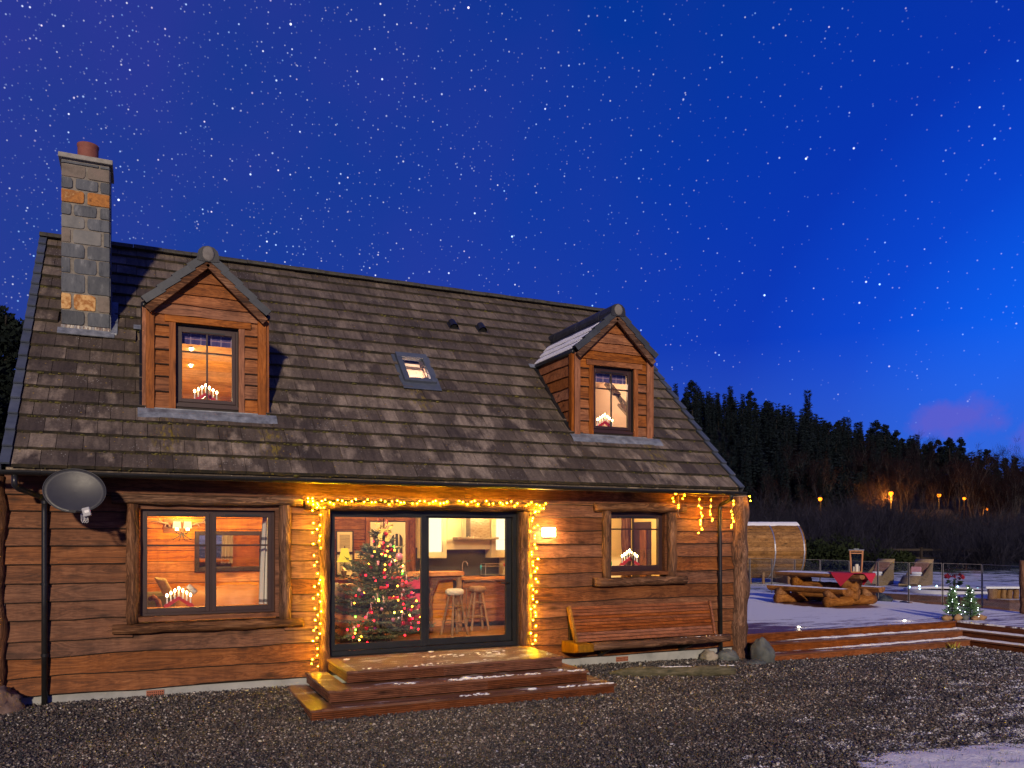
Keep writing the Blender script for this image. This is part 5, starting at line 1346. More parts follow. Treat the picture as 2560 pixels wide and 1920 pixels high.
    sc = thing('set_of_cups', 'small chrome coffee maker on the breakfast bar', 'coffee maker', (8.47, 2.2, 1.586)) if False else None
kitchen()
for i, (x, z, w) in enumerate(((8.60, 2.80, 0),)): pass
MB().box(7.40, 7.50, B-0.012, B-0.004, 1.80, 1.90).build('light_switch', M['plaster'], cabin); MB().box(7.515, 7.60, B-0.040, B-0.031, 1.80, 1.90).build('light_switch', M['plaster'], cabin)

def stool(top_m, label):
    s = thing('bar_stool', label, 'stool', (0, 0, 0), 'stools at the breakfast bar')
    H = 0.69
    st = MB().lathe((0, 0, H), [(0.0, 0.0), (0.13, 0.0), (0.158, 0.02), (0.162, 0.055), (0.155, 0.085), (0.12, 0.105), (0.0, 0.112)], 20); st.build('seat', top_m, s, smooth=True)
    for a in range(4):
        t = PI/4+PI/2*a; c, q = math.cos(t), math.sin(t)
        MB().tube([(c*0.095, q*0.095, H+0.005), (c*0.235, q*0.235, 0.0)], [0.021, 0.024], 8).build('leg', M['stool_wood'], s)
    for a in range(4):
        t0, t1 = PI/4+PI/2*a, PI/4+PI/2*(a+1)
        for h in ((0.20, 0.46) if a % 2 else (0.24, 0.50)):
            r = 0.235-(0.14)*h/0.69
            MB().tube([(math.cos(t0)*r, math.sin(t0)*r, h), (math.cos(t1)*r, math.sin(t1)*r, h)], 0.012, 6).build('rung', M['stool_wood'], s)
    return s
s1 = stool(M['fleece'], 'bar stool with pale sheepskin seat, nearer the glass door'); s1.location = (8.76, 1.66, 0.512); s1.rotation_euler.z = 0.25
s2 = stool(M['stool_wood'], 'bar stool with plain wooden seat beside the steel cupboard handle'); s2.location = (9.42, 2.24, 0.512); s2.rotation_euler.z = -0.05

# wall sconce with antlers
def sconce():
    s = thing('antler_wall_light', 'antler wall light with two glowing shades on the boarded wall', 'wall light', (4.46, B-0.03, 2.25))
    MB().box(4.18, 4.50, B-0.022, B-0.005, 2.27, 2.50).build('back_board', M['brown_wood'], s)
    m = MB()
    for sx in (-1, 1):
        m.tube([(4.46, B-0.05, 2.27), (4.46+sx*0.04, B-0.10, 2.25), (4.46+sx*0.085, B-0.12, 2.27), (4.46+sx*0.085, B-0.12, 2.31)], 0.010, 6)
        m.tube([(4.46+sx*0.01, B-0.08, 2.25), (4.46+sx*0.06, B-0.12, 2.20), (4.46+sx*0.14, B-0.13, 2.16), (4.46+sx*0.17, B-0.12, 2.20)], [0.011, 0.009, 0.007, 0.003], 6)
        m.tube([(4.46+sx*0.01, B-0.08, 2.25), (4.46+sx*0.03, B-0.13, 2.17), (4.46+sx*0.05, B-0.14, 2.13)], [0.011, 0.008, 0.003], 6)
    m.build('arm', M['brass'], s)
    a = MB()
    for sx, q in ((-1, 0), (1, 1)):
        a.tube([(4.38+sx*0.10, B-0.05, 2.36), (4.46+sx*0.22, B-0.08, 2.42), (4.46+sx*0.36, B-0.10, 2.45), (4.46+sx*0.52, B-0.10, 2.46)], [0.018, 0.017, 0.013, 0.004], 8)
        a.tube([(4.46+sx*0.24, B-0.08, 2.43), (4.46+sx*0.27, B-0.12, 2.37), (4.46+sx*0.20, B-0.14, 2.34)], [0.014, 0.010, 0.003], 6)
        a.tube([(4.46+sx*0.32, B-0.09, 2.445), (4.46+sx*0.36, B-0.12, 2.50), (4.46+sx*0.38, B-0.12, 2.53)], [0.012, 0.008, 0.003], 6)
    a.build('antler', M['antler'], s)
    for x in (4.382, 4.548):
        MB().lathe((x, B-0.12, 2.31), [(0.022, 0), (0.022, 0.035)], 10).build('candle_sleeve', M['flame'], s)
        MB().lathe((x, B-0.12, 2.345), [(0.066, 0), (0.056, 0.115)], 16).build('lamp_shade', M['shade_hot'], s)
        lamp('sconce_light', (x, B-0.22, 2.50), 9, (1.0, 0.62, 0.22), 0.05)
sconce()
def mirror():
    s = thing('framed_mirror', 'large dark framed mirror on the boarded wall', 'mirror', (5.2, B-0.02, 1.6))
    f = MB(); framebox(f, 4.662, 5.79, 1.61, 2.30, B-0.045, B-0.006, 0.075, 0.075, 0.075, 0.075); f.build('frame', M['darkframe'], s, bevel=0.006)
    MB().obox((5.226, B-0.030, 1.955), V((0.491, 0, 0)), V((0, 0.004, 0)), V((0, -0.022, 0.272))).build('glass', M['mirror'], s)
mirror()
def sofa():
    s = thing('leather_sofa', 'tan leather sofa with plump back along the boarded wall', 'sofa', (4.9, 2.5, 0.512))
    m = MB(); N = 26; vs = []; fs = []
    for i in range(N+1):
        x = 4.35+1.9*i/N; w = 0.03*mnoise.noise(V((x*4, 1, 0)))+0.02*abs(math.sin(x*3.2))
        for y, z in ((2.55, 0.62), (2.50, 1.05), (2.56, 1.30), (2.68, 1.39), (2.82, 1.35), (2.86, 0.62)): vs.append((x, y+w, z+w))
    for i in range(N):
        for j in range(5): fs.append((i*6+j, i*6+6+j, i*6+7+j, i*6+1+j))
    fs += [tuple(range(6)), tuple(N*6+5-j for j in range(6))]
    m.add(vs, fs).build('backrest', M['leather'], s, smooth=True)
    MB().box(4.35, 6.25, 1.85, 2.54, 0.62, 0.93).build('seat', M['leather'], s, bevel=0.05)
    MB().box(4.37, 6.23, 1.9, 2.84, 0.512, 0.618).build('base', M['darkframe'], s)
    c = thing('olive_armchair', 'olive upholstered armchair at the left of the window', 'armchair', (3.9, 1.7, 0.512))
    MB().box(3.45, 4.32, 1.95, 2.2, 0.6, 1.36).build('backrest', M['olive_sofa'], c, bevel=0.06)
    MB().box(3.45, 4.32, 1.35, 1.94, 0.6, 0.95).build('seat', M['olive_sofa'], c, bevel=0.05)
    m = MB().tube([(3.96, 1.36, 1.30), (4.0, 1.30, 1.33), (4.06, 1.24, 1.28), (4.09, 1.2, 1.15), (4.10, 1.2, 0.6)], [0.035, 0.04, 0.04, 0.035, 0.03], 10); m.build('carved_arm', M['brown_wood_z'], c, smooth=True)
    MB().box(3.46, 4.31, 1.37, 2.19, 0.512, 0.598).build('base', M['darkframe'], c)
    k = MB(); k.obox((4.165, 1.66, 1.44), V((0.085, 0, -0.015)), V((0, 0.05, 0)), V((-0.075, 0, 0.155)))
    k = k.build('cushion', M['gold_cushion'], None, bevel=0.035); tag(k, 'gold patterned cushion standing up on the olive armchair', 'cushion')
    l = thing('reading_lamp', 'small spotlight reading lamp tilted behind the candle arch', 'lamp', (4.5, 1.0, 0.512))
    MB().obox((4.498, 1.0, 1.448), V((0.055, 0, -0.055)), V((0, 0.04, 0)), V((0.03, 0, 0.03))).build('lamp_head', M['steel'], l, bevel=0.012)
    MB().tube([(4.46, 1.0, 1.47), (4.44, 1.03, 1.42), (4.45, 1.05, 0.55)], 0.012, 8).build('stem', M['brass'], l); MB().lathe((4.45, 1.05, 0.512), [(0.12, 0), (0.12, 0.03), (0.02, 0.04)], 14).build('base', M['brass'], l)
sofa()
def curtain():
    m = MB(); N = 40; vs = []; fs = []; K = 9
    for j in range(K+1):
        t = j/K; z = 2.50-t*1.32; xl = 5.385-0.05*t*t-0.02*math.sin(t*3); xr = 5.565
        for i in range(N+1):
            s = i/N; x = xl+(xr-xl)*s; y = 0.30+0.035*math.sin(s*21+0.4*t)+0.012*math.sin(s*47)
            vs.append((x, y, z))
    for j in range(K):
        for i in range(N): fs.append((j*(N+1)+i, j*(N+1)+i+1, (j+1)*(N+1)+i+1, (j+1)*(N+1)+i))
    o = m.add(vs, fs).build('curtain', M['curtain'], None, smooth=True); tag(o, 'pale striped curtain drawn to the right side of the big window', 'curtain')
curtain()
def corner_table():
    t = thing('side_table', 'small wooden side table with lamp by the brown wall', 'table', (7.05, 2.6, 0.512))
    MB().lathe((7.02, 2.62, 1.455), [(0.0, 0), (0.33, 0), (0.34, 0.012), (0.33, 0.03), (0, 0.03)], 26).build('table_top', M['brown_wood'], t)
    MB().lathe((7.02, 2.62, 0.515), [(0.22, 0), (0.24, 0.02), (0.26, 0.9), (0.28, 0.938)], 22).build('slatted_drum', M['orange_wood'], t)
    l = thing('table_lamp', 'table lamp with glowing yellow bell shade', 'lamp', (7.07, 2.6, 1.486))
    MB().lathe((7.07, 2.6, 1.486), [(0.075, 0), (0.07, 0.02), (0.02, 0.04), (0.04, 0.12), (0.045, 0.17), (0.014, 0.23), (0.012, 0.32)], 14).build('lamp_base', M['brass'], l, smooth=True)
    m = MB(); prof = [(0.145, 1.765), (0.118, 1.80), (0.092, 1.87), (0.070, 1.95), (0.060, 2.005)]
    m.lathe((7.07, 2.6, 0), prof, 12); m2 = m.build('lamp_shade', M['shade_glow'], l)
    MB().ball((7.07, 2.6, 2.02), (0.012, 0.012, 0.025), 6, 5).build('finial', M['brass'], l)
    lamp('table_lamp_light', (7.07, 2.35, 1.72), 14, (1.0, 0.62, 0.16), 0.05)
    o = thing('driftwood_ornament', 'dark antler and driftwood ornament on the side table', 'ornament', (7.1, 2.5, 1.486))
    MB().tube([(6.95, 2.5, 1.495), (7.0, 2.47, 1.50), (7.05, 2.46, 1.62), (7.0, 2.46, 1.68)], [0.02, 0.03, 0.025, 0.006], 8).build('branch', M['antler'], o)
    MB().tube([(7.12, 2.45, 1.495), (7.16, 2.45, 1.58), (7.24, 2.45, 1.58), (7.29, 2.45, 1.495)], 0.016, 8).build('antler', M['antler'], o)
    MB().lathe((7.02, 2.44, 1.486), [(0.035, 0), (0.05, 0.10), (0.055, 0.13), (0.0, 0.135)], 12).build('cup', M['brass'], o)
    b = thing('small_bottle', 'small glass bottle with pale cap on the side table', 'bottle', (7.325, 2.55, 1.486))
    MB().lathe((7.325, 2.55, 1.486), [(0.022, 0), (0.022, 0.085), (0.012, 0.10)], 10).build('body', M['jar_glass'], b); MB().lathe((7.325, 2.55, 1.588), [(0.02, 0), (0.02, 0.04), (0, 0.04)], 10).build('cap', M['cream'], b)
    for z0, z1, lb in ((1.93, 2.295, 'framed print in pale mount, hung high above the table lamp'), (1.51, 1.88, 'framed print in pale mount, hung low behind the table lamp')):
        p = thing('framed_print', lb, 'picture', (7.215, B-0.02, z0), 'prints by the lamp')
        f = MB(); framebox(f, 7.055, 7.375, z0-0.02, z1+0.02, B-0.04, B-0.006, 0.02, 0.02, 0.02, 0.02); f.build('frame', M['darkframe'], p)
        MB().box(7.076, 7.354, B-0.022, B-0.012, z0, z1).build('mount', M['paper'], p)
        MB().box(7.12, 7.31, B-0.028, B-0.023, z0+0.06, z1-0.05).build('print', M['print'], p)
    a = thing('wicker_armchair', 'armchair with tan cushion and cream fleece behind the Christmas tree', 'armchair', (6.95, 1.9, 0.512))
    MB().obox((7.02, 1.95, 1.16), V((0.34, 0.05, 0)), V((0.01, 0.06, 0)), V((0, 0.05, 0.26))).build('backrest', M['leather'], a, bevel=0.04)
    MB().box(6.70, 7.36, 1.35, 1.85, 0.62, 0.95).build('seat', M['leather'], a, bevel=0.05); MB().box(6.72, 7.34, 1.37, 1.98, 0.512, 0.618).build('base', M['darkframe'], a)
    m = MB(); m.ball((6.74, 1.86, 1.26), (0.15, 0.12, 0.19), 14, 10, 0.25, 3); fo = m.build('fleece_throw', M['fleece'], None, smooth=True); tag(fo, 'cream sheepskin thrown over the armchair back beside the glass door', 'throw')
corner_table()
# kitchen and room ceiling lights
def ceiling_spot(x, y, p, col=(1.0, 0.74, 0.40)):
    MB().lathe((x, y, 2.835), [(0.055, 0), (0.055, 0.022), (0.0, 0.023)], 14).build('downlight', M['white'], cabin)
    lamp('downlight_lamp', (x, y, 2.76), p, col, 0.04)
ceiling_spot(9.0, 2.3, 60, (1.0, 0.62, 0.19)); ceiling_spot(9.85, 2.2, 62, (1.0, 0.62, 0.19)); ceiling_spot(9.0, 1.0, 66, (1.0, 0.70, 0.38)); ceiling_spot(7.2, 2.2, 34, (1.0, 0.58, 0.18)); ceiling_spot(7.4, 0.75, 66, (1.0, 0.66, 0.34))
ceiling_spot(4.6, 1.8, 150, (1.0, 0.56, 0.14)); ceiling_spot(5.6, 1.2, 70, (1.0, 0.58, 0.18)); ceiling_spot(3.4, 1.6, 50, (1.0, 0.58, 0.18)); ceiling_spot(11.6, 1.3, 130, (1.0, 0.68, 0.26)); ceiling_spot(9.7, 2.52, 26)

# ---- candle arches
def candle_arch(label):
    s = thing('candle_arch', label, 'candle arch', (0, 0, 0), 'candle arches on the window sills')
    prof = []
    n = 8
    top = [(-0.185+0.185*i/n, 0.022+0.118*i/n+0.010*abs(math.sin(i*PI/2*1.0))) for i in range(n+1)]
    poly = [(-0.19, 0.0)]+top+[(-x, z) for x, z in top[::-1][1:]]+[(0.19, 0.0), (0.135, 0.0), (0.0, 0.095), (-0.135, 0.0)]
    MB().prism(poly[:n+2]+[(0.0, 0.095), (-0.135, 0.0)], 'y', -0.018, 0.018).build('arch', M['red'], s)
    q = [(-x, z) for x, z in (poly[:n+2]+[(0.0, 0.095), (-0.135, 0.0)])][::-1]
    MB().prism(q, 'y', -0.0181, 0.0181).build('arch', M['red'], s)
    for i in range(7):
        x = (i-3)*0.0485; z = 0.128-abs(i-3)*0.031
        c = MB().lathe((x, 0, z), [(0.0095, 0), (0.0095, 0.10), (0.007, 0.104)], 10).build('candle', M['candle'], s)
        MB().lathe((x, 0, z+0.104), [(0.007, 0), (0.0145, 0.014), (0.013, 0.026), (0.0, 0.044)], 8).build('candle_bulb', M['flame'], c)
    return s
a0 = candle_arch('red candle arch in the big ground-floor window'); a0.location = (4.297, 0.24, 1.262)
for lb, loc, sc in (('red candle arch in the small window above the bench', (11.40, 0.235, 1.715), 1.02), ('red candle arch in the left dormer window under the chimney side', (4.668, 0.72, 4.088), 1.0), ('red candle arch in the right dormer window with snowy roof', (11.205, 0.72, 4.088), 1.0)):
    c = copy_tree(a0); c.location = loc; c['label'] = lb; c.scale = (sc, sc, sc)
MB().box(3.84, 5.50, 0.152, 0.34, 1.222, 1.26).build('inner_sill', M['orange_wood'], cabin); MB().box(10.85, 11.93, 0.152, 0.32, 1.675, 1.713).build('inner_sill', M['white'], cabin)
gcup = MB().lathe((11.03, 0.235, 1.713), [(0.018, 0), (0.021, 0.05), (0.016, 0.06), (0.019, 0.075)], 10).build('green_bottle', m_noise('green_glass', [(0.05, 0.45, 0.08)], 5, 0.3, 0), None); tag(gcup, 'small bright green bottle on the sill left of the candle arch', 'bottle')

# ------------------------------------------------------------------ needle-leaved trees (shared builder)
def needle_tree(h, r0, whorls, per, needles, nl, nw, seed, top_sparse=True, droop=0.15, z0=0.1, up=0.25):
    """arrays for a conifer: branches as thin triangles with needle triangles along them"""
    R = np.random.RandomState(seed); co = []; tr = []; stems = []
    for w in range(whorls):
        t = (w+R.uniform(-0.2, 0.2))/whorls; z = z0+(h-z0)*t*0.97; rad = r0*(1-t)**0.85*(0.85+0.3*R.rand())+0.03*h*(t > 0.85)
        for b in range(per if t < 0.8 else max(3, per//2)):
            a = R.uniform(0, 2*PI); L = rad*R.uniform(0.7, 1.15)
            rise = L*(up+0.55*t)-droop*L
            p0 = np.array([0, 0, z]); p1 = np.array([math.cos(a)*L, math.sin(a)*L, z+rise])
            stems.append((p0, p1))
            n = max(4, int(needles*(L/r0)**0.8)+3)
            s = R.uniform(0.15, 1.0, n)
            base = p0+(p1-p0)*s[:, None]; base[:, 2] -= 0.25*L*(s*(1-s))*0.6
            d = (p1-p0)/max(L, 1e-3)
            side = np.array([-math.sin(a), math.cos(a), 0])
            off = R.uniform(-1, 1, n)*0.28*L*(1-0.6*s)
            base = base+side*off[:, None]+R.normal(0, 0.012*h*0.5, (n, 3))
            dirv = d[None]*R.uniform(0.3, 1.0, n)[:, None]+side*(np.sign(off)*R.uniform(0.2, 1, n))[:, None]+np.array([0, 0, 1])*R.uniform(-0.45, 0.5, n)[:, None]
            dirv /= np.linalg.norm(dirv, axis=1)[:, None]+1e-6
            q = R.normal(0, 1, (n, 3)); wv = np.cross(dirv, q); wv /= np.linalg.norm(wv, axis=1)[:, None]+1e-6
            ln = nl*R.uniform(0.6, 1.3, n)[:, None]
            v = np.stack([base-wv*nw, base+wv*nw, base+dirv*ln], 1)
            co.append(v.reshape(-1, 3))
    co = np.concatenate(co); tr = np.arange(len(co)).reshape(-1, 3)
    return co, tr, stems

def christmas_tree():
    x, y, z = 7.385, 1.44, 0.512
    t = thing('christmas_tree', 'decorated Christmas tree with ribbon bow inside the glass door', 'christmas tree', (x, y, z))
    co, tr, st = needle_tree(1.86, 0.93, 19, 14, 84, 0.078, 0.011, 5, z0=0.12, droop=0.05, up=0.12)
    o = link('branches', np_mesh('branches', co, tr, M['spruce']), t); o['kind'] = 'stuff'
    m = MB().tube([(x, y, z), (x, y, z+1.0), (x+0.01, y, z+1.9)], [0.035, 0.022, 0.006], 8)
    m.build('trunk', M['bark_dk'], t)
    m = MB()
    for a, b in st[::2]: m.tube([(x+a[0], y+a[1], z+a[2]), (x+b[0], y+b[1], z+b[2])], [0.007, 0.003], 4, False)
    m.build('boughs', M['bark_dk'], t, kind='stuff')
    m = MB().lathe((x, y, z), [(0.20, 0), (0.20, 0.02), (0.05, 0.06), (0.05, 0.14)], 14); m.build('stand', M['bark_dk'], t)
    # bow at the top
    b = thing('ribbon_bow', 'yellow and red ribbon bow on top of the Christmas tree', 'bow', (x+0.02, y-0.12, z+1.80))
    bx, by, bz = x+0.02, y-0.14, z+1.82
    def loop(dx, dz, w, mat):
        m = MB(); N = 10; vs = []; fs = []
        for i in range(N+1):
            a = 2*PI*i/N; px = dx*(1-math.cos(a))/2; pz = dz*(1-math.cos(a))/2+0.045*math.sin(a)
            vs += [(bx+px, by-w, bz+pz), (bx+px*0.95, by+w, bz+pz+0.02)]
        fs = [(i*2, i*2+1, i*2+3, i*2+2) for i in range(N)]
        m.add(vs, fs).build('loop', mat, b, smooth=True)
    yl = m_noise('yellow_ribbon', [(0.62, 0.52, 0.10), (0.72, 0.64, 0.22)], 8, 0.5, 0); rd = m_noise('dark_red_ribbon', [(0.28, 0.012, 0.02), (0.40, 0.03, 0.04)], 8, 0.4, 0)
    for dx, dz in ((-0.15, 0.06), (0.15, 0.05), (-0.10, -0.03), (0.12, -0.06)): loop(dx, dz, 0.035, yl)
    for dx, dz in ((-0.10, 0.13), (0.0, 0.14), (0.07, 0.12)): loop(dx, dz, 0.03, rd)
    for pts in (((-0.02, 0), (-0.07, -0.12), (-0.05, -0.28), (0.0, -0.38)), ((0.03, 0), (0.06, -0.10), (0.05, -0.20))):
        m = MB(); vs = []
        for px, pz in pts: vs += [(bx+px-0.032, by-0.02, bz+pz), (bx+px+0.032, by-0.03, bz+pz)]
        m.add(vs, [(i*2, i*2+1, i*2+3, i*2+2) for i in range(len(pts)-1)]).build('tail', yl, b)
    MB().ball((bx+0.03, by-0.03, bz-0.08), 0.035, 10, 8).build('bauble', rd, b, smooth=True)
    R = random.Random(8)
    def spot(zmin=0.25, zmax=1.6):
        q = R.uniform(zmin, zmax); rad = 0.80*(1-q/1.86)**0.85+0.02; a = -PI/2+R.uniform(-1.25, 1.25); k = R.uniform(0.86, 1.06)
        return V((x+math.cos(a)*rad*k, y+math.sin(a)*rad*k, z+q))
    cols = {'crimson': (0.55, 0.01, 0.05), 'purple': (0.20, 0.03, 0.22), 'pink': (0.75, 0.30, 0.38), 'pearl': (0.65, 0.50, 0.52), 'dark red': (0.25, 0.01, 0.02)}
    mats = {k: m_noise('bauble_'+k.replace(' ', '_'), [c], 5, 0.12, 0, metal=0.35) for k, c in cols.items()}
    ns = []
    proto = {}
    def ball(k, p, r):
        if k not in proto:
            me = MB().ball((0, 0, 0), 1, 14, 10).add([], []).mesh('bauble', mats[k], smooth=True); proto[k] = me
        o = link('bauble', proto[k], None, p); o.scale = (r, r, r)
        g = {'pink': 'pink baubles', 'crimson': 'crimson baubles', 'purple': 'purple baubles', 'pearl': 'pearly baubles', 'dark red': 'dark red baubles'}[k]+' on the Christmas tree'
        tag(o, f'small {k} bauble hanging on the Christmas tree', 'bauble', g)
        return o
    big = ball('pink', V((7.62, 1.16, 1.885)), 0.062); big['label'] = 'biggest pale pink bauble, high on the right of the Christmas tree'; del big['group']
    seq = ['crimson']*13+['purple']*7+['pink']*8+['pearl']*7+['dark red']*7
    for k in seq: ball(k, spot(), R.uniform(0.024, 0.036))
    # candy canes
    cm = MB().tube([(0, 0, -0.075), (0, 0, 0), (0.004, 0, 0.02), (0.018, 0, 0.032), (0.034, 0, 0.022), (0.038, 0, 0.006)], 0.0075, 7).mesh('candy_cane', M['cane'], smooth=True)
    for i in range(15):
        o = link('candy_cane', cm, None, spot(0.3, 1.5)+V((0, -0.02, 0))); o.rotation_euler = (R.uniform(-.2, .2), R.uniform(-0.5, 0.5), R.uniform(0, 6)); o.scale = (1.15,)*3
        tag(o, 'small striped candy cane hooked on the Christmas tree', 'candy cane', 'candy canes on the Christmas tree')
    # bows of red ribbon
    for p in (V((7.28, 0.86, 1.40)), V((7.46, 0.82, 1.55)), V((7.40, 0.80, 1.24))):
        m = MB()
        for sx in (-1, 1): m.ball(p+V((sx*0.038, 0, 0.008)), (0.036, 0.012, 0.026), 8, 6, 0.3, 2)
        m.ball(p, 0.014, 6, 5); o = m.build('ribbon_knot', M['poins'], None, smooth=True)
        tag(o, 'small red ribbon knot tied on the Christmas tree', 'bow', 'red ribbon knots on the Christmas tree')
    # string of coloured lights
    s = thing('tree_light_string', 'string of red, amber and green lights wound round the Christmas tree', 'string lights', (x, y, z))
    wpts = []
    for i in range(130):
        q = 0.16+1.5*i/129; rad = (0.70*(1-q/1.86)**0.85)*0.93; a = i*0.33; wpts.append((x+math.cos(a)*rad, y+math.sin(a)*rad, z+q+0.02*math.sin(i)))
    MB().tube([(6.6, 0.75, 0.56), (6.72, 0.80, 0.54), (6.83, 0.82, 0.575)]+wpts, 0.003, 4).build('wire', M['wire_bk'], s)
    bm = {}
    for k in ('red', 'amber', 'green', 'yellow'): bm[k] = MB().ball((0, 0, 0), 0.014, 8, 6).mesh('light_bulb', M['xm_'+k])
    ks = ['red', 'amber', 'red', 'red', 'amber', 'green', 'red', 'yellow', 'amber']
    low = [(6.80, 0.85, 0.66, 'red'), (6.83, 0.86, 0.72, 'amber'), (6.84, 0.86, 0.77, 'green'), (6.92, 0.82, 0.67, 'amber'), (6.88, 0.80, 0.62, 'yellow'), (7.16, 0.74, 0.545, 'amber'), (7.62, 0.84, 0.65, 'red'), (7.0, 0.78, 0.575, 'red')]
    for i in range(58):
        p = spot(0.2, 1.62); o = link('light_bulb', bm[ks[i % 9]], s, p-V((x, y, z))+V((0, -0.03, 0)))
    for a, b_, c, k in low: link('light_bulb', bm[k], s, V((a-x, b_-y, c-z)))
christmas_tree()

# ------------------------------------------------------------------ timber steps at the door
def grooved_riser(x0, x1, y, z0, z1, n=5, axis='x', sgn=-1):
    """board face with horizontal grooves; faces -y (axis x) or -x/+x (axis y)"""
    pr = []; h = (z1-z0)/n
    for i in range(n):
        a = z0+i*h; pr += [(0.0, a+0.0005), (0.013, a+h*0.14), (0.013, a+h*0.70), (0.0, a+h-0.0005)]
    pr = [(0.0, z0)]+pr+[(0.0, z1)]
    m = MB()
    if axis == 'x':
        poly = [(y-p, z) for p, z in pr]+[(y+0.022, z1), (y+0.022, z0)]; m.prism(poly, 'x', x0, x1)
    else:
        poly = [(y+sgn*p, z) for p, z in pr]+[(y-sgn*0.022, z1), (y-sgn*0.022, z0)]; m.prism(poly, 'y', x0, x1)
    return m
def grooved_tread(x0, x1, y0, y1, z, axis, n=8, T=0.028):
    m = MB()
    if axis == 'x':
        h = (y1-y0)/n; pr = []
        for i in range(n): a = y0+i*h; pr += [(a+0.0005, z-0.004), (a+h*0.16, z), (a+h*0.84, z), (a+h-0.0005, z-0.004)]
        m.prism(pr+[(y1, z-T), (y0, z-T)], 'x', x0, x1)
    else:
        h = (x1-x0)/n; pr = []
        for i in range(n): a = x0+i*h; pr += [(a+0.0005, z-0.004), (a+h*0.16, z), (a+h*0.84, z), (a+h-0.0005, z-0.004)]
        m.prism(pr+[(x1, z-T), (x0, z-T)], 'y', y0, y1)
    return m
def door_steps():
    s = thing('timber_steps', 'three wet timber steps dusted with snow at the glass doors', 'steps', (7.74, -0.9, 0))
    tiers = [(6.185, 9.294, -1.346, 0.503, 0.352), (5.905, 9.545, -1.605, 0.325, 0.175), (5.655, 9.882, -1.79, 0.147, -0.01)]
    for k, (x0, x1, yf, zt, zb) in enumerate(tiers):
        ov = 0.022
        yb = (-0.065, -0.05, 0.0)[k]
        inner = (0.30, 0.30, 0.30)[k]
        # side boards run out from the wall, front boards run along
        wb = 0.142
        ns = 1 if k == 0 else 2
        xl = x0
        for q in range(ns): grooved_tread(xl+0.001, xl+wb-0.002, yf+ov*0, yb, zt, 'y').build('tread_board', M['tread_y'], s); xl += wb
        xr = x1
        for q in range(ns): grooved_tread(xr-wb+0.002, xr-0.001, yf, yb, zt, 'y').build('tread_board', M['tread_y'], s); xr -= wb
        y = yf; n = 0
        while y < yb-0.02 and (k == 0 or n < 3):
            y1 = min(y+wb, yb); grooved_tread(xl+0.001, xr-0.001, y+0.001, y1-0.002, zt, 'x').build('tread_board', M['tread_x'], s); y = y1; n += 1
        zr = zt-0.030
        cut = x0+(x1-x0)*(0.42+0.16*k)
        for a, b in ((x0+ov, cut-0.001), (cut+0.001, x1-ov)): grooved_riser(a, b, yf+ov+0.022, zb, zr).build('riser_board', M['deckwood_x'], s)
        grooved_riser(yf+ov+0.025, yb, x0+ov+0.012, zb, zr, axis='y', sgn=-1).build('riser_board', M['deckwood_y'], s)
        grooved_riser(yf+ov+0.025, yb, x1-ov-0.012, zb, zr, axis='y', sgn=1).build('riser_board', M['deckwood_y'], s)
    # lumps of frozen snow along the nosings
    m = MB(); R = random.Random(17)
    def lump(px, py, pz, s0):
        m.ball((px, py, pz+s0*0.15), (s0*R.uniform(1.2, 2.6), s0*R.uniform(0.8, 1.3), s0*R.uniform(0.35, 0.6)), 8, 5, 0.5, R.randint(0, 99))
    for x0, x1, yf, zt, dens in ((6.3, 9.5, -1.50, 0.325, 190), (6.2, 9.85, -1.70, 0.147, 220)):
        for i in range(dens):
            px = R.uniform(x0, x1)
            if mnoise.noise(V((px*1.6, zt*9, 0)))+0.25*(px-x0)/(x1-x0) < 0.05: continue
            lump(px, yf+R.gauss(0.0, 0.025), zt, R.uniform(0.006, 0.018))
    for i in range(420):
        px, py = R.uniform(6.25, 9.25), R.uniform(-1.30, -0.25)
        if mnoise.noise(V((px*1.3, py*2.6, 3)))+0.35*mnoise.noise(V((px*4, py*8, 3))) < 0.20: continue
        lump(px, py, 0.503, R.uniform(0.005, 0.016))
    for px, py, pz, q in ((6.42, -0.35, .503, .028), (7.72, -0.12, .503, .03), (7.75, -1.47, .325, .045), (7.95, -1.45, .325, .03), (9.2, -1.4, .325, .022), (8.62, -1.68, .147, .03)): lump(px, py, pz, q)
    m.build('snow', M['snow'], s, smooth=True, kind='stuff')
door_steps()

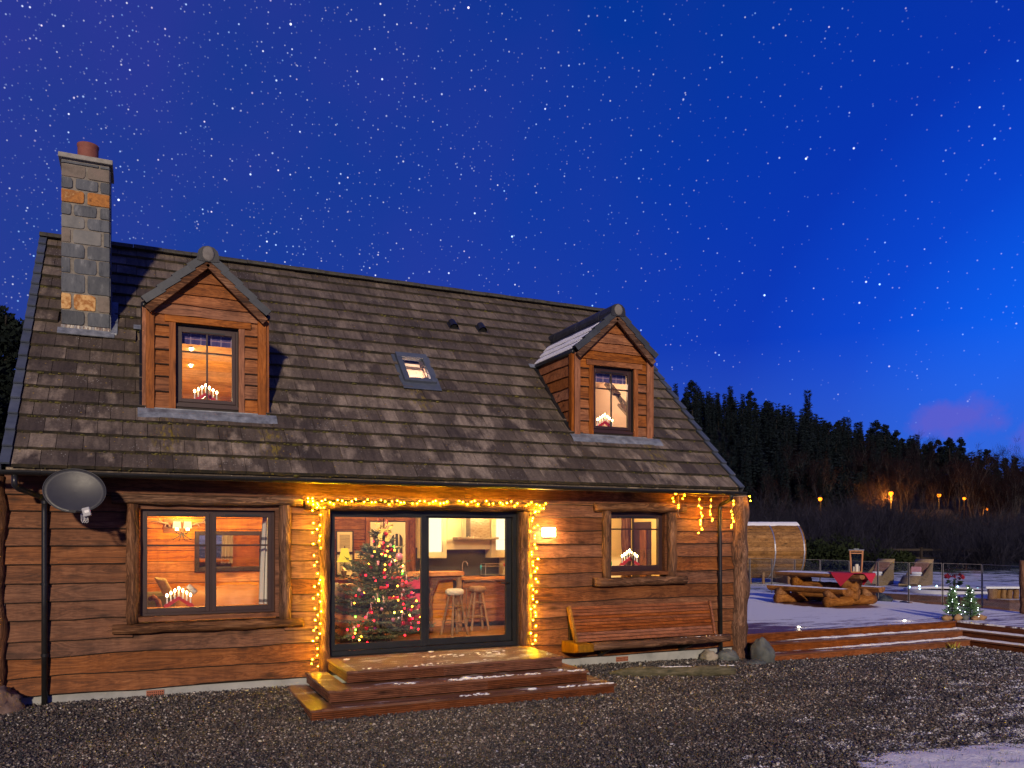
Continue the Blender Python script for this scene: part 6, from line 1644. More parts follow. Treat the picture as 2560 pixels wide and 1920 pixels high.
# ------------------------------------------------------------------ fairy lights round the door
def bulb_mesh(name, mat, r): return MB().ball((0, 0, 0), r, 7, 5).mesh(name, mat)
def fairy():
    R = random.Random(23)
    s = thing('fairy_lights', 'warm fairy lights wound round the door logs', 'string lights', (7.7, -0.2, 1.6))
    pts = []
    # up the left log
    for i in range(46):
        z = 0.36+(2.60-0.36)*i/45; pts.append(V((6.05+0.055*math.sin(i*2.1)+R.uniform(-.015, .015)-(0.05 if z < 0.6 else 0), -0.185+0.03*math.sin(i*1.3), z)))
    for i in range(8): pts.append(V((6.13-0.21*i/7+R.uniform(-.02, .02), -0.165, 2.60+0.015*i+R.uniform(-.02, .02))))
    n = 62
    for i in range(n): t = i/(n-1); pts.append(V((5.92+3.68*t, -0.155+0.02*math.sin(i*1.7), 2.690+0.03*t+0.028*math.sin(i*1.9)+R.uniform(-.012, .012))))
    for i in range(7): pts.append(V((9.58-0.18*i/6, -0.165, 2.66-0.012*i+R.uniform(-.015, .015))))
    for i in range(40):
        z = 2.60-(2.60-0.55)*i/39; pts.append(V((9.385+0.045*math.sin(i*1.9)+R.uniform(-.015, .015), -0.175+0.02*math.sin(i*1.1), z)))
    MB().tube(pts, 0.0032, 5).build('wire', M['wire_bk'], s)
    me = bulb_mesh('bulb', M['fairy'], 0.0057); o0 = org(s)
    for i, p in enumerate(pts):
        if R.random() < 0.12: continue
        link('bulb', me, s, p-o0+V((R.uniform(-.012, .012), -0.014, R.uniform(-.012, .012)))).scale = (R.uniform(0.7, 1.25),)*3
    c = thing('icicle_lights', 'amber icicle lights hanging from the eave at the right corner', 'string lights', (12.8, -0.2, 2.9))
    L = [(12.063,2.924),(12.001,2.853),(12.018,2.798),(12.206,2.85),(12.242,2.906),(12.117,2.737),(12.121,2.697),(12.552,2.846),(12.547,2.733),(12.591,2.697),(12.588,2.614),(12.61,2.562),(12.579,2.487),(12.584,2.461),(12.577,2.42),(12.61,2.339),(12.535,2.27),(12.801,2.839),(12.795,2.732),(12.776,2.637),(12.789,2.591),(12.832,2.51),(12.82,2.478),(13.286,2.833),(13.293,2.774),(13.234,2.651),(13.267,2.589),(13.269,2.529),(13.296,2.474),(13.25,2.411),(13.239,2.371),(13.611,2.91),(13.623,2.84)]
    me = bulb_mesh('bulb', M['icicle'], 0.0082); o0 = org(c); yy = -0.17
    for x, z in L: link('bulb', me, c, V((x-0.006, yy-0.004-(0.05 if x > 13.5 else 0), z))-o0).scale = (R.uniform(0.75, 1.2),)*3
    w = MB(); w.tube([(12.03, yy+.01, 2.93), (12.24, yy+.01, 2.925), (12.45, yy+.01, 2.905), (12.8, yy+.01, 2.90), (13.1, yy-.03, 2.905), (13.3, yy+.01, 2.915), (13.60, yy-.05, 2.925)], 0.0035, 5)
    for g in (range(5, 7), range(7, 17), range(17, 23), range(23, 31)):
        q = [L[i] for i in g]; w.tube([(q[0][0]+0.01, yy+0.008, 2.90)]+[(a+0.012*(-1)**i, yy+0.008, b) for i, (a, b) in enumerate(q)], 0.003, 5)
    w.tube([(12.12, yy+.008, 2.69), (12.11, yy+.008, 2.60), (12.15, yy+.008, 2.54)], 0.003, 5); w.tube([(13.04, yy-.02, 2.90), (13.03, yy-.02, 2.80)], 0.003, 5)
    w.build('wire', M['wire_wt'], c)
fairy()
def wall_lamp():
    s = thing('wall_lamp', 'bright box shaped wall lamp beside the door', 'wall lamp', (9.69, -0.05, 2.2))
    MB().box(9.60, 9.76, -0.052, -0.042, 2.18, 2.37).build('back_plate', M['plastic_bk'], s)
    MB().box(9.585, 9.775, -0.155, -0.06, 2.205, 2.345).build('glass_box', M['lamp_glow'], s, bevel=0.006)
    m = MB(); framebox(m, 9.578, 9.782, 2.198, 2.352, -0.163, -0.155, 0.008, 0.008, 0.008, 0.008)
    m.build('metal_frame', M['plastic_bk'], s)
wall_lamp()

# ------------------------------------------------------------------ bench
def bench():
    b = thing('wall_bench', 'slatted timber bench with log front rail against the plank wall', 'bench', (11.4, -0.3, 0.4))
    N = 11; top = V((0, -0.13, 1.085)); bot = V((0, -0.38, 0.545)); u = (bot-top)/N; nrm = V((0, -1, 0.45)).normalized()
    for i in range(N):
        c = top+u*(i+0.5); xl, xr = 10.05-0.001*i, 12.755-0.0085*i
        MB().obox(V(((xl+xr)/2, c.y, c.z)), V(((xr-xl)/2, 0, 0)), u*0.435, nrm*0.014).build('slat', M['bench'], b, bevel=0.004)
    for x0, x1, mt in ((9.995, 10.040, 'bench_end_lamplit'), (12.74, 12.775, 'bench')):
        m = MB(); c = (top+bot)/2; k_ = 0.0 if mt == 'bench_end_lamplit' else -0.085; m.obox(V(((x0+x1)/2+0.02*(k_ < 0)+k_/2, c.y-0.005, c.z)), V(((x1-x0)/2, 0, 0)), ((bot-top)+V((k_, 0, 0)))/2*1.02, nrm*0.045); m.build('end_board', M[mt], b, bevel=0.006)
    m = MB().box(10.06, 12.72, -0.11, -0.045, 0.50, 1.02); m.build('back_frame', M['reveal'], b)
    m = MB(); m.box(10.0, 12.70, -0.53, -0.33, 0.47, 0.51); m.build('seat', M['bench'], b)
    log((10.21, -0.55, 0.490), (12.87, -0.55, 0.500), 0.066, seed=91, jit=0.03, wob=0.005).build('front_rail', M['log_x'], b, smooth=True)
    m = MB(); m.prism([(-0.615, 0.545), (-0.33, 0.550), (-0.06, 0.55), (-0.06, 0.36), (-0.49, 0.40), (-0.62, 0.425)], 'x', 9.93, 10.205); m.build('rail_end', M['bench_end_lamplit'], b, bevel=0.01, label='rail end coloured with yellow lamplight')
    for x in (10.6, 12.2): MB().prism([(-0.58, 0.468), (-0.045, 0.468), (-0.045, 0.27), (-0.10, 0.27)], 'x', x, x+0.06).build('bracket', M['reveal'], b)
    m = MB(); R = random.Random(4)
    for i in range(60):
        x = R.uniform(11.7, 12.8); m.ball((x, -0.565+R.uniform(-.02, .02), 0.553), (R.uniform(.01, .03), .008, .005), 6, 4)
    m.build('snow', M['snow'], b, kind='stuff')
bench()

# ------------------------------------------------------------------ satellite dish
def dish():
    s = thing('satellite_dish', 'dark grey satellite dish mounted under the eave', 'satellite dish', (3.1, -0.2, 2.75))
    c = V((3.13, -0.70, 2.741)); nrm = V((-0.05, -0.93, 0.30)).normalized(); ax = V((1, -0.05, 0)); ax = (ax-nrm*ax.dot(nrm)).normalized(); az = ax.cross(nrm)*-1
    if az.z < 0: az = -az
    m = MB(); n = 40; K = 7; vs = []; fs = []
    rot = -0.12
    for side in (0, 1):
        for k in range(K+1):
            r = k/K
            for j in range(n):
                t = 2*PI*j/n; a, b = 0.330*r*math.cos(t), 0.272*r*math.sin(t); a, b = a*math.cos(rot)-b*math.sin(rot), a*math.sin(rot)+b*math.cos(rot)
                vs.append(c+ax*a+az*b-nrm*(0.052*(1-r*r))-nrm*(0.008*side))
    for side in (0, 1):
        o = side*(K+1)*n
        for k in range(K):
            for j in range(n):
                q = (o+k*n+j, o+(k+1)*n+j, o+(k+1)*n+(j+1) % n, o+k*n+(j+1) % n); fs.append(q if side == 0 else q[::-1])
    for j in range(n): fs.append((K*n+j, (K+1)*n+K*n+j, (K+1)*n+K*n+(j+1) % n, K*n+(j+1) % n))
    m.add(vs, fs).build('reflector', M['dish'], s, smooth=True)
    rim = MB(); pts = []
    for j in range(n+1):
        t = 2*PI*j/n; a, b = 0.330*math.cos(t), 0.272*math.sin(t); a, b = a*math.cos(rot)-b*math.sin(rot), a*math.sin(rot)+b*math.cos(rot); pts.append(c+ax*a+az*b)
    rim.tube(pts, 0.006, 6, False).build('rim', M['dish'], s, smooth=True)
    lp = V((3.245, -1.0, 2.488))
    MB().tube([V((3.13, -0.55, 2.60)), V((3.13, -0.68, 2.49)), V((3.16, -0.86, 2.49)), lp+V((0, 0, 0.0))], 0.011, 8).build('arm', M['plastic_bk'], s)
    MB().obox(V((3.12, -0.77, 2.497)), V((0.045, 0, 0)), V((0, 0.02, 0)), V((0, 0, 0.014))).build('arm_clamp', M['plastic_bk'], s)
    l = MB(); l.obox(lp+V((0.025, 0, -0.005)), V((0.040, 0.0, 0.012)), V((0, 0.05, 0)), V((-0.012, 0, 0.05))); l.build('receiver', M['grey_plastic'], s, bevel=0.01)
    MB().lathe(lp+V((0.0, 0.06, 0.04)), [(0.022, -0.03), (0.026, 0.0), (0.024, 0.03)], 12, 'y').build('feed_horn', M['plastic_bk'], s)
    t_ = MB().obox(lp+V((0.028, -0.0515, 0.0)), V((0.022, 0, 0.006)), V((0, 0.0012, 0)), V((-0.003, 0, 0.014))); t_.build('label_plate', M['white'], s)
    w = MB()
    for k, dx in enumerate((0.0, 0.018, 0.036)):
        w.tube([lp+V((dx, 0, -0.05)), lp+V((dx+0.004, 0.0, -0.10-0.01*k)), lp+V((dx-0.015, 0.03, -0.13)), lp+V((dx-0.035, 0.12, -0.10)), lp+V((dx-0.045, 0.25, 0.0)), V((3.15, -0.22, 2.60))], 0.0045, 6)
    w.build('cable', M['white_cable'], s, smooth=True)
    MB().tube([V((3.13, -0.64, 2.74)), V((3.13, -0.45, 2.66)), V((3.12, -0.12, 2.62)), V((3.11, -0.045, 2.62))], 0.022, 8).build('wall_bracket', M['plastic_bk'], s)
dish()

# ------------------------------------------------------------------ stones and log on the gravel
def rock(name, label, c, r, mat, seed, jit=0.35, group=None, n=26, m_=18, cat='rock'):
    o = MB().ball((0, 0, 0), r, n, m_, jit, seed).build(name, M[mat], None, smooth=True); o.location = c; tag(o, label, cat, group); return o
o = rock('boulder', 'reddish boulder at the foot of the left corner post', (2.26, -0.22, 0.20), (0.27, 0.26, 0.23), 'boulder', 3, 0.45)
o = rock('boulder', 'tall grey boulder between the corner post and the deck steps', (13.62, -0.52, 0.17), (0.17, 0.22, 0.29), 'greystone', 8, 0.28); o.rotation_euler = (0.1, -0.35, 0.3)
rock('boulder', 'flat dark grey stone lying in front of the tall grey boulder', (13.38, -0.62, 0.04), (0.22, 0.16, 0.07), 'greystone', 12, 0.2)
rock('boulder', 'pale rounded stone beside the plinth, left of the downpipe foot', (12.78, -0.12, 0.12), (0.16, 0.13, 0.12), 'palestone', 15, 0.3)
rock('boulder', 'grey white stone at the foot of the right downpipe', (13.14, -0.20, 0.11), (0.20, 0.16, 0.13), 'greystone', 19, 0.25)
def ground_log():
    R = random.Random(2); pts = log_pts((10.35, -0.80, 0.115), (12.30, -1.36, 0.098), 14, 0.006, 6)
    rs = [0.012, 0.045, 0.07]+[0.085+0.012*math.sin(i)+R.uniform(-.004, .004) for i in range(12)]
    o = MB().tube(pts, rs, 14, True, 0.05, 4).build('fallen_log', M['mossylog'], None, smooth=True); tag(o, 'mossy pointed log lying on the gravel below the bench', 'log')
    m = MB()
    for i in range(90):
        t = R.uniform(0.2, 1); p = V((10.35, -0.80, 0)).lerp(V((12.30, -1.36, 0)), t); m.ball((p.x+R.uniform(-.02, .02), p.y+R.uniform(-.015, .015), 0.190-0.006*t), (R.uniform(.015, .045), R.uniform(.008, .016), .006), 6, 4)
    m.build('snow', M['snow'], o, kind='stuff')
ground_log()
def tuft(c, label, mat, n, L, seed, name='grass_tuft', cat='plant'):
    R = random.Random(seed); m = MB()
    for i in range(n):
        a = R.uniform(0, 2*PI); l = L*R.uniform(0.5, 1.2); b = V((c[0]+R.gauss(0, L*.35), c[1]+R.gauss(0, L*.25), c[2])); d = V((math.cos(a)*0.7, math.sin(a)*0.7, R.uniform(0.4, 1.1)))*l; w = V((-d.y, d.x, 0)).normalized()*l*0.10
        m.add([b, b+d*0.5+w, b+d, b+d*0.5-w], [(0, 1, 2, 3)])
    o = m.build(name, M[mat], None); tag(o, label, cat); return o
tuft((12.55, -0.15, 0.01), 'small dark green plant tuft beside the pale stone', 'leafgreen', 40, 0.10, 3)
tuft((18.3, -0.66, 0.01), 'yellow green weed at the inner corner of the deck steps', 'leafyellow', 46, 0.13, 4, 'weed')

# ------------------------------------------------------------------ raised deck
DZ = 0.46
def deck():
    d = thing('raised_deck', 'snow dusted timber deck with three steps beside the cabin', 'deck', (18, 3, 0))
    poly = [(13.60, 0.0), (19.25, 0.0), (19.25, -9.0), (22.6, -9.0), (22.35, 0.3), (22.62, 1.7), (22.60, 2.8), (22.30, 3.6), (22.15, 4.5), (22.18, 6.5), (22.02, 7.4), (21.56, 8.9), (21.2, 9.8), (13.60, 9.8)]
    # subdivide as boards along x so that each shows: wide planks
    MB().prism(poly, 'z', DZ-0.03, DZ).build('deck_surface', M['deck'], d)
    st = [(0.0, DZ-0.03, 0.295), (-0.26, 0.305-0.03, 0.145), (-0.535, 0.150-0.03, -0.02)]
    xr = [19.25, 19.10, 18.95]
    xl = [13.66, 13.74, 13.86]
    for k, (y, zt, zb) in enumerate(st):
        cuts = [xl[k], 16.2+0.5*k, xr[k]]
        for a, b in zip(cuts, cuts[1:]): grooved_riser(a+0.001, b-0.001, y+0.018, zb, zt, 5).build('riser_board', M['bench'], d)
        grooved_riser(-9, y+0.012, xr[k]+0.018, zb, zt, 6, 'y', -1).build('riser_board', M['deckwood_y'], d)
        if k: 
            z = zt+0.03
            yb = st[k-1][0]-0.004
            m = MB(); m.box(xl[k]-0.02, xr[k]-0.002, y-0.028, yb, z-0.028, z); m.build('tread_board', M['tread_x'], d)
            m = MB(); m.box(xr[k]-0.03, xr[k-1]-0.004, -9, y-0.030, z-0.028, z); m.build('tread_board', M['tread_y'], d)
        else:
            MB().box(xl[0]-0.02, xr[0]+0.002, -0.026, -0.002, DZ-0.028, DZ+0.001).build('nosing_board', M['deckwood_x'], d)
    MB().box(13.6, 13.85, -0.50, 0.0, 0.0, 0.12).build('riser_board', M['reveal'], d)
    # crusted snow along the treads
    m = MB(); R = random.Random(31)
    for z, y0, y1, x0, x1 in ((0.305, -0.20, -0.03, 14.5, 19.2), (0.150, -0.46, -0.29, 14.9, 19.05)):
        N = 150; vs = []; fs = []
        for i in range(N+1):
            x = x0+(x1-x0)*i/N; g = min(1, (x-x0)/1.2); w = 0.5+0.5*mnoise.noise(V((x*5, z*20, 0))); h = (0.010+0.020*w)*g*(0.6+0.8*max(0, mnoise.noise(V((x*11, z, 3)))+.5))
            lo = y1-0.004-(y1-y0)*g*(0.55+0.45*mnoise.noise(V((x*3, z*9, 7))))
            vs += [(x, lo, z+0.001), (x, lo+0.02, z+0.001+h*0.8), (x, (lo+y1)/2, z+0.001+h), (x, y1, z+0.001+h*0.9)]
        for i in range(N):
            for j in range(3): fs.append((i*4+j, i*4+4+j, i*4+5+j, i*4+1+j))
        m.add(vs, fs)
    for z, xa, xb in ((0.305, 19.10, 19.235), (0.150, 18.95, 19.085)):
        N = 90; vs = []; fs = []
        for i in range(N+1):
            y = -0.05-5*i/N; w = 0.5+0.5*mnoise.noise(V((y*5, z*20, 1))); h = 0.012+0.026*w
            vs += [(xb, y, z+h), ((xa+xb)/2, y, z+h*1.1), (xa+0.02*w, y, z+h*0.7), (xa+0.01*w, y, z+0.001)]
        for i in range(N):
            for j in range(3): fs.append((i*4+j, i*4+4+j, i*4+5+j, i*4+1+j))
        m.add(vs, fs)
    m.build('snow', M['snow'], d, smooth=True, kind='stuff')
    for x, y, lb in ((15.36, 0.42, 'round light set in the deck edge, left of the pair'), (18.22, 0.40, 'round light set in the deck edge near the small fir trees')):
        o = thing('deck_light', lb, 'deck light', (x, y, DZ), 'lights set in the deck')
        MB().lathe((x, y, DZ), [(0.038, 0.001), (0.036, 0.006), (0.026, 0.0065)], 14).build('rim', M['steel'], o)
        MB().ball((x, y, DZ+0.008), (0.026, 0.026, 0.012), 10, 6).build('lens', M['deck_glow'], o)
        lamp('deck_light_lamp', (x, y, DZ+0.07), 0.5, (1.0, 0.85, 0.6), 0.02)
deck()

# glass balustrade
def balustrade():
    P = [(21.35, 9.55), (21.49, 8.86), (21.71, 8.11), (21.95, 7.39), (22.12, 6.54), (22.16, 5.5), (22.12, 4.47), (22.24, 3.59), (22.50, 2.80), (22.55, 1.76), (22.14, 0.50)]
    b = thing('glass_balustrade', 'frosty glass panel balustrade along the far edge of the deck', 'balustrade', (22.1, 4, DZ))
    for (x0, y0), (x1, y1) in zip(P, P[1:]):
        a, c = V((x0, y0, 0)), V((x1, y1, 0)); u = (c-a).normalized(); L = (c-a).length; nn = V((-u.y, u.x, 0)); a2 = a+u*0.02; c2 = c-u*0.02
        m = MB(); m.obox((a2+c2)/2+V((0, 0, DZ+0.57)), (c2-a2)/2, nn*0.005, V((0, 0, 0.50))); p = m.build('glass_panel', M['bal_glass'], b)
        e = MB(); e.obox((a2+c2)/2+V((0, 0, DZ+1.073)), (c2-a2)/2, nn*0.006, V((0, 0, 0.004)))
        for q in (a2, c2): e.obox(q+V((0, 0, DZ+0.57)), u*0.0035, nn*0.006, V((0, 0, 0.50)))
        e.build('glass_edge', m_edge, p)
        MB().obox(c+V((0, 0, DZ+0.53)), u*0.006, nn*0.010, V((0, 0, 0.53))).build('clamp_post', M['frame_bk'], b)
m_edge = m_noise('polished_glass_edge', [(0.20, 0.19, 0.18), (0.42, 0.36, 0.30)], 30, 0.25, 0)
balustrade()
p = log((22.12, 0.42, DZ), (22.10, 0.42, 1.66), 0.105, seed=44).build('timber_post', M['bark_z'], None, smooth=True); tag(p, 'rough timber post at the end of the glass balustrade', 'post')

# log picnic table
def picnic_table():
    t = thing('log_picnic_table', 'massive log picnic table with attached benches on the deck', 'picnic table', (0, 0, 0))
    def lg(a, b, r, s, mat='tablelog', name='log'): return log(a, b, r, seed=s, seg=16, jit=0.06, wob=0.010).build(name, M[mat], t, smooth=True)
    # table top of three half logs with snow, and two bench seats
    for i, x in enumerate((-0.28, 0.0, 0.28)):
        m = MB(); N = 10; poly = [(x-0.138, 0.80), (x+0.138, 0.80)]+[(x+0.138*math.cos(PI*q/N), 0.80-0.115*math.sin(PI*q/N)) for q in range(1, N)]
        m.prism([(p_[0], p_[1]) for p_ in poly], 'y', -1.36+0.03*i, 1.38-0.03*i); m.build('table_log', M['tablelog'], t)
    for sx in (-1, 1):
        m = MB(); N = 10; x = sx*0.80; poly = [(x-0.165, 0.455), (x+0.165, 0.455)]+[(x+0.165*math.cos(PI*q/N), 0.455-0.14*math.sin(PI*q/N)) for q in range(1, N)]
        m.prism(poly, 'y', -1.22, 1.22); m.build('bench_seat', M['tablelog'], t)
    for y in (-0.80, 0.80):
        lg((-1.05, y, 0.125), (1.05, y, 0.125), 0.125, int(60+y*10), 'tablelog_x', 'foot_log')
        for sx in (-1, 1): lg((sx*0.80-0.20, y, 0.30), (sx*0.80+0.20, y, 0.30), 0.115, int(80+y*10+sx), 'tablelog_x', 'bench_support')
        lg((-0.28, y, 0.335), (0.28, y, 0.335), 0.13, int(100+y*10), 'tablelog_x', 'table_support'); lg((-0.34, y, 0.56), (0.34, y, 0.56), 0.135, int(120+y*10), 'tablelog_x', 'table_support')
        m = MB(); m.prism([(-0.24, 0.62), (0.24, 0.62), (0.40, 0.70), (-0.40, 0.70)], 'y', y-0.12, y+0.12); m.build('top_cradle', M['tablelog_x'], t)
    lg((0, -1.02, 0.46), (0, 1.02, 0.46), 0.11, 140); lg((0.03, -1.02, 0.245), (0.03, 1.02, 0.245), 0.105, 150)
    m = MB()
    def sheet(x0, x1, y0, y1, z, sd):
        n, k = 8, 40; vs = []; fs = []
        for i in range(n+1):
            for j in range(k+1):
                u, v = i/n, j/k; e = min(u, 1-u, v*3, (1-v)*3); h = 0.004+0.016*min(1, e*6)+0.006*mnoise.noise(V((u*3, v*14, sd)))*min(1, e*6)
                vs.append((x0+(x1-x0)*u, y0+(y1-y0)*v, z+h))
        for i in range(n):
            for j in range(k): fs.append((i*(k+1)+j, (i+1)*(k+1)+j, (i+1)*(k+1)+j+1, i*(k+1)+j+1))
        m.add(vs, fs)
    sheet(-0.41, 0.41, -0.45, 1.36, 0.80, 1); sheet(-0.955, -0.645, -1.2, 1.2, 0.455, 2); sheet(0.645, 0.955, -1.2, 1.2, 0.455, 3)
    m.build('snow', M['snow'], t, smooth=True, kind='stuff')
    t.scale = (0.95, 0.93, 1.0); t.location = (20.16, 4.45, DZ+0.002); t.rotation_euler.z = math.radians(8.8)
    # red cloth laid cornerwise over the near end, corners hanging
    rot = Matrix.Translation(t.location) @ Matrix.Rotation(t.rotation_euler.z, 4, 'Z') @ Matrix.Diagonal((0.95, 0.93, 1, 1))
    m = MB(); n = 20; H = 0.55; vs = []; fs = []
    for i in range(n+1):
        for j in range(n+1):
            a, b_ = (i/n*2-1)*H, (j/n*2-1)*H; x, y = (a-b_)*0.7071, -0.86+(a+b_)*0.7071
            z = 0.832; ex = abs(x)-0.43; ey = (-1.375)-y
            if ex > 0: sg = 1 if x > 0 else -1; z -= ex*0.96; x = sg*(0.43+0.02+ex*0.16)
            elif ey > 0: z -= ey*0.96; y = -1.375-0.02-ey*0.12
            vs.append(rot @ V((x, y, z)))
    for i in range(n):
        for j in range(n): fs.append((i*(n+1)+j, (i+1)*(n+1)+j, (i+1)*(n+1)+j+1, i*(n+1)+j+1))
    o = m.add(vs, fs).build('tablecloth', M['red_cloth'], None); so = o.modifiers.new('thickness', 'SOLIDIFY'); so.thickness = 0.006; so.offset = 1
    tag(o, 'red cloth laid cornerwise over the near end of the log table', 'tablecloth')
    # lantern with candles
    c = rot @ V((0.10, -0.92, 0.842)); l = thing('lantern', 'tapered copper and glass lantern holding white candles', 'lantern', c)
    wb, wt, h = 0.118, 0.148, 0.56
    Rm = Matrix.Rotation(t.rotation_euler.z+0.55, 4, 'Z')
    def pt(x, y, z): return c+Rm @ V((x, y, z))
    f = MB()
    for sx in (-1, 1):
        for sy in (-1, 1): f.beam(pt(sx*wb, sy*wb, 0), pt(sx*wt, sy*wt, h), 0.022, 0.022, (0, 1, 0))
    for z, w in ((0.012, wb), (h-0.012, wt), (h-0.07, wt-0.004)):
        for q in range(4):
            e = [(-1, -1), (1, -1), (1, 1), (-1, 1)]; a, b_ = e[q], e[(q+1) % 4]; f.beam(pt(a[0]*w, a[1]*w, z), pt(b_[0]*w, b_[1]*w, z), 0.02, 0.02)
    f.build('frame', M['copper'], l)
    g = MB()
    for q in range(4):
        e = [(-1, -1), (1, -1), (1, 1), (-1, 1)]; a, b_ = e[q], e[(q+1) % 4]; k = 0.97
        g.add([pt(a[0]*wb*k, a[1]*wb*k, 0.02), pt(b_[0]*wb*k, b_[1]*wb*k, 0.02), pt(b_[0]*wt*k, b_[1]*wt*k, h-0.03), pt(a[0]*wt*k, a[1]*wt*k, h-0.03)], [(0, 1, 2, 3)])
    g.build('glass', M['jar_glass'], l)
    r = MB(); r.obox(pt(0, 0, h+0.012), Rm @ V((wt+0.03, 0, 0)), Rm @ V((0, wt+0.03, 0)), V((0, 0, 0.010))); r.obox(pt(0, 0, h+0.035), Rm @ V((0.06, 0, 0)), Rm @ V((0, 0.06, 0)), V((0, 0, 0.012))); r.build('roof', M['lead'], l)
    for i, (dx, dy, hh, rr) in enumerate(((-0.045, -0.01, 0.185, 0.042), (0.05, -0.03, 0.14, 0.042), (0.0, 0.05, 0.12, 0.038))):
        q = pt(dx, dy, 0.024); o = MB().lathe(q, [(rr, 0), (rr, hh), (rr*0.7, hh+0.005), (0, hh-0.006)], 14).build('pillar_candle', M['candle'], None); tag(o, ['tallest white pillar candle inside the copper lantern', 'middle sized white pillar candle inside the copper lantern', 'shortest white pillar candle inside the copper lantern'][i], 'candle')
picnic_table()

# small fir trees with lights
def small_fir(x, y, h, r, seed, lean, label):
    t = thing('small_fir_tree', label, 'tree', (x, y, DZ), 'small fir trees on the deck corner')
    co, tr, st = needle_tree(h, r, 13, 12, 34, 0.052, 0.0075, seed, z0=0.05, droop=0.05, up=0.30)
    co[:, 0] += lean*co[:, 2]**2
    o = link('branches', np_mesh('branches', co, tr, M['fake_fir']), t); o['kind'] = 'stuff'
    MB().tube([(x, y, DZ), (x+lean*0.2, y, DZ+h*0.6), (x+lean*h*h, y, DZ+h*0.97)], [0.014, 0.010, 0.004], 6).build('trunk', M['bark_dk'], t)
    s = thing('fir_light_string', label.replace('small fir tree with fairy lights', 'cool white lights on the small fir'), 'string lights', (x, y, DZ), 'light strings on the small firs')
    R = random.Random(seed); me = bulb_mesh('bulb', M['cool_led'], 0.0062); pts = []
    for i in range(14):
        z = h*(0.10+0.80*i/13); rad = r*(1-z/h)**0.85*0.98+0.012; a = -2.0+1.3*math.sin(i*2.3)+R.uniform(-.4, .4); p = V((math.cos(a)*rad+lean*z*z, math.sin(a)*rad, z)); pts.append(p+V((x, y, DZ)))
        link('bulb', me, s, p)
    MB().tube(pts, 0.002, 4).build('wire', M['wire_bk'], s)
small_fir(19.42, 0.22, 0.72, 0.19, 11, 0.03, 'small fir tree with fairy lights below the red flowers'); small_fir(19.80, 0.08, 0.74, 0.21, 15, -0.05, 'small fir tree with fairy lights at the deck corner post side')
for i, (x, y, rr, mt, lb) in enumerate(((19.17, 0.16, (0.13, 0.09, 0.062), 'brownstone', 'long dark brown stone at the left of the small firs'), (19.38, 0.06, (0.10, 0.08, 0.07), 'brownstone', 'rough tan stone under the left small fir'), (19.60, 0.06, (0.085, 0.07, 0.065), 'greystone', 'dark stone between the two small firs'), (19.75, -0.06, (0.10, 0.075, 0.05), 'brownstone', 'flat tan stone under the right small fir'), (19.94, -0.06, (0.13, 0.09, 0.06), 'brownstone', 'smooth tan stone at the right of the small firs'))):
    rock('stone', lb, (x, y, DZ+rr[2]*0.75), rr, mt, 40+i, 0.3, 'stones round the small firs', 12, 8, 'stone')

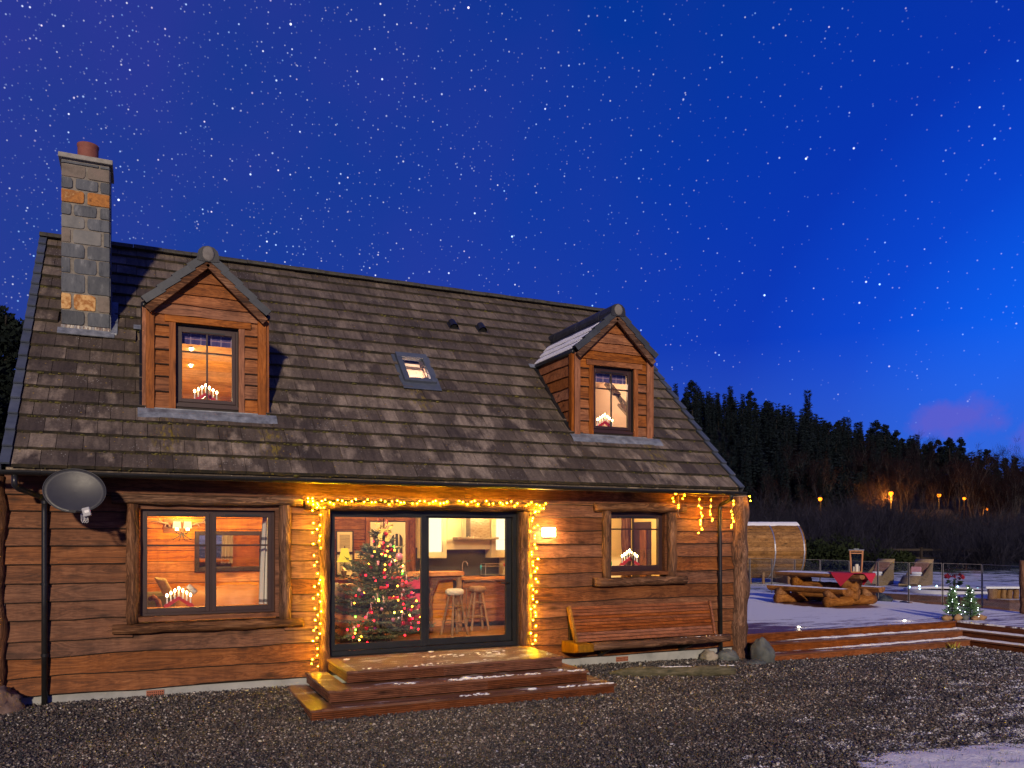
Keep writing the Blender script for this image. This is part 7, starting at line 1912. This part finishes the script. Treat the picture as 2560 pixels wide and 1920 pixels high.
# ------------------------------------------------------------------ barrel sauna
def sauna():
    # lies along the cabin axis, end face turned away to the right
    ax = V((0.909, -0.416, 0)).normalized(); ax = V((0.93, -0.37, 0)).normalized(); pr = V((-ax.y, ax.x, 0)); L = 3.6; R0 = 1.03
    end = V((26.35, 11.95, 0)); zc = tz(25, 12)+0.18+R0
    c0 = end-ax*L; c0.z = zc
    t = thing('barrel_sauna', 'barrel shaped timber sauna with steel hoops and snow on top', 'sauna', (c0.x, c0.y, tz(c0.x, c0.y)))
    N = 40
    def P(s, a, r): return c0+ax*s+(pr*math.sin(a)+V((0, 0, 1))*math.cos(a))*r
    for k in range(N):
        a0, a1 = 2*PI*(k+0.02)/N, 2*PI*(k+0.98)/N
        m = MB(); vs = [P(s, a, r) for s in (0, L) for a, r in ((a0, R0-0.010), ((a0+a1)/2, R0+0.005), (a1, R0-0.010), (a1, R0-0.045), (a0, R0-0.045))]
        m.add(vs, [(i, (i+1) % 5, (i+1) % 5+5, i+5) for i in range(5)]+[(4, 3, 2, 1, 0), (5, 6, 7, 8, 9)])
        o = m.build('stave', M['staves'], t)
    for s in (0.10, L*0.36, L*0.68, L-0.07):
        m = MB(); n = 48; vs = []; fs = []
        for j in range(n):
            a = 2*PI*j/n
            for ss, r in ((s-0.022, R0+0.003), (s-0.022, R0+0.011), (s+0.022, R0+0.011), (s+0.022, R0+0.003)): vs.append(P(ss, a, r))
        for j in range(n):
            for q in range(4): fs.append((j*4+q, j*4+(q+1) % 4, ((j+1) % n)*4+(q+1) % 4, ((j+1) % n)*4+q))
        m.add(vs, fs).build('hoop', M['hoop'], t)
        m = MB(); m.obox(P(s, -PI/2*1.02, R0+0.02), ax*0.02, V((0, 0, 0.05)), pr*0.012); m.build('hoop_tensioner', M['hoop'], t)
    m = MB(); n = 28; vs = [P(L-0.12, 2*PI*j/n, R0-0.05) for j in range(n)]; m.add(vs, [tuple(range(n))]); m.add([P(0.12, 2*PI*j/n, R0-0.05) for j in range(n)], [tuple(range(n))]); m.build('end_wall', M['staves'], t)
    for s in (0.5, 1.6, L-0.55):
        m = MB(); c = c0+ax*s; base = tz(c.x, c.y)-0.05
        pts = [(sg*0.75, base) for sg in (-1, 1)]
        arc = [(R0+0.002)*math.sin(a) for a in (-0.8, -0.4, 0, 0.4, 0.8)]
        poly = [(-0.80, base), (0.80, base)]+[((R0+0.003)*math.sin(a), zc-(R0+0.003)*math.cos(a)) for a in (0.85, 0.5, 0.2, -0.2, -0.5, -0.85)]
        vs = [c+ax*e+pr*px+V((0, 0, pz)) for e in (-0.05, 0.05) for px, pz in poly]; vs = [V((v.x, v.y, v.z-c.z)) for v in vs]; n = len(poly)
        m.add(vs, [tuple(range(n)), tuple(range(2*n-1, n-1, -1))]+[(i, (i+1) % n, (i+1) % n+n, i+n) for i in range(n)]); m.build('cradle', M['staves'], t)
    for s in (1.2, 2.15, 3.1):
        c = c0+ax*s-pr*0.62; z = tz(c.x, c.y); MB().tube([(c.x, c.y, z-0.05), (c.x, c.y, z+0.42)], 0.055, 8).build('stub_post', M['stool_wood'], t)
    m = MB(); n = 14; k = 60; vs = []; fs = []
    for i in range(k+1):
        s = L*i/k
        for j in range(n+1):
            w = 0.42+0.05*mnoise.noise(V((s*3, 2, 0)))+0.03*mnoise.noise(V((s*11, 5, 0))); a = -w+2*w*j/n; e = min(j, n-j)/n
            vs.append(P(s, a, R0+0.006+0.06*min(1, e*4)+0.01*mnoise.noise(V((s*5, a*6, 1)))))
    for i in range(k):
        for j in range(n): fs.append((i*(n+1)+j, (i+1)*(n+1)+j, (i+1)*(n+1)+j+1, i*(n+1)+j+1))
    m.add(vs, fs).build('snow', M['snow'], t, smooth=True, kind='stuff')
sauna()

# ------------------------------------------------------------------ terrace with loungers, hot tub, low log bench
def terrace():
    t = MB(); z = 0.515
    poly = [(24.2, 6.1), (24.75, 4.2), (25.05, 2.75), (26.6, 2.3), (30, 2.0), (33, 8.5), (29.5, 11.6), (26.2, 9.9)]
    m = MB(); m.prism(poly, 'z', 0.10, z)
    o = m.build('terrace', M['deck2'], None); tag(o, 'low snow covered terrace round the hot tub and loungers', 'terrace')
def m_deck2():
    t = NT('terrace_decking'); pos = t.coords((1, 1, 1), world=True); n = t.noise(t.coords((9, 1, 9), world=True), 1.2, 4)
    wood = t.ramp(n, [(0.3, (0.06, 0.028, 0.02)), (0.7, (0.15, 0.07, 0.045))])
    g = t.n("ShaderNodeNewGeometry"); sn = t.n("ShaderNodeSeparateXYZ"); t.set(sn.inputs[0], g.outputs["Normal"])
    col, m, n2 = snowmix(t, wood, 0.52, 1.0, (1, 1, 1), 0.08)
    return t.bsdf(t.mix(t.math('MULTIPLY', m, t.maprange(sn.outputs[2], 0.4, 0.8)), wood, (0.68, 0.70, 0.77)), 0.6, normal=t.bump(n2, 0.4, 0.02))
M['deck2'] = m_deck2()
terrace()
def lounger(label):
    s = thing('wicker_lounger', label, 'lounger', (0, 0, 0), 'wicker loungers on the terrace')
    # local x runs from head (0) to foot (2)
    prof = [(-0.30, 0.90), (-0.14, 0.86), (0.16, 0.58), (0.46, 0.33), (0.72, 0.25), (1.0, 0.28), (1.30, 0.38), (1.55, 0.33), (1.85, 0.16), (2.0, 0.10)]
    def smooth(p, it=2):
        for _ in range(it):
            q = [p[0]]
            for a, b in zip(p, p[1:]): q += [(a[0]*.75+b[0]*.25, a[1]*.75+b[1]*.25), (a[0]*.25+b[0]*.75, a[1]*.25+b[1]*.75)]
            p = q+[p[-1]]
        return p
    top = smooth(prof); w = 0.29
    m = MB(); n = len(top); vs = []; fs = []
    for x, z in top: vs += [(x, -w, z), (x, w, z), (x, w, z-0.05), (x, -w, z-0.05)]
    for i in range(n-1):
        for q in range(4): fs.append((i*4+q, i*4+(q+1) % 4, i*4+4+(q+1) % 4, i*4+4+q))
    fs += [(0, 1, 2, 3), ((n-1)*4+3, (n-1)*4+2, (n-1)*4+1, (n-1)*4)]
    m.add(vs, fs).build('woven_seat', M['wicker'], s, smooth=True)
    sk = [(-0.28, 0.86), (-0.24, 0.70), (-0.16, 0.50), (-0.20, 0.25), (-0.12, 0.0), (0.55, 0.0), (1.9, 0.0), (2.0, 0.06)]
    poly = sk+[(x, z-0.048) for x, z in top[::-1]]
    for y in (-w+0.01, w-0.01): MB().prism(poly, 'y', y-0.008, y+0.008).build('woven_side', M['wicker'], s)
    m = MB(); m.obox((0.26, 0, 0.57), V((0.20, 0, -0.20)), V((0, 0.24, 0)), V((0.045, 0, 0.04))); m.build('back_cushion', M['plaid'], s, bevel=0.04)
    m = MB(); m.obox((1.0, 0, 0.31), V((0.30, 0, 0.03)), V((0, 0.24, 0)), V((0, 0, 0.012))); m.build('seat_pad', M['plaid'], s)
    return s
def towels(base, u, v, label):
    t = thing('rolled_towels', label, 'towels', base, 'rolled towels on the loungers')
    b = V(base)
    for du, dv, dz in ((-0.10, 0, 0.05), (0.10, 0, 0.05), (0.0, 0.0, 0.14), (0.30, 0, 0.05)):
        c = b+u*du+V((0, 0, dz)); MB().tube([c-v*0.16, c-v*0.14, c+v*0.14, c+v*0.16], [0.035, 0.05, 0.05, 0.035], 12).build('towel', M['towel'], t, smooth=True)
foot = V((-0.905, -0.425, 0)).normalized(); sd = V((-foot.y, foot.x, 0))
l1 = lounger('wicker lounger with plaid cushion, the one nearer the barrel sauna')
l2 = copy_tree(l1); l2['label'] = 'wicker lounger with plaid and pink cushions, the one nearer the hot tub'
for o, (x, y), lb in ((l1, (28.25, 9.55), 'rolled white towels on the lounger nearer the sauna'), (l2, (29.25, 8.75), 'rolled white towels on the lounger nearer the hot tub')):
    o.location = (x, y, 0.516); o.rotation_euler.z = math.atan2(foot.y, foot.x)
    b = V((x, y, 0.516))+foot*0.80+V((0, 0, 0.285)); towels(b, foot, sd, lb)
pc = MB(); c = V((29.25, 8.75, 0.516))+foot*0.50+sd*-0.10+V((0, 0, 0.50)); pc.obox(c, sd*0.17, foot*0.05+V((0, 0, 0.03)), V((0, 0, 0.13))-foot*0.06)
pc = pc.build('cushion', M['pinkcush'], None, bevel=0.03); tag(pc, 'dusty pink cushion leaning on the lounger nearer the hot tub', 'cushion')
def hot_tub():
    c = (26.5, 5.55, 0.0); t = thing('hot_tub', 'white rimmed hot tub with small blue lights', 'hot tub', (c[0], c[1], 0.516))
    MB().lathe(c, [(1.12, 0.30), (1.12, 0.55), (1.16, 0.60), (1.26, 0.63), (1.33, 0.60), (1.34, 0.53), (1.33, 0.50)], 44).build('rim', M['tub'], t, smooth=True)
    MB().lathe(c, [(0, 0.555), (1.13, 0.555)], 44).build('water', M['water'], t)
    for i in range(9):
        a = -2.2+i*0.5; MB().ball((c[0]+1.20*math.cos(a+1.2), c[1]+1.20*math.sin(a+1.2), 0.635), 0.022, 8, 6).build('light', M['tub_glow'], t)
    lamp('tub_fill_light', (c[0]-0.1, c[1]+0.2, 1.15), 5, (0.85, 0.45, 0.85), 0.2)  # added light hanging above the water, gives the rim a pink glow
hot_tub()
def low_bench():
    t = thing('low_log_bench', 'low bench of short logs under a snowy slab top', 'bench', (25.6, 3.15, tz(25.6, 3.15)))
    u = V((0.909, -0.416, 0)); c = V((25.55, 3.05, 0.515))
    for k, d in enumerate((-0.55, -0.36, -0.20, -0.04, 0.14, 0.52)):
        p_ = c+u*d-V((0.1, 0.2, 0))*(0.4 if k in (0, 5) else 0.0); r = 0.12 if k in (0, 5) else 0.075
        log((p_.x, p_.y, 0.50), (p_.x, p_.y, 0.80), r, seed=200+k, n=4, seg=10).build('log_support', M['stool_wood'], t, smooth=True)
    m = MB(); m.obox(c+V((0, 0, 0.315)), u*0.82, V((0.10, 0.22, 0)), V((0, 0, 0.03))); m.build('slab_top', M['snow'], t, bevel=0.012)
low_bench()
def poinsettia():
    c = V((22.0, 2.17, 1.17)); t = thing('poinsettia', 'red poinsettia in a tall planter behind the glass panels', 'plant', (22.86, 2.74, tz(22.86, 2.74)))
    c = V((22.86, 2.74, 1.16)); z0 = tz(22.86, 2.74); R = random.Random(6)
    MB().lathe((22.86, 2.74, z0), [(0.10, 0), (0.13, 0.62), (0.145, 0.66), (0.12, 0.66), (0.0, 0.62)], 16).build('planter', M['frame_bk'], t)
    m = MB(); g = MB()
    for i in range(90):
        d = V((R.gauss(0, 1), R.gauss(0, 1), R.uniform(-0.1, 1.0))).normalized(); p_ = c+V((d.x*0.17, d.y*0.17, d.z*0.09-0.02)); w = d.orthogonal().normalized()*0.03; q = (d+V((0, 0, 0.2))).normalized()*0.09
        (m if d.z > 0.02 or R.random() < 0.5 else g).add([p_, p_+q*0.5+w, p_+q, p_+q*0.5-w], [(0, 1, 2, 3)])
    for i in range(50):
        d = V((R.gauss(0, 1), R.gauss(0, 1), R.uniform(-0.8, 0.2))).normalized(); p_ = c+V((d.x*0.12, d.y*0.12, -0.10+d.z*0.09)); w = d.orthogonal().normalized()*0.03; q = d*0.10
        g.add([p_, p_+q*0.5+w, p_+q, p_+q*0.5-w], [(0, 1, 2, 3)])
    m.build('bracts', M['poins'], t); g.build('leaves', M['leafgreen'], t)
    s = MB()
    for i in range(6): s.tube([(22.86, 2.74, z0+0.6), (22.86+R.uniform(-.08, .08), 2.74+R.uniform(-.08, .08), 1.12)], 0.006, 4)
    s.build('stems', M['leafgreen'], t)
poinsettia()
o = rock('boulder', 'dark wedge shaped rock on the snowy lawn behind the glass', (23.3, 5.3, tz(23.3, 5.3)+0.06), (0.17, 0.30, 0.24), 'greystone', 27, 0.4)
o = rock('boulder', 'flat brown rock lying beside the dark wedge shaped rock', (23.75, 5.0, tz(23.75, 5.0)+0.02), (0.35, 0.2, 0.07), 'brownstone', 29, 0.3)
tuft((22.72, 3.05, tz(22.7, 3.05)+0.05), 'yellow leaved plant lit at the foot of the glass panels', 'leafyellow', 70, 0.16, 14, 'yellow_plant')
# row of dark stones edging the lawn bank
for i in range(9):
    x, y = 24.1-0.16*i+0.1*math.sin(i*2.1), 8.2-0.42*i+0.1*math.sin(i*3.3)
    x += 0.9
    rock('edging_stone', 'small dark stone in the row edging the lawn bank', (x, y, tz(x, y)+0.02), (0.13+0.03*math.sin(i*5), 0.10, 0.06), 'greystone', 300+i, 0.35, 'dark stones edging the bank', 10, 7, 'stone')
def rail_fence():
    t = thing('rail_fence', 'dark post and rail fence at the back of the lawn', 'fence', (38, 22, tz(38, 22)))
    a, b = V((33.5, 23.6, 0)), V((45.5, 18.0, 0)); n = 8
    for i in range(n+1):
        p_ = a.lerp(b, i/n); z = tz(p_.x, p_.y); MB().box(p_.x-.06, p_.x+.06, p_.y-.06, p_.y+.06, z-0.1, z+1.05).build('fence_post', M['rail'], t)
        if i < n:
            q = a.lerp(b, (i+1)/n); zq = tz(q.x, q.y)
            for h in (0.45, 0.90): MB().beam(p_+V((0, 0, z+h)), q+V((0, 0, zq+h)), 0.04, 0.12).build('rail', M['rail'], t)
rail_fence()

# ------------------------------------------------------------------ far bank: shrubs, wood, street lamps
def leaf_cloud(blobs, n, size, seed, flat=0.6):
    R = np.random.RandomState(seed); co = []
    vol = np.array([b[3]**2 for b in blobs]); vol = vol/vol.sum()
    for (x, y, z, r), v in zip(blobs, vol):
        k = max(6, int(n*v)); d = R.normal(0, 1, (k, 3)); d /= np.linalg.norm(d, axis=1)[:, None]
        rad = r*R.uniform(0.45, 1.08, k)[:, None]; c = np.array([x, y, z])+d*rad*np.array([1, 1, flat])
        a = R.normal(0, 1, (k, 3)); b = np.cross(a, d+0.3*R.normal(0, 1, (k, 3))); b /= np.linalg.norm(b, axis=1)[:, None]+1e-6; e = np.cross(b, d); e /= np.linalg.norm(e, axis=1)[:, None]+1e-6
        s = size*R.uniform(0.5, 1.4, k)[:, None]
        co.append(np.stack([c-b*s*0.5, c+b*s*0.5, c+(e*0.5+d*0.8)*s], 1).reshape(-1, 3))
    co = np.concatenate(co); return co, np.arange(len(co)).reshape(-1, 3)
def tree_proto(kind, seed):
    R = random.Random(seed)
    tr = thing('conifer' if kind != 'birch' else 'birch_tree', 'x', 'tree', (0, 0, 0))
    if kind == 'spruce':
        co, t, st = needle_tree(12, 1.75, 32, 10, 15, 0.52, 0.075, seed, z0=0.8, droop=0.30, up=0.18)
        MB().tube([(0, 0, -0.5), (0, 0, 6), (0, 0, 11.9)], [0.20, 0.13, 0.02], 6).build('trunk', M['bark_dk'], tr)
        o = link('crown', np_mesh('crown', co, t, M['conifer']), tr)
    elif kind == 'pine':
        blobs = []
        for i in range(17):
            z = 4.0+8.0*(i/16)**0.8; rr = (1.9-1.4*(i/16)**1.6)*R.uniform(0.6, 1.1); a = R.uniform(0, 6.28); blobs.append((math.cos(a)*rr, math.sin(a)*rr, z, R.uniform(0.55, 1.05)*(1.25-0.6*i/16)))
        blobs += [(0.1, 0, 11.7, 0.7), (-.2, .1, 12.4, 0.42)]
        co, t = leaf_cloud(blobs, 4600, 0.30, seed, 0.62)
        m = MB().tube([(0, 0, -0.5), (0.1, 0, 5), (-0.1, 0.1, 12)], [0.24, 0.17, 0.04], 6)
        for b in blobs[::2]: m.tube([(0, 0, b[2]-0.8), (b[0], b[1], b[2])], [0.06, 0.02], 4, False)
        m.build('trunk', M['bark_dk'], tr); link('crown', np_mesh('crown', co, t, M['conifer']), tr)
    elif kind == 'birch':
        m = MB(); tips = []
        def grow(p, d, L, r, lv):
            n = 3; pts = [p]; q = p
            for i in range(n): d = (d+V((R.uniform(-.16, .16), R.uniform(-.16, .16), R.uniform(-.02, .08)))).normalized(); q = q+d*L/n; pts.append(q)
            m.tube(pts, [r*(1-0.45*i/n) for i in range(n+1)], 5 if lv < 2 else 4, False)
            if lv < 3:
                for _ in range((3, 4, 3)[lv]): dd = (d+V((R.uniform(-.55, .55), R.uniform(-.55, .55), R.uniform(0.1, .6)))).normalized(); grow(pts[R.randint(1, 3)], dd, L*R.uniform(.45, .7), r*0.48, lv+1)
            tips.append((q, d))
        for f in range(R.choice((1, 2, 2))): grow(V((R.uniform(-.2, .2), 0, -0.4)), V((R.uniform(-.14, .14), R.uniform(-.1, .1), 1)).normalized(), 5.4, 0.085, 0)
        m.build('trunk', M['birch'], tr)
        RR = np.random.RandomState(seed); co = []
        T = [tips[i] for i in range(len(tips))]
        for q, d in T:
            for k in range(16):
                v = np.array([d.x, d.y, d.z])+RR.normal(0, 0.55, 3); v /= np.linalg.norm(v); b = np.array(q)+RR.normal(0, .25, 3); w = np.cross(v, RR.normal(0, 1, 3)); w /= np.linalg.norm(w)+1e-6; l = RR.uniform(.5, 1.3)
                co.append([b-w*0.014, b+w*0.014, b+v*l])
        co = np.array(co).reshape(-1, 3); link('crown', np_mesh('crown', co, np.arange(len(co)).reshape(-1, 3), M['twig']), tr)
    return tr
def bush_mesh(seed, n=150, h=3.2):
    RR = np.random.RandomState(seed); co = []
    for i in range(n):
        a = RR.uniform(0, 2*PI); lean = RR.uniform(0.05, 0.75); L = h*RR.uniform(0.5, 1.1); b = np.array([RR.normal(0, 0.35), RR.normal(0, 0.35), -0.1])
        v = np.array([math.cos(a)*lean, math.sin(a)*lean, 1.0]); v /= np.linalg.norm(v); m_ = b+v*L*0.55+RR.normal(0, .08, 3); e = m_+(v+RR.normal(0, 0.22, 3))*L*0.45
        w = np.cross(v, RR.normal(0, 1, 3)); w /= np.linalg.norm(w)+1e-6; w *= 0.017
        co += [[b-w, b+w, m_], [m_-w*0.8, m_+w*0.8, e]]
        for k in range(5):
            s = RR.uniform(.3, 1); p_ = b+(e-b)*s; q = p_+(v+RR.normal(0, .6, 3))*L*0.22; co.append([p_-w*.6, p_+w*.6, q])
    co = np.array(co).reshape(-1, 3); return np_mesh('twigs', co, np.arange(len(co)).reshape(-1, 3), M['scrub'])

def place(root, x, y, s, label, group, R, dz=0, wob=0.12):
    root.location = (x, y, tz(x, y)+dz); root.rotation_euler = (R.uniform(-.03, .03), R.uniform(-.03, .03), R.uniform(0, 6.28)); k = s*R.uniform(1-wob, 1+wob); root.scale = (k*R.uniform(.9, 1.1), k*R.uniform(.9, 1.1), k*R.uniform(.92, 1.1))
    root['label'] = label; root['group'] = group
def from_ds(d, s): return 3.8353+d*0.4164+s*0.9092, -11.4746+d*0.9092-s*0.4164
def wood():
    R = random.Random(77)
    spr = [tree_proto('spruce', 3+i) for i in range(3)]; pin = [tree_proto('pine', 30+i) for i in range(3)]; bir = [tree_proto('birch', 60+i) for i in range(4)]
    used = set()
    def put(proto, *a, **k):
        o = proto if proto.name not in used else copy_tree(proto)
        used.add(proto.name); place(o, *a, **k); return o
    spots = []
    # crest and slope of the hill, denser on the crest
    tries = 0
    while len(spots) < 298 and tries < 20000:
        tries += 1
        d = R.choice((R.uniform(146, 158), R.uniform(94, 150), R.uniform(94, 150))); fr = R.uniform(0.17, 0.66); s = d*fr
        if fr > 0.45 and d < 120: continue
        if any((d-a)**2*0.25+(s-b)**2 < 1.7**2 for a, b in spots): continue
        spots.append((d, s))
    for d, s in spots:
        x, y = from_ds(d, s); fr = s/d; kind = spr if (R.random() < (0.90 if fr < 0.46 else 0.50)) else pin
        sc = 0.53*(1.0 if d > 140 else 0.95)*(1.0 if fr < 0.5 else 0.92)
        where = ('on the skyline' if d > 140 else 'halfway up the slope' if d > 118 else 'at the lower edge')+(' behind the cabin roof' if fr < 0.30 else ' above the sauna' if fr < 0.42 else ' above the street lamps' if fr < 0.55 else ' at the right end of the hill')
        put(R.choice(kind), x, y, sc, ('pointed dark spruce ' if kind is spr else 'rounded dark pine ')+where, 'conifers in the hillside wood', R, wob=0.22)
    # the rest of the wood, beyond what can be told apart
    pr = [needle_tree(12, 1.8, 14, 7, 4, 0.95, 0.17, 400+i, z0=0.5, droop=0.30, up=0.18)[0] for i in range(3)]; allc = []
    for i in range(620):
        d = R.uniform(98, 165); fr = R.uniform(-0.05, 0.70); s_ = d*fr
        if fr > 0.45 and d < 124: continue
        x, y = from_ds(d, s_); k = R.uniform(0.38, 0.56); a = R.uniform(0, 6.28); c = R.choice(pr)*k
        allc.append(np.stack([c[:, 0]*math.cos(a)-c[:, 1]*math.sin(a)+x, c[:, 0]*math.sin(a)+c[:, 1]*math.cos(a)+y, c[:, 2]+tz(x, y)], -1))
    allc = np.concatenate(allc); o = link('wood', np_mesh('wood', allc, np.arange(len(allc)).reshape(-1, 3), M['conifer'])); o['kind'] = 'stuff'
    # one tall spruce stands out on the skyline
    x, y = from_ds(150, 150*0.3657); o = put(spr[0], x, y, 0.92, 'tallest single spruce standing clear on the skyline', None, R, wob=0.0); o['group'] = 'conifers in the hillside wood'
    for i in range(62):
        d = R.uniform(90, 112); fr = R.uniform(0.42, 0.66) if i % 8 else R.uniform(0.30, 0.42); s = d*fr; x, y = from_ds(d, s)
        put(R.choice(bir), x, y, R.uniform(0.55, 0.80), 'bare slender birch below the wood, '+('left of the brightest street lamp' if fr < 0.455 else 'beside the brightest street lamp' if fr < 0.50 else 'above the shed' if fr < 0.56 else 'at the right end of the lamps'), 'bare birches below the wood', R)
    bm = [bush_mesh(90+i) for i in range(4)]
    for i in range(190):
        d = 40+50*R.random()**0.9; fr = R.uniform(0.16, 0.67); s = d*fr; x, y = from_ds(d, s)
        o = link('bare_shrub', R.choice(bm)); k = R.uniform(0.6, 1.15)*(0.75 if d < 50 else 1.0)*(1.0+0.25*(d > 70))
        if fr > 0.5: k *= 0.85
        o.location = (x, y, tz(x, y)); o.rotation_euler.z = R.uniform(0, 6.28); o.scale = (k*1.25, k*1.25, k); tag(o, 'bare grey twigged shrub on the '+('near' if d < 55 else 'middle' if d < 72 else 'far')+' part of the bank, '+('behind the sauna' if fr < 0.36 else 'behind the log table' if fr < 0.45 else 'behind the loungers' if fr < 0.54 else 'beyond the hot tub'), 'shrub', 'bare shrubs on the bank')
    # low evergreen thicket behind the sauna
    for i, (d, fr, r) in enumerate(((41, 0.375, 1.15), (40, 0.405, 1.0), (42, 0.43, 1.3), (40.5, 0.455, 0.9), (41, 0.48, 0.75), (43, 0.345, 1.1), (44, 0.40, 1.5))):
        x, y = from_ds(d, d*fr); z = tz(x, y); blobs = [(R.uniform(-r, r), R.uniform(-r, r)*.6, R.uniform(0.35, 0.9)*r, r*R.uniform(.45, .7)) for _ in range(9)]
        co, t = leaf_cloud(blobs, 1500, 0.16, 500+i, 0.8); o = link('evergreen_bush', np_mesh('evergreen_bush', co, t, M['gorse'])); o.location = (x, y, z)
        tag(o, 'dark green bush in the low thicket behind the sauna', 'bush', 'green bushes behind the sauna')
    # pines at the left behind the cabin
    for i, (x, y, h) in enumerate(((0.0, 18.2, 8.9), (-2.0, 17.4, 9.3), (-1.0, 15.2, 6.5), (0.6, 16.4, 5.4), (-2.6, 21, 10), (1.0, 19.5, 7.2))):
        z = tz(x, y); blobs = []
        for k in range(26):
            q = k/25; rr = (2.0-1.1*q)*R.uniform(.2, 1); a = R.uniform(0, 6.28); blobs.append((math.cos(a)*rr, math.sin(a)*rr, h*(0.18+0.80*q), R.uniform(.5, .95)*(1.1-.45*q)))
        co, t = leaf_cloud(blobs, 24000, 0.15, 700+i, 0.8)
        o = thing('pine_tree', 'dark pine behind the left end of the cabin', 'tree', (x, y, z), 'pines behind the cabin')
        m = MB().tube([(x, y, z-.3), (x, y, z+h*.6), (x, y, z+h*.98)], [.22, .14, .03], 8)
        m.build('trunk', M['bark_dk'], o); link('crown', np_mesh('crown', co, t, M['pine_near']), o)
wood()
def street_lamps():
    L = [(60.98, 44.84, 5.77, 60, 'orange street lamp farthest left, alone above the sauna'), (79.57, 52.83, 7.08, 4200, 'brightest orange street lamp among the birches'), (88.9, 54.05, 7.17, 420, 'orange street lamp above the small shed roof'),
         (96.22, 56.2, 7.04, 110, 'orange street lamp between the shed and the lowest lamps'), (98.8, 55.02, 5.74, 110, 'orange street lamp low on the right of the bank'), (129.57, 73.9, 6.57, 40, 'smallest and farthest orange street lamp on the right')]
    for i, (x, y, z, p_, lb) in enumerate(L):
        g = tz(x, y); t = thing('street_lamp', lb, 'street lamp', (x, y, g), 'street lamps on the far bank')
        MB().tube([(x+0.5, y+0.4, g), (x+0.5, y+0.4, z+0.25), (x+0.3, y+0.24, z+0.33), (x, y, z+0.25)], 0.055, 8).build('pole', M['pole'], t)
        MB().lathe((x, y, z+0.12), [(0.20, 0), (0.14, 0.12), (0.0, 0.16)], 12).build('hood', M['pole'], t)
        r = (0.19, 0.26, 0.23, 0.19, 0.17, 0.13)[i]
        MB().ball((x, y, z), r, 12, 8).build('bulb', M['street_glow'], t)
        lamp('street_light', (x, y, z-0.35), p_*1.6, (1.0, 0.34, 0.03), 0.15)
street_lamps()
def shed():
    x, y = 86.2, 53.0; z = tz(x, y); t = thing('shed', 'small shed with pitched roof under a street lamp', 'shed', (x, y, z)); zt = 4.3
    u = V((0.909, -0.416, 0)); v = V((0.416, 0.909, 0)); c = V((x, y, 0))
    m = MB(); m.obox(c+V((0, 0, (z+zt)/2)), u*2.0, v*1.4, V((0, 0, (zt-z)/2))); m.build('wall', M['rail'], t)
    m = MB(); vs = [c+u*a+v*b+V((0, 0, zz)) for a in (-2.3, 2.3) for b, zz in ((-1.7, zt), (0, zt+1.1), (1.7, zt), (1.7, zt-0.1), (0, zt+1.0), (-1.7, zt-0.1))]
    m.add(vs, [(i, (i+1) % 6, (i+1) % 6+6, i+6) for i in range(6)]+[tuple(range(6)), tuple(range(11, 5, -1))]); m.build('roof', M['bark_dk'], t)
shed()
# no stray unlabelled prototypes remain: every prototype was placed by the loops above
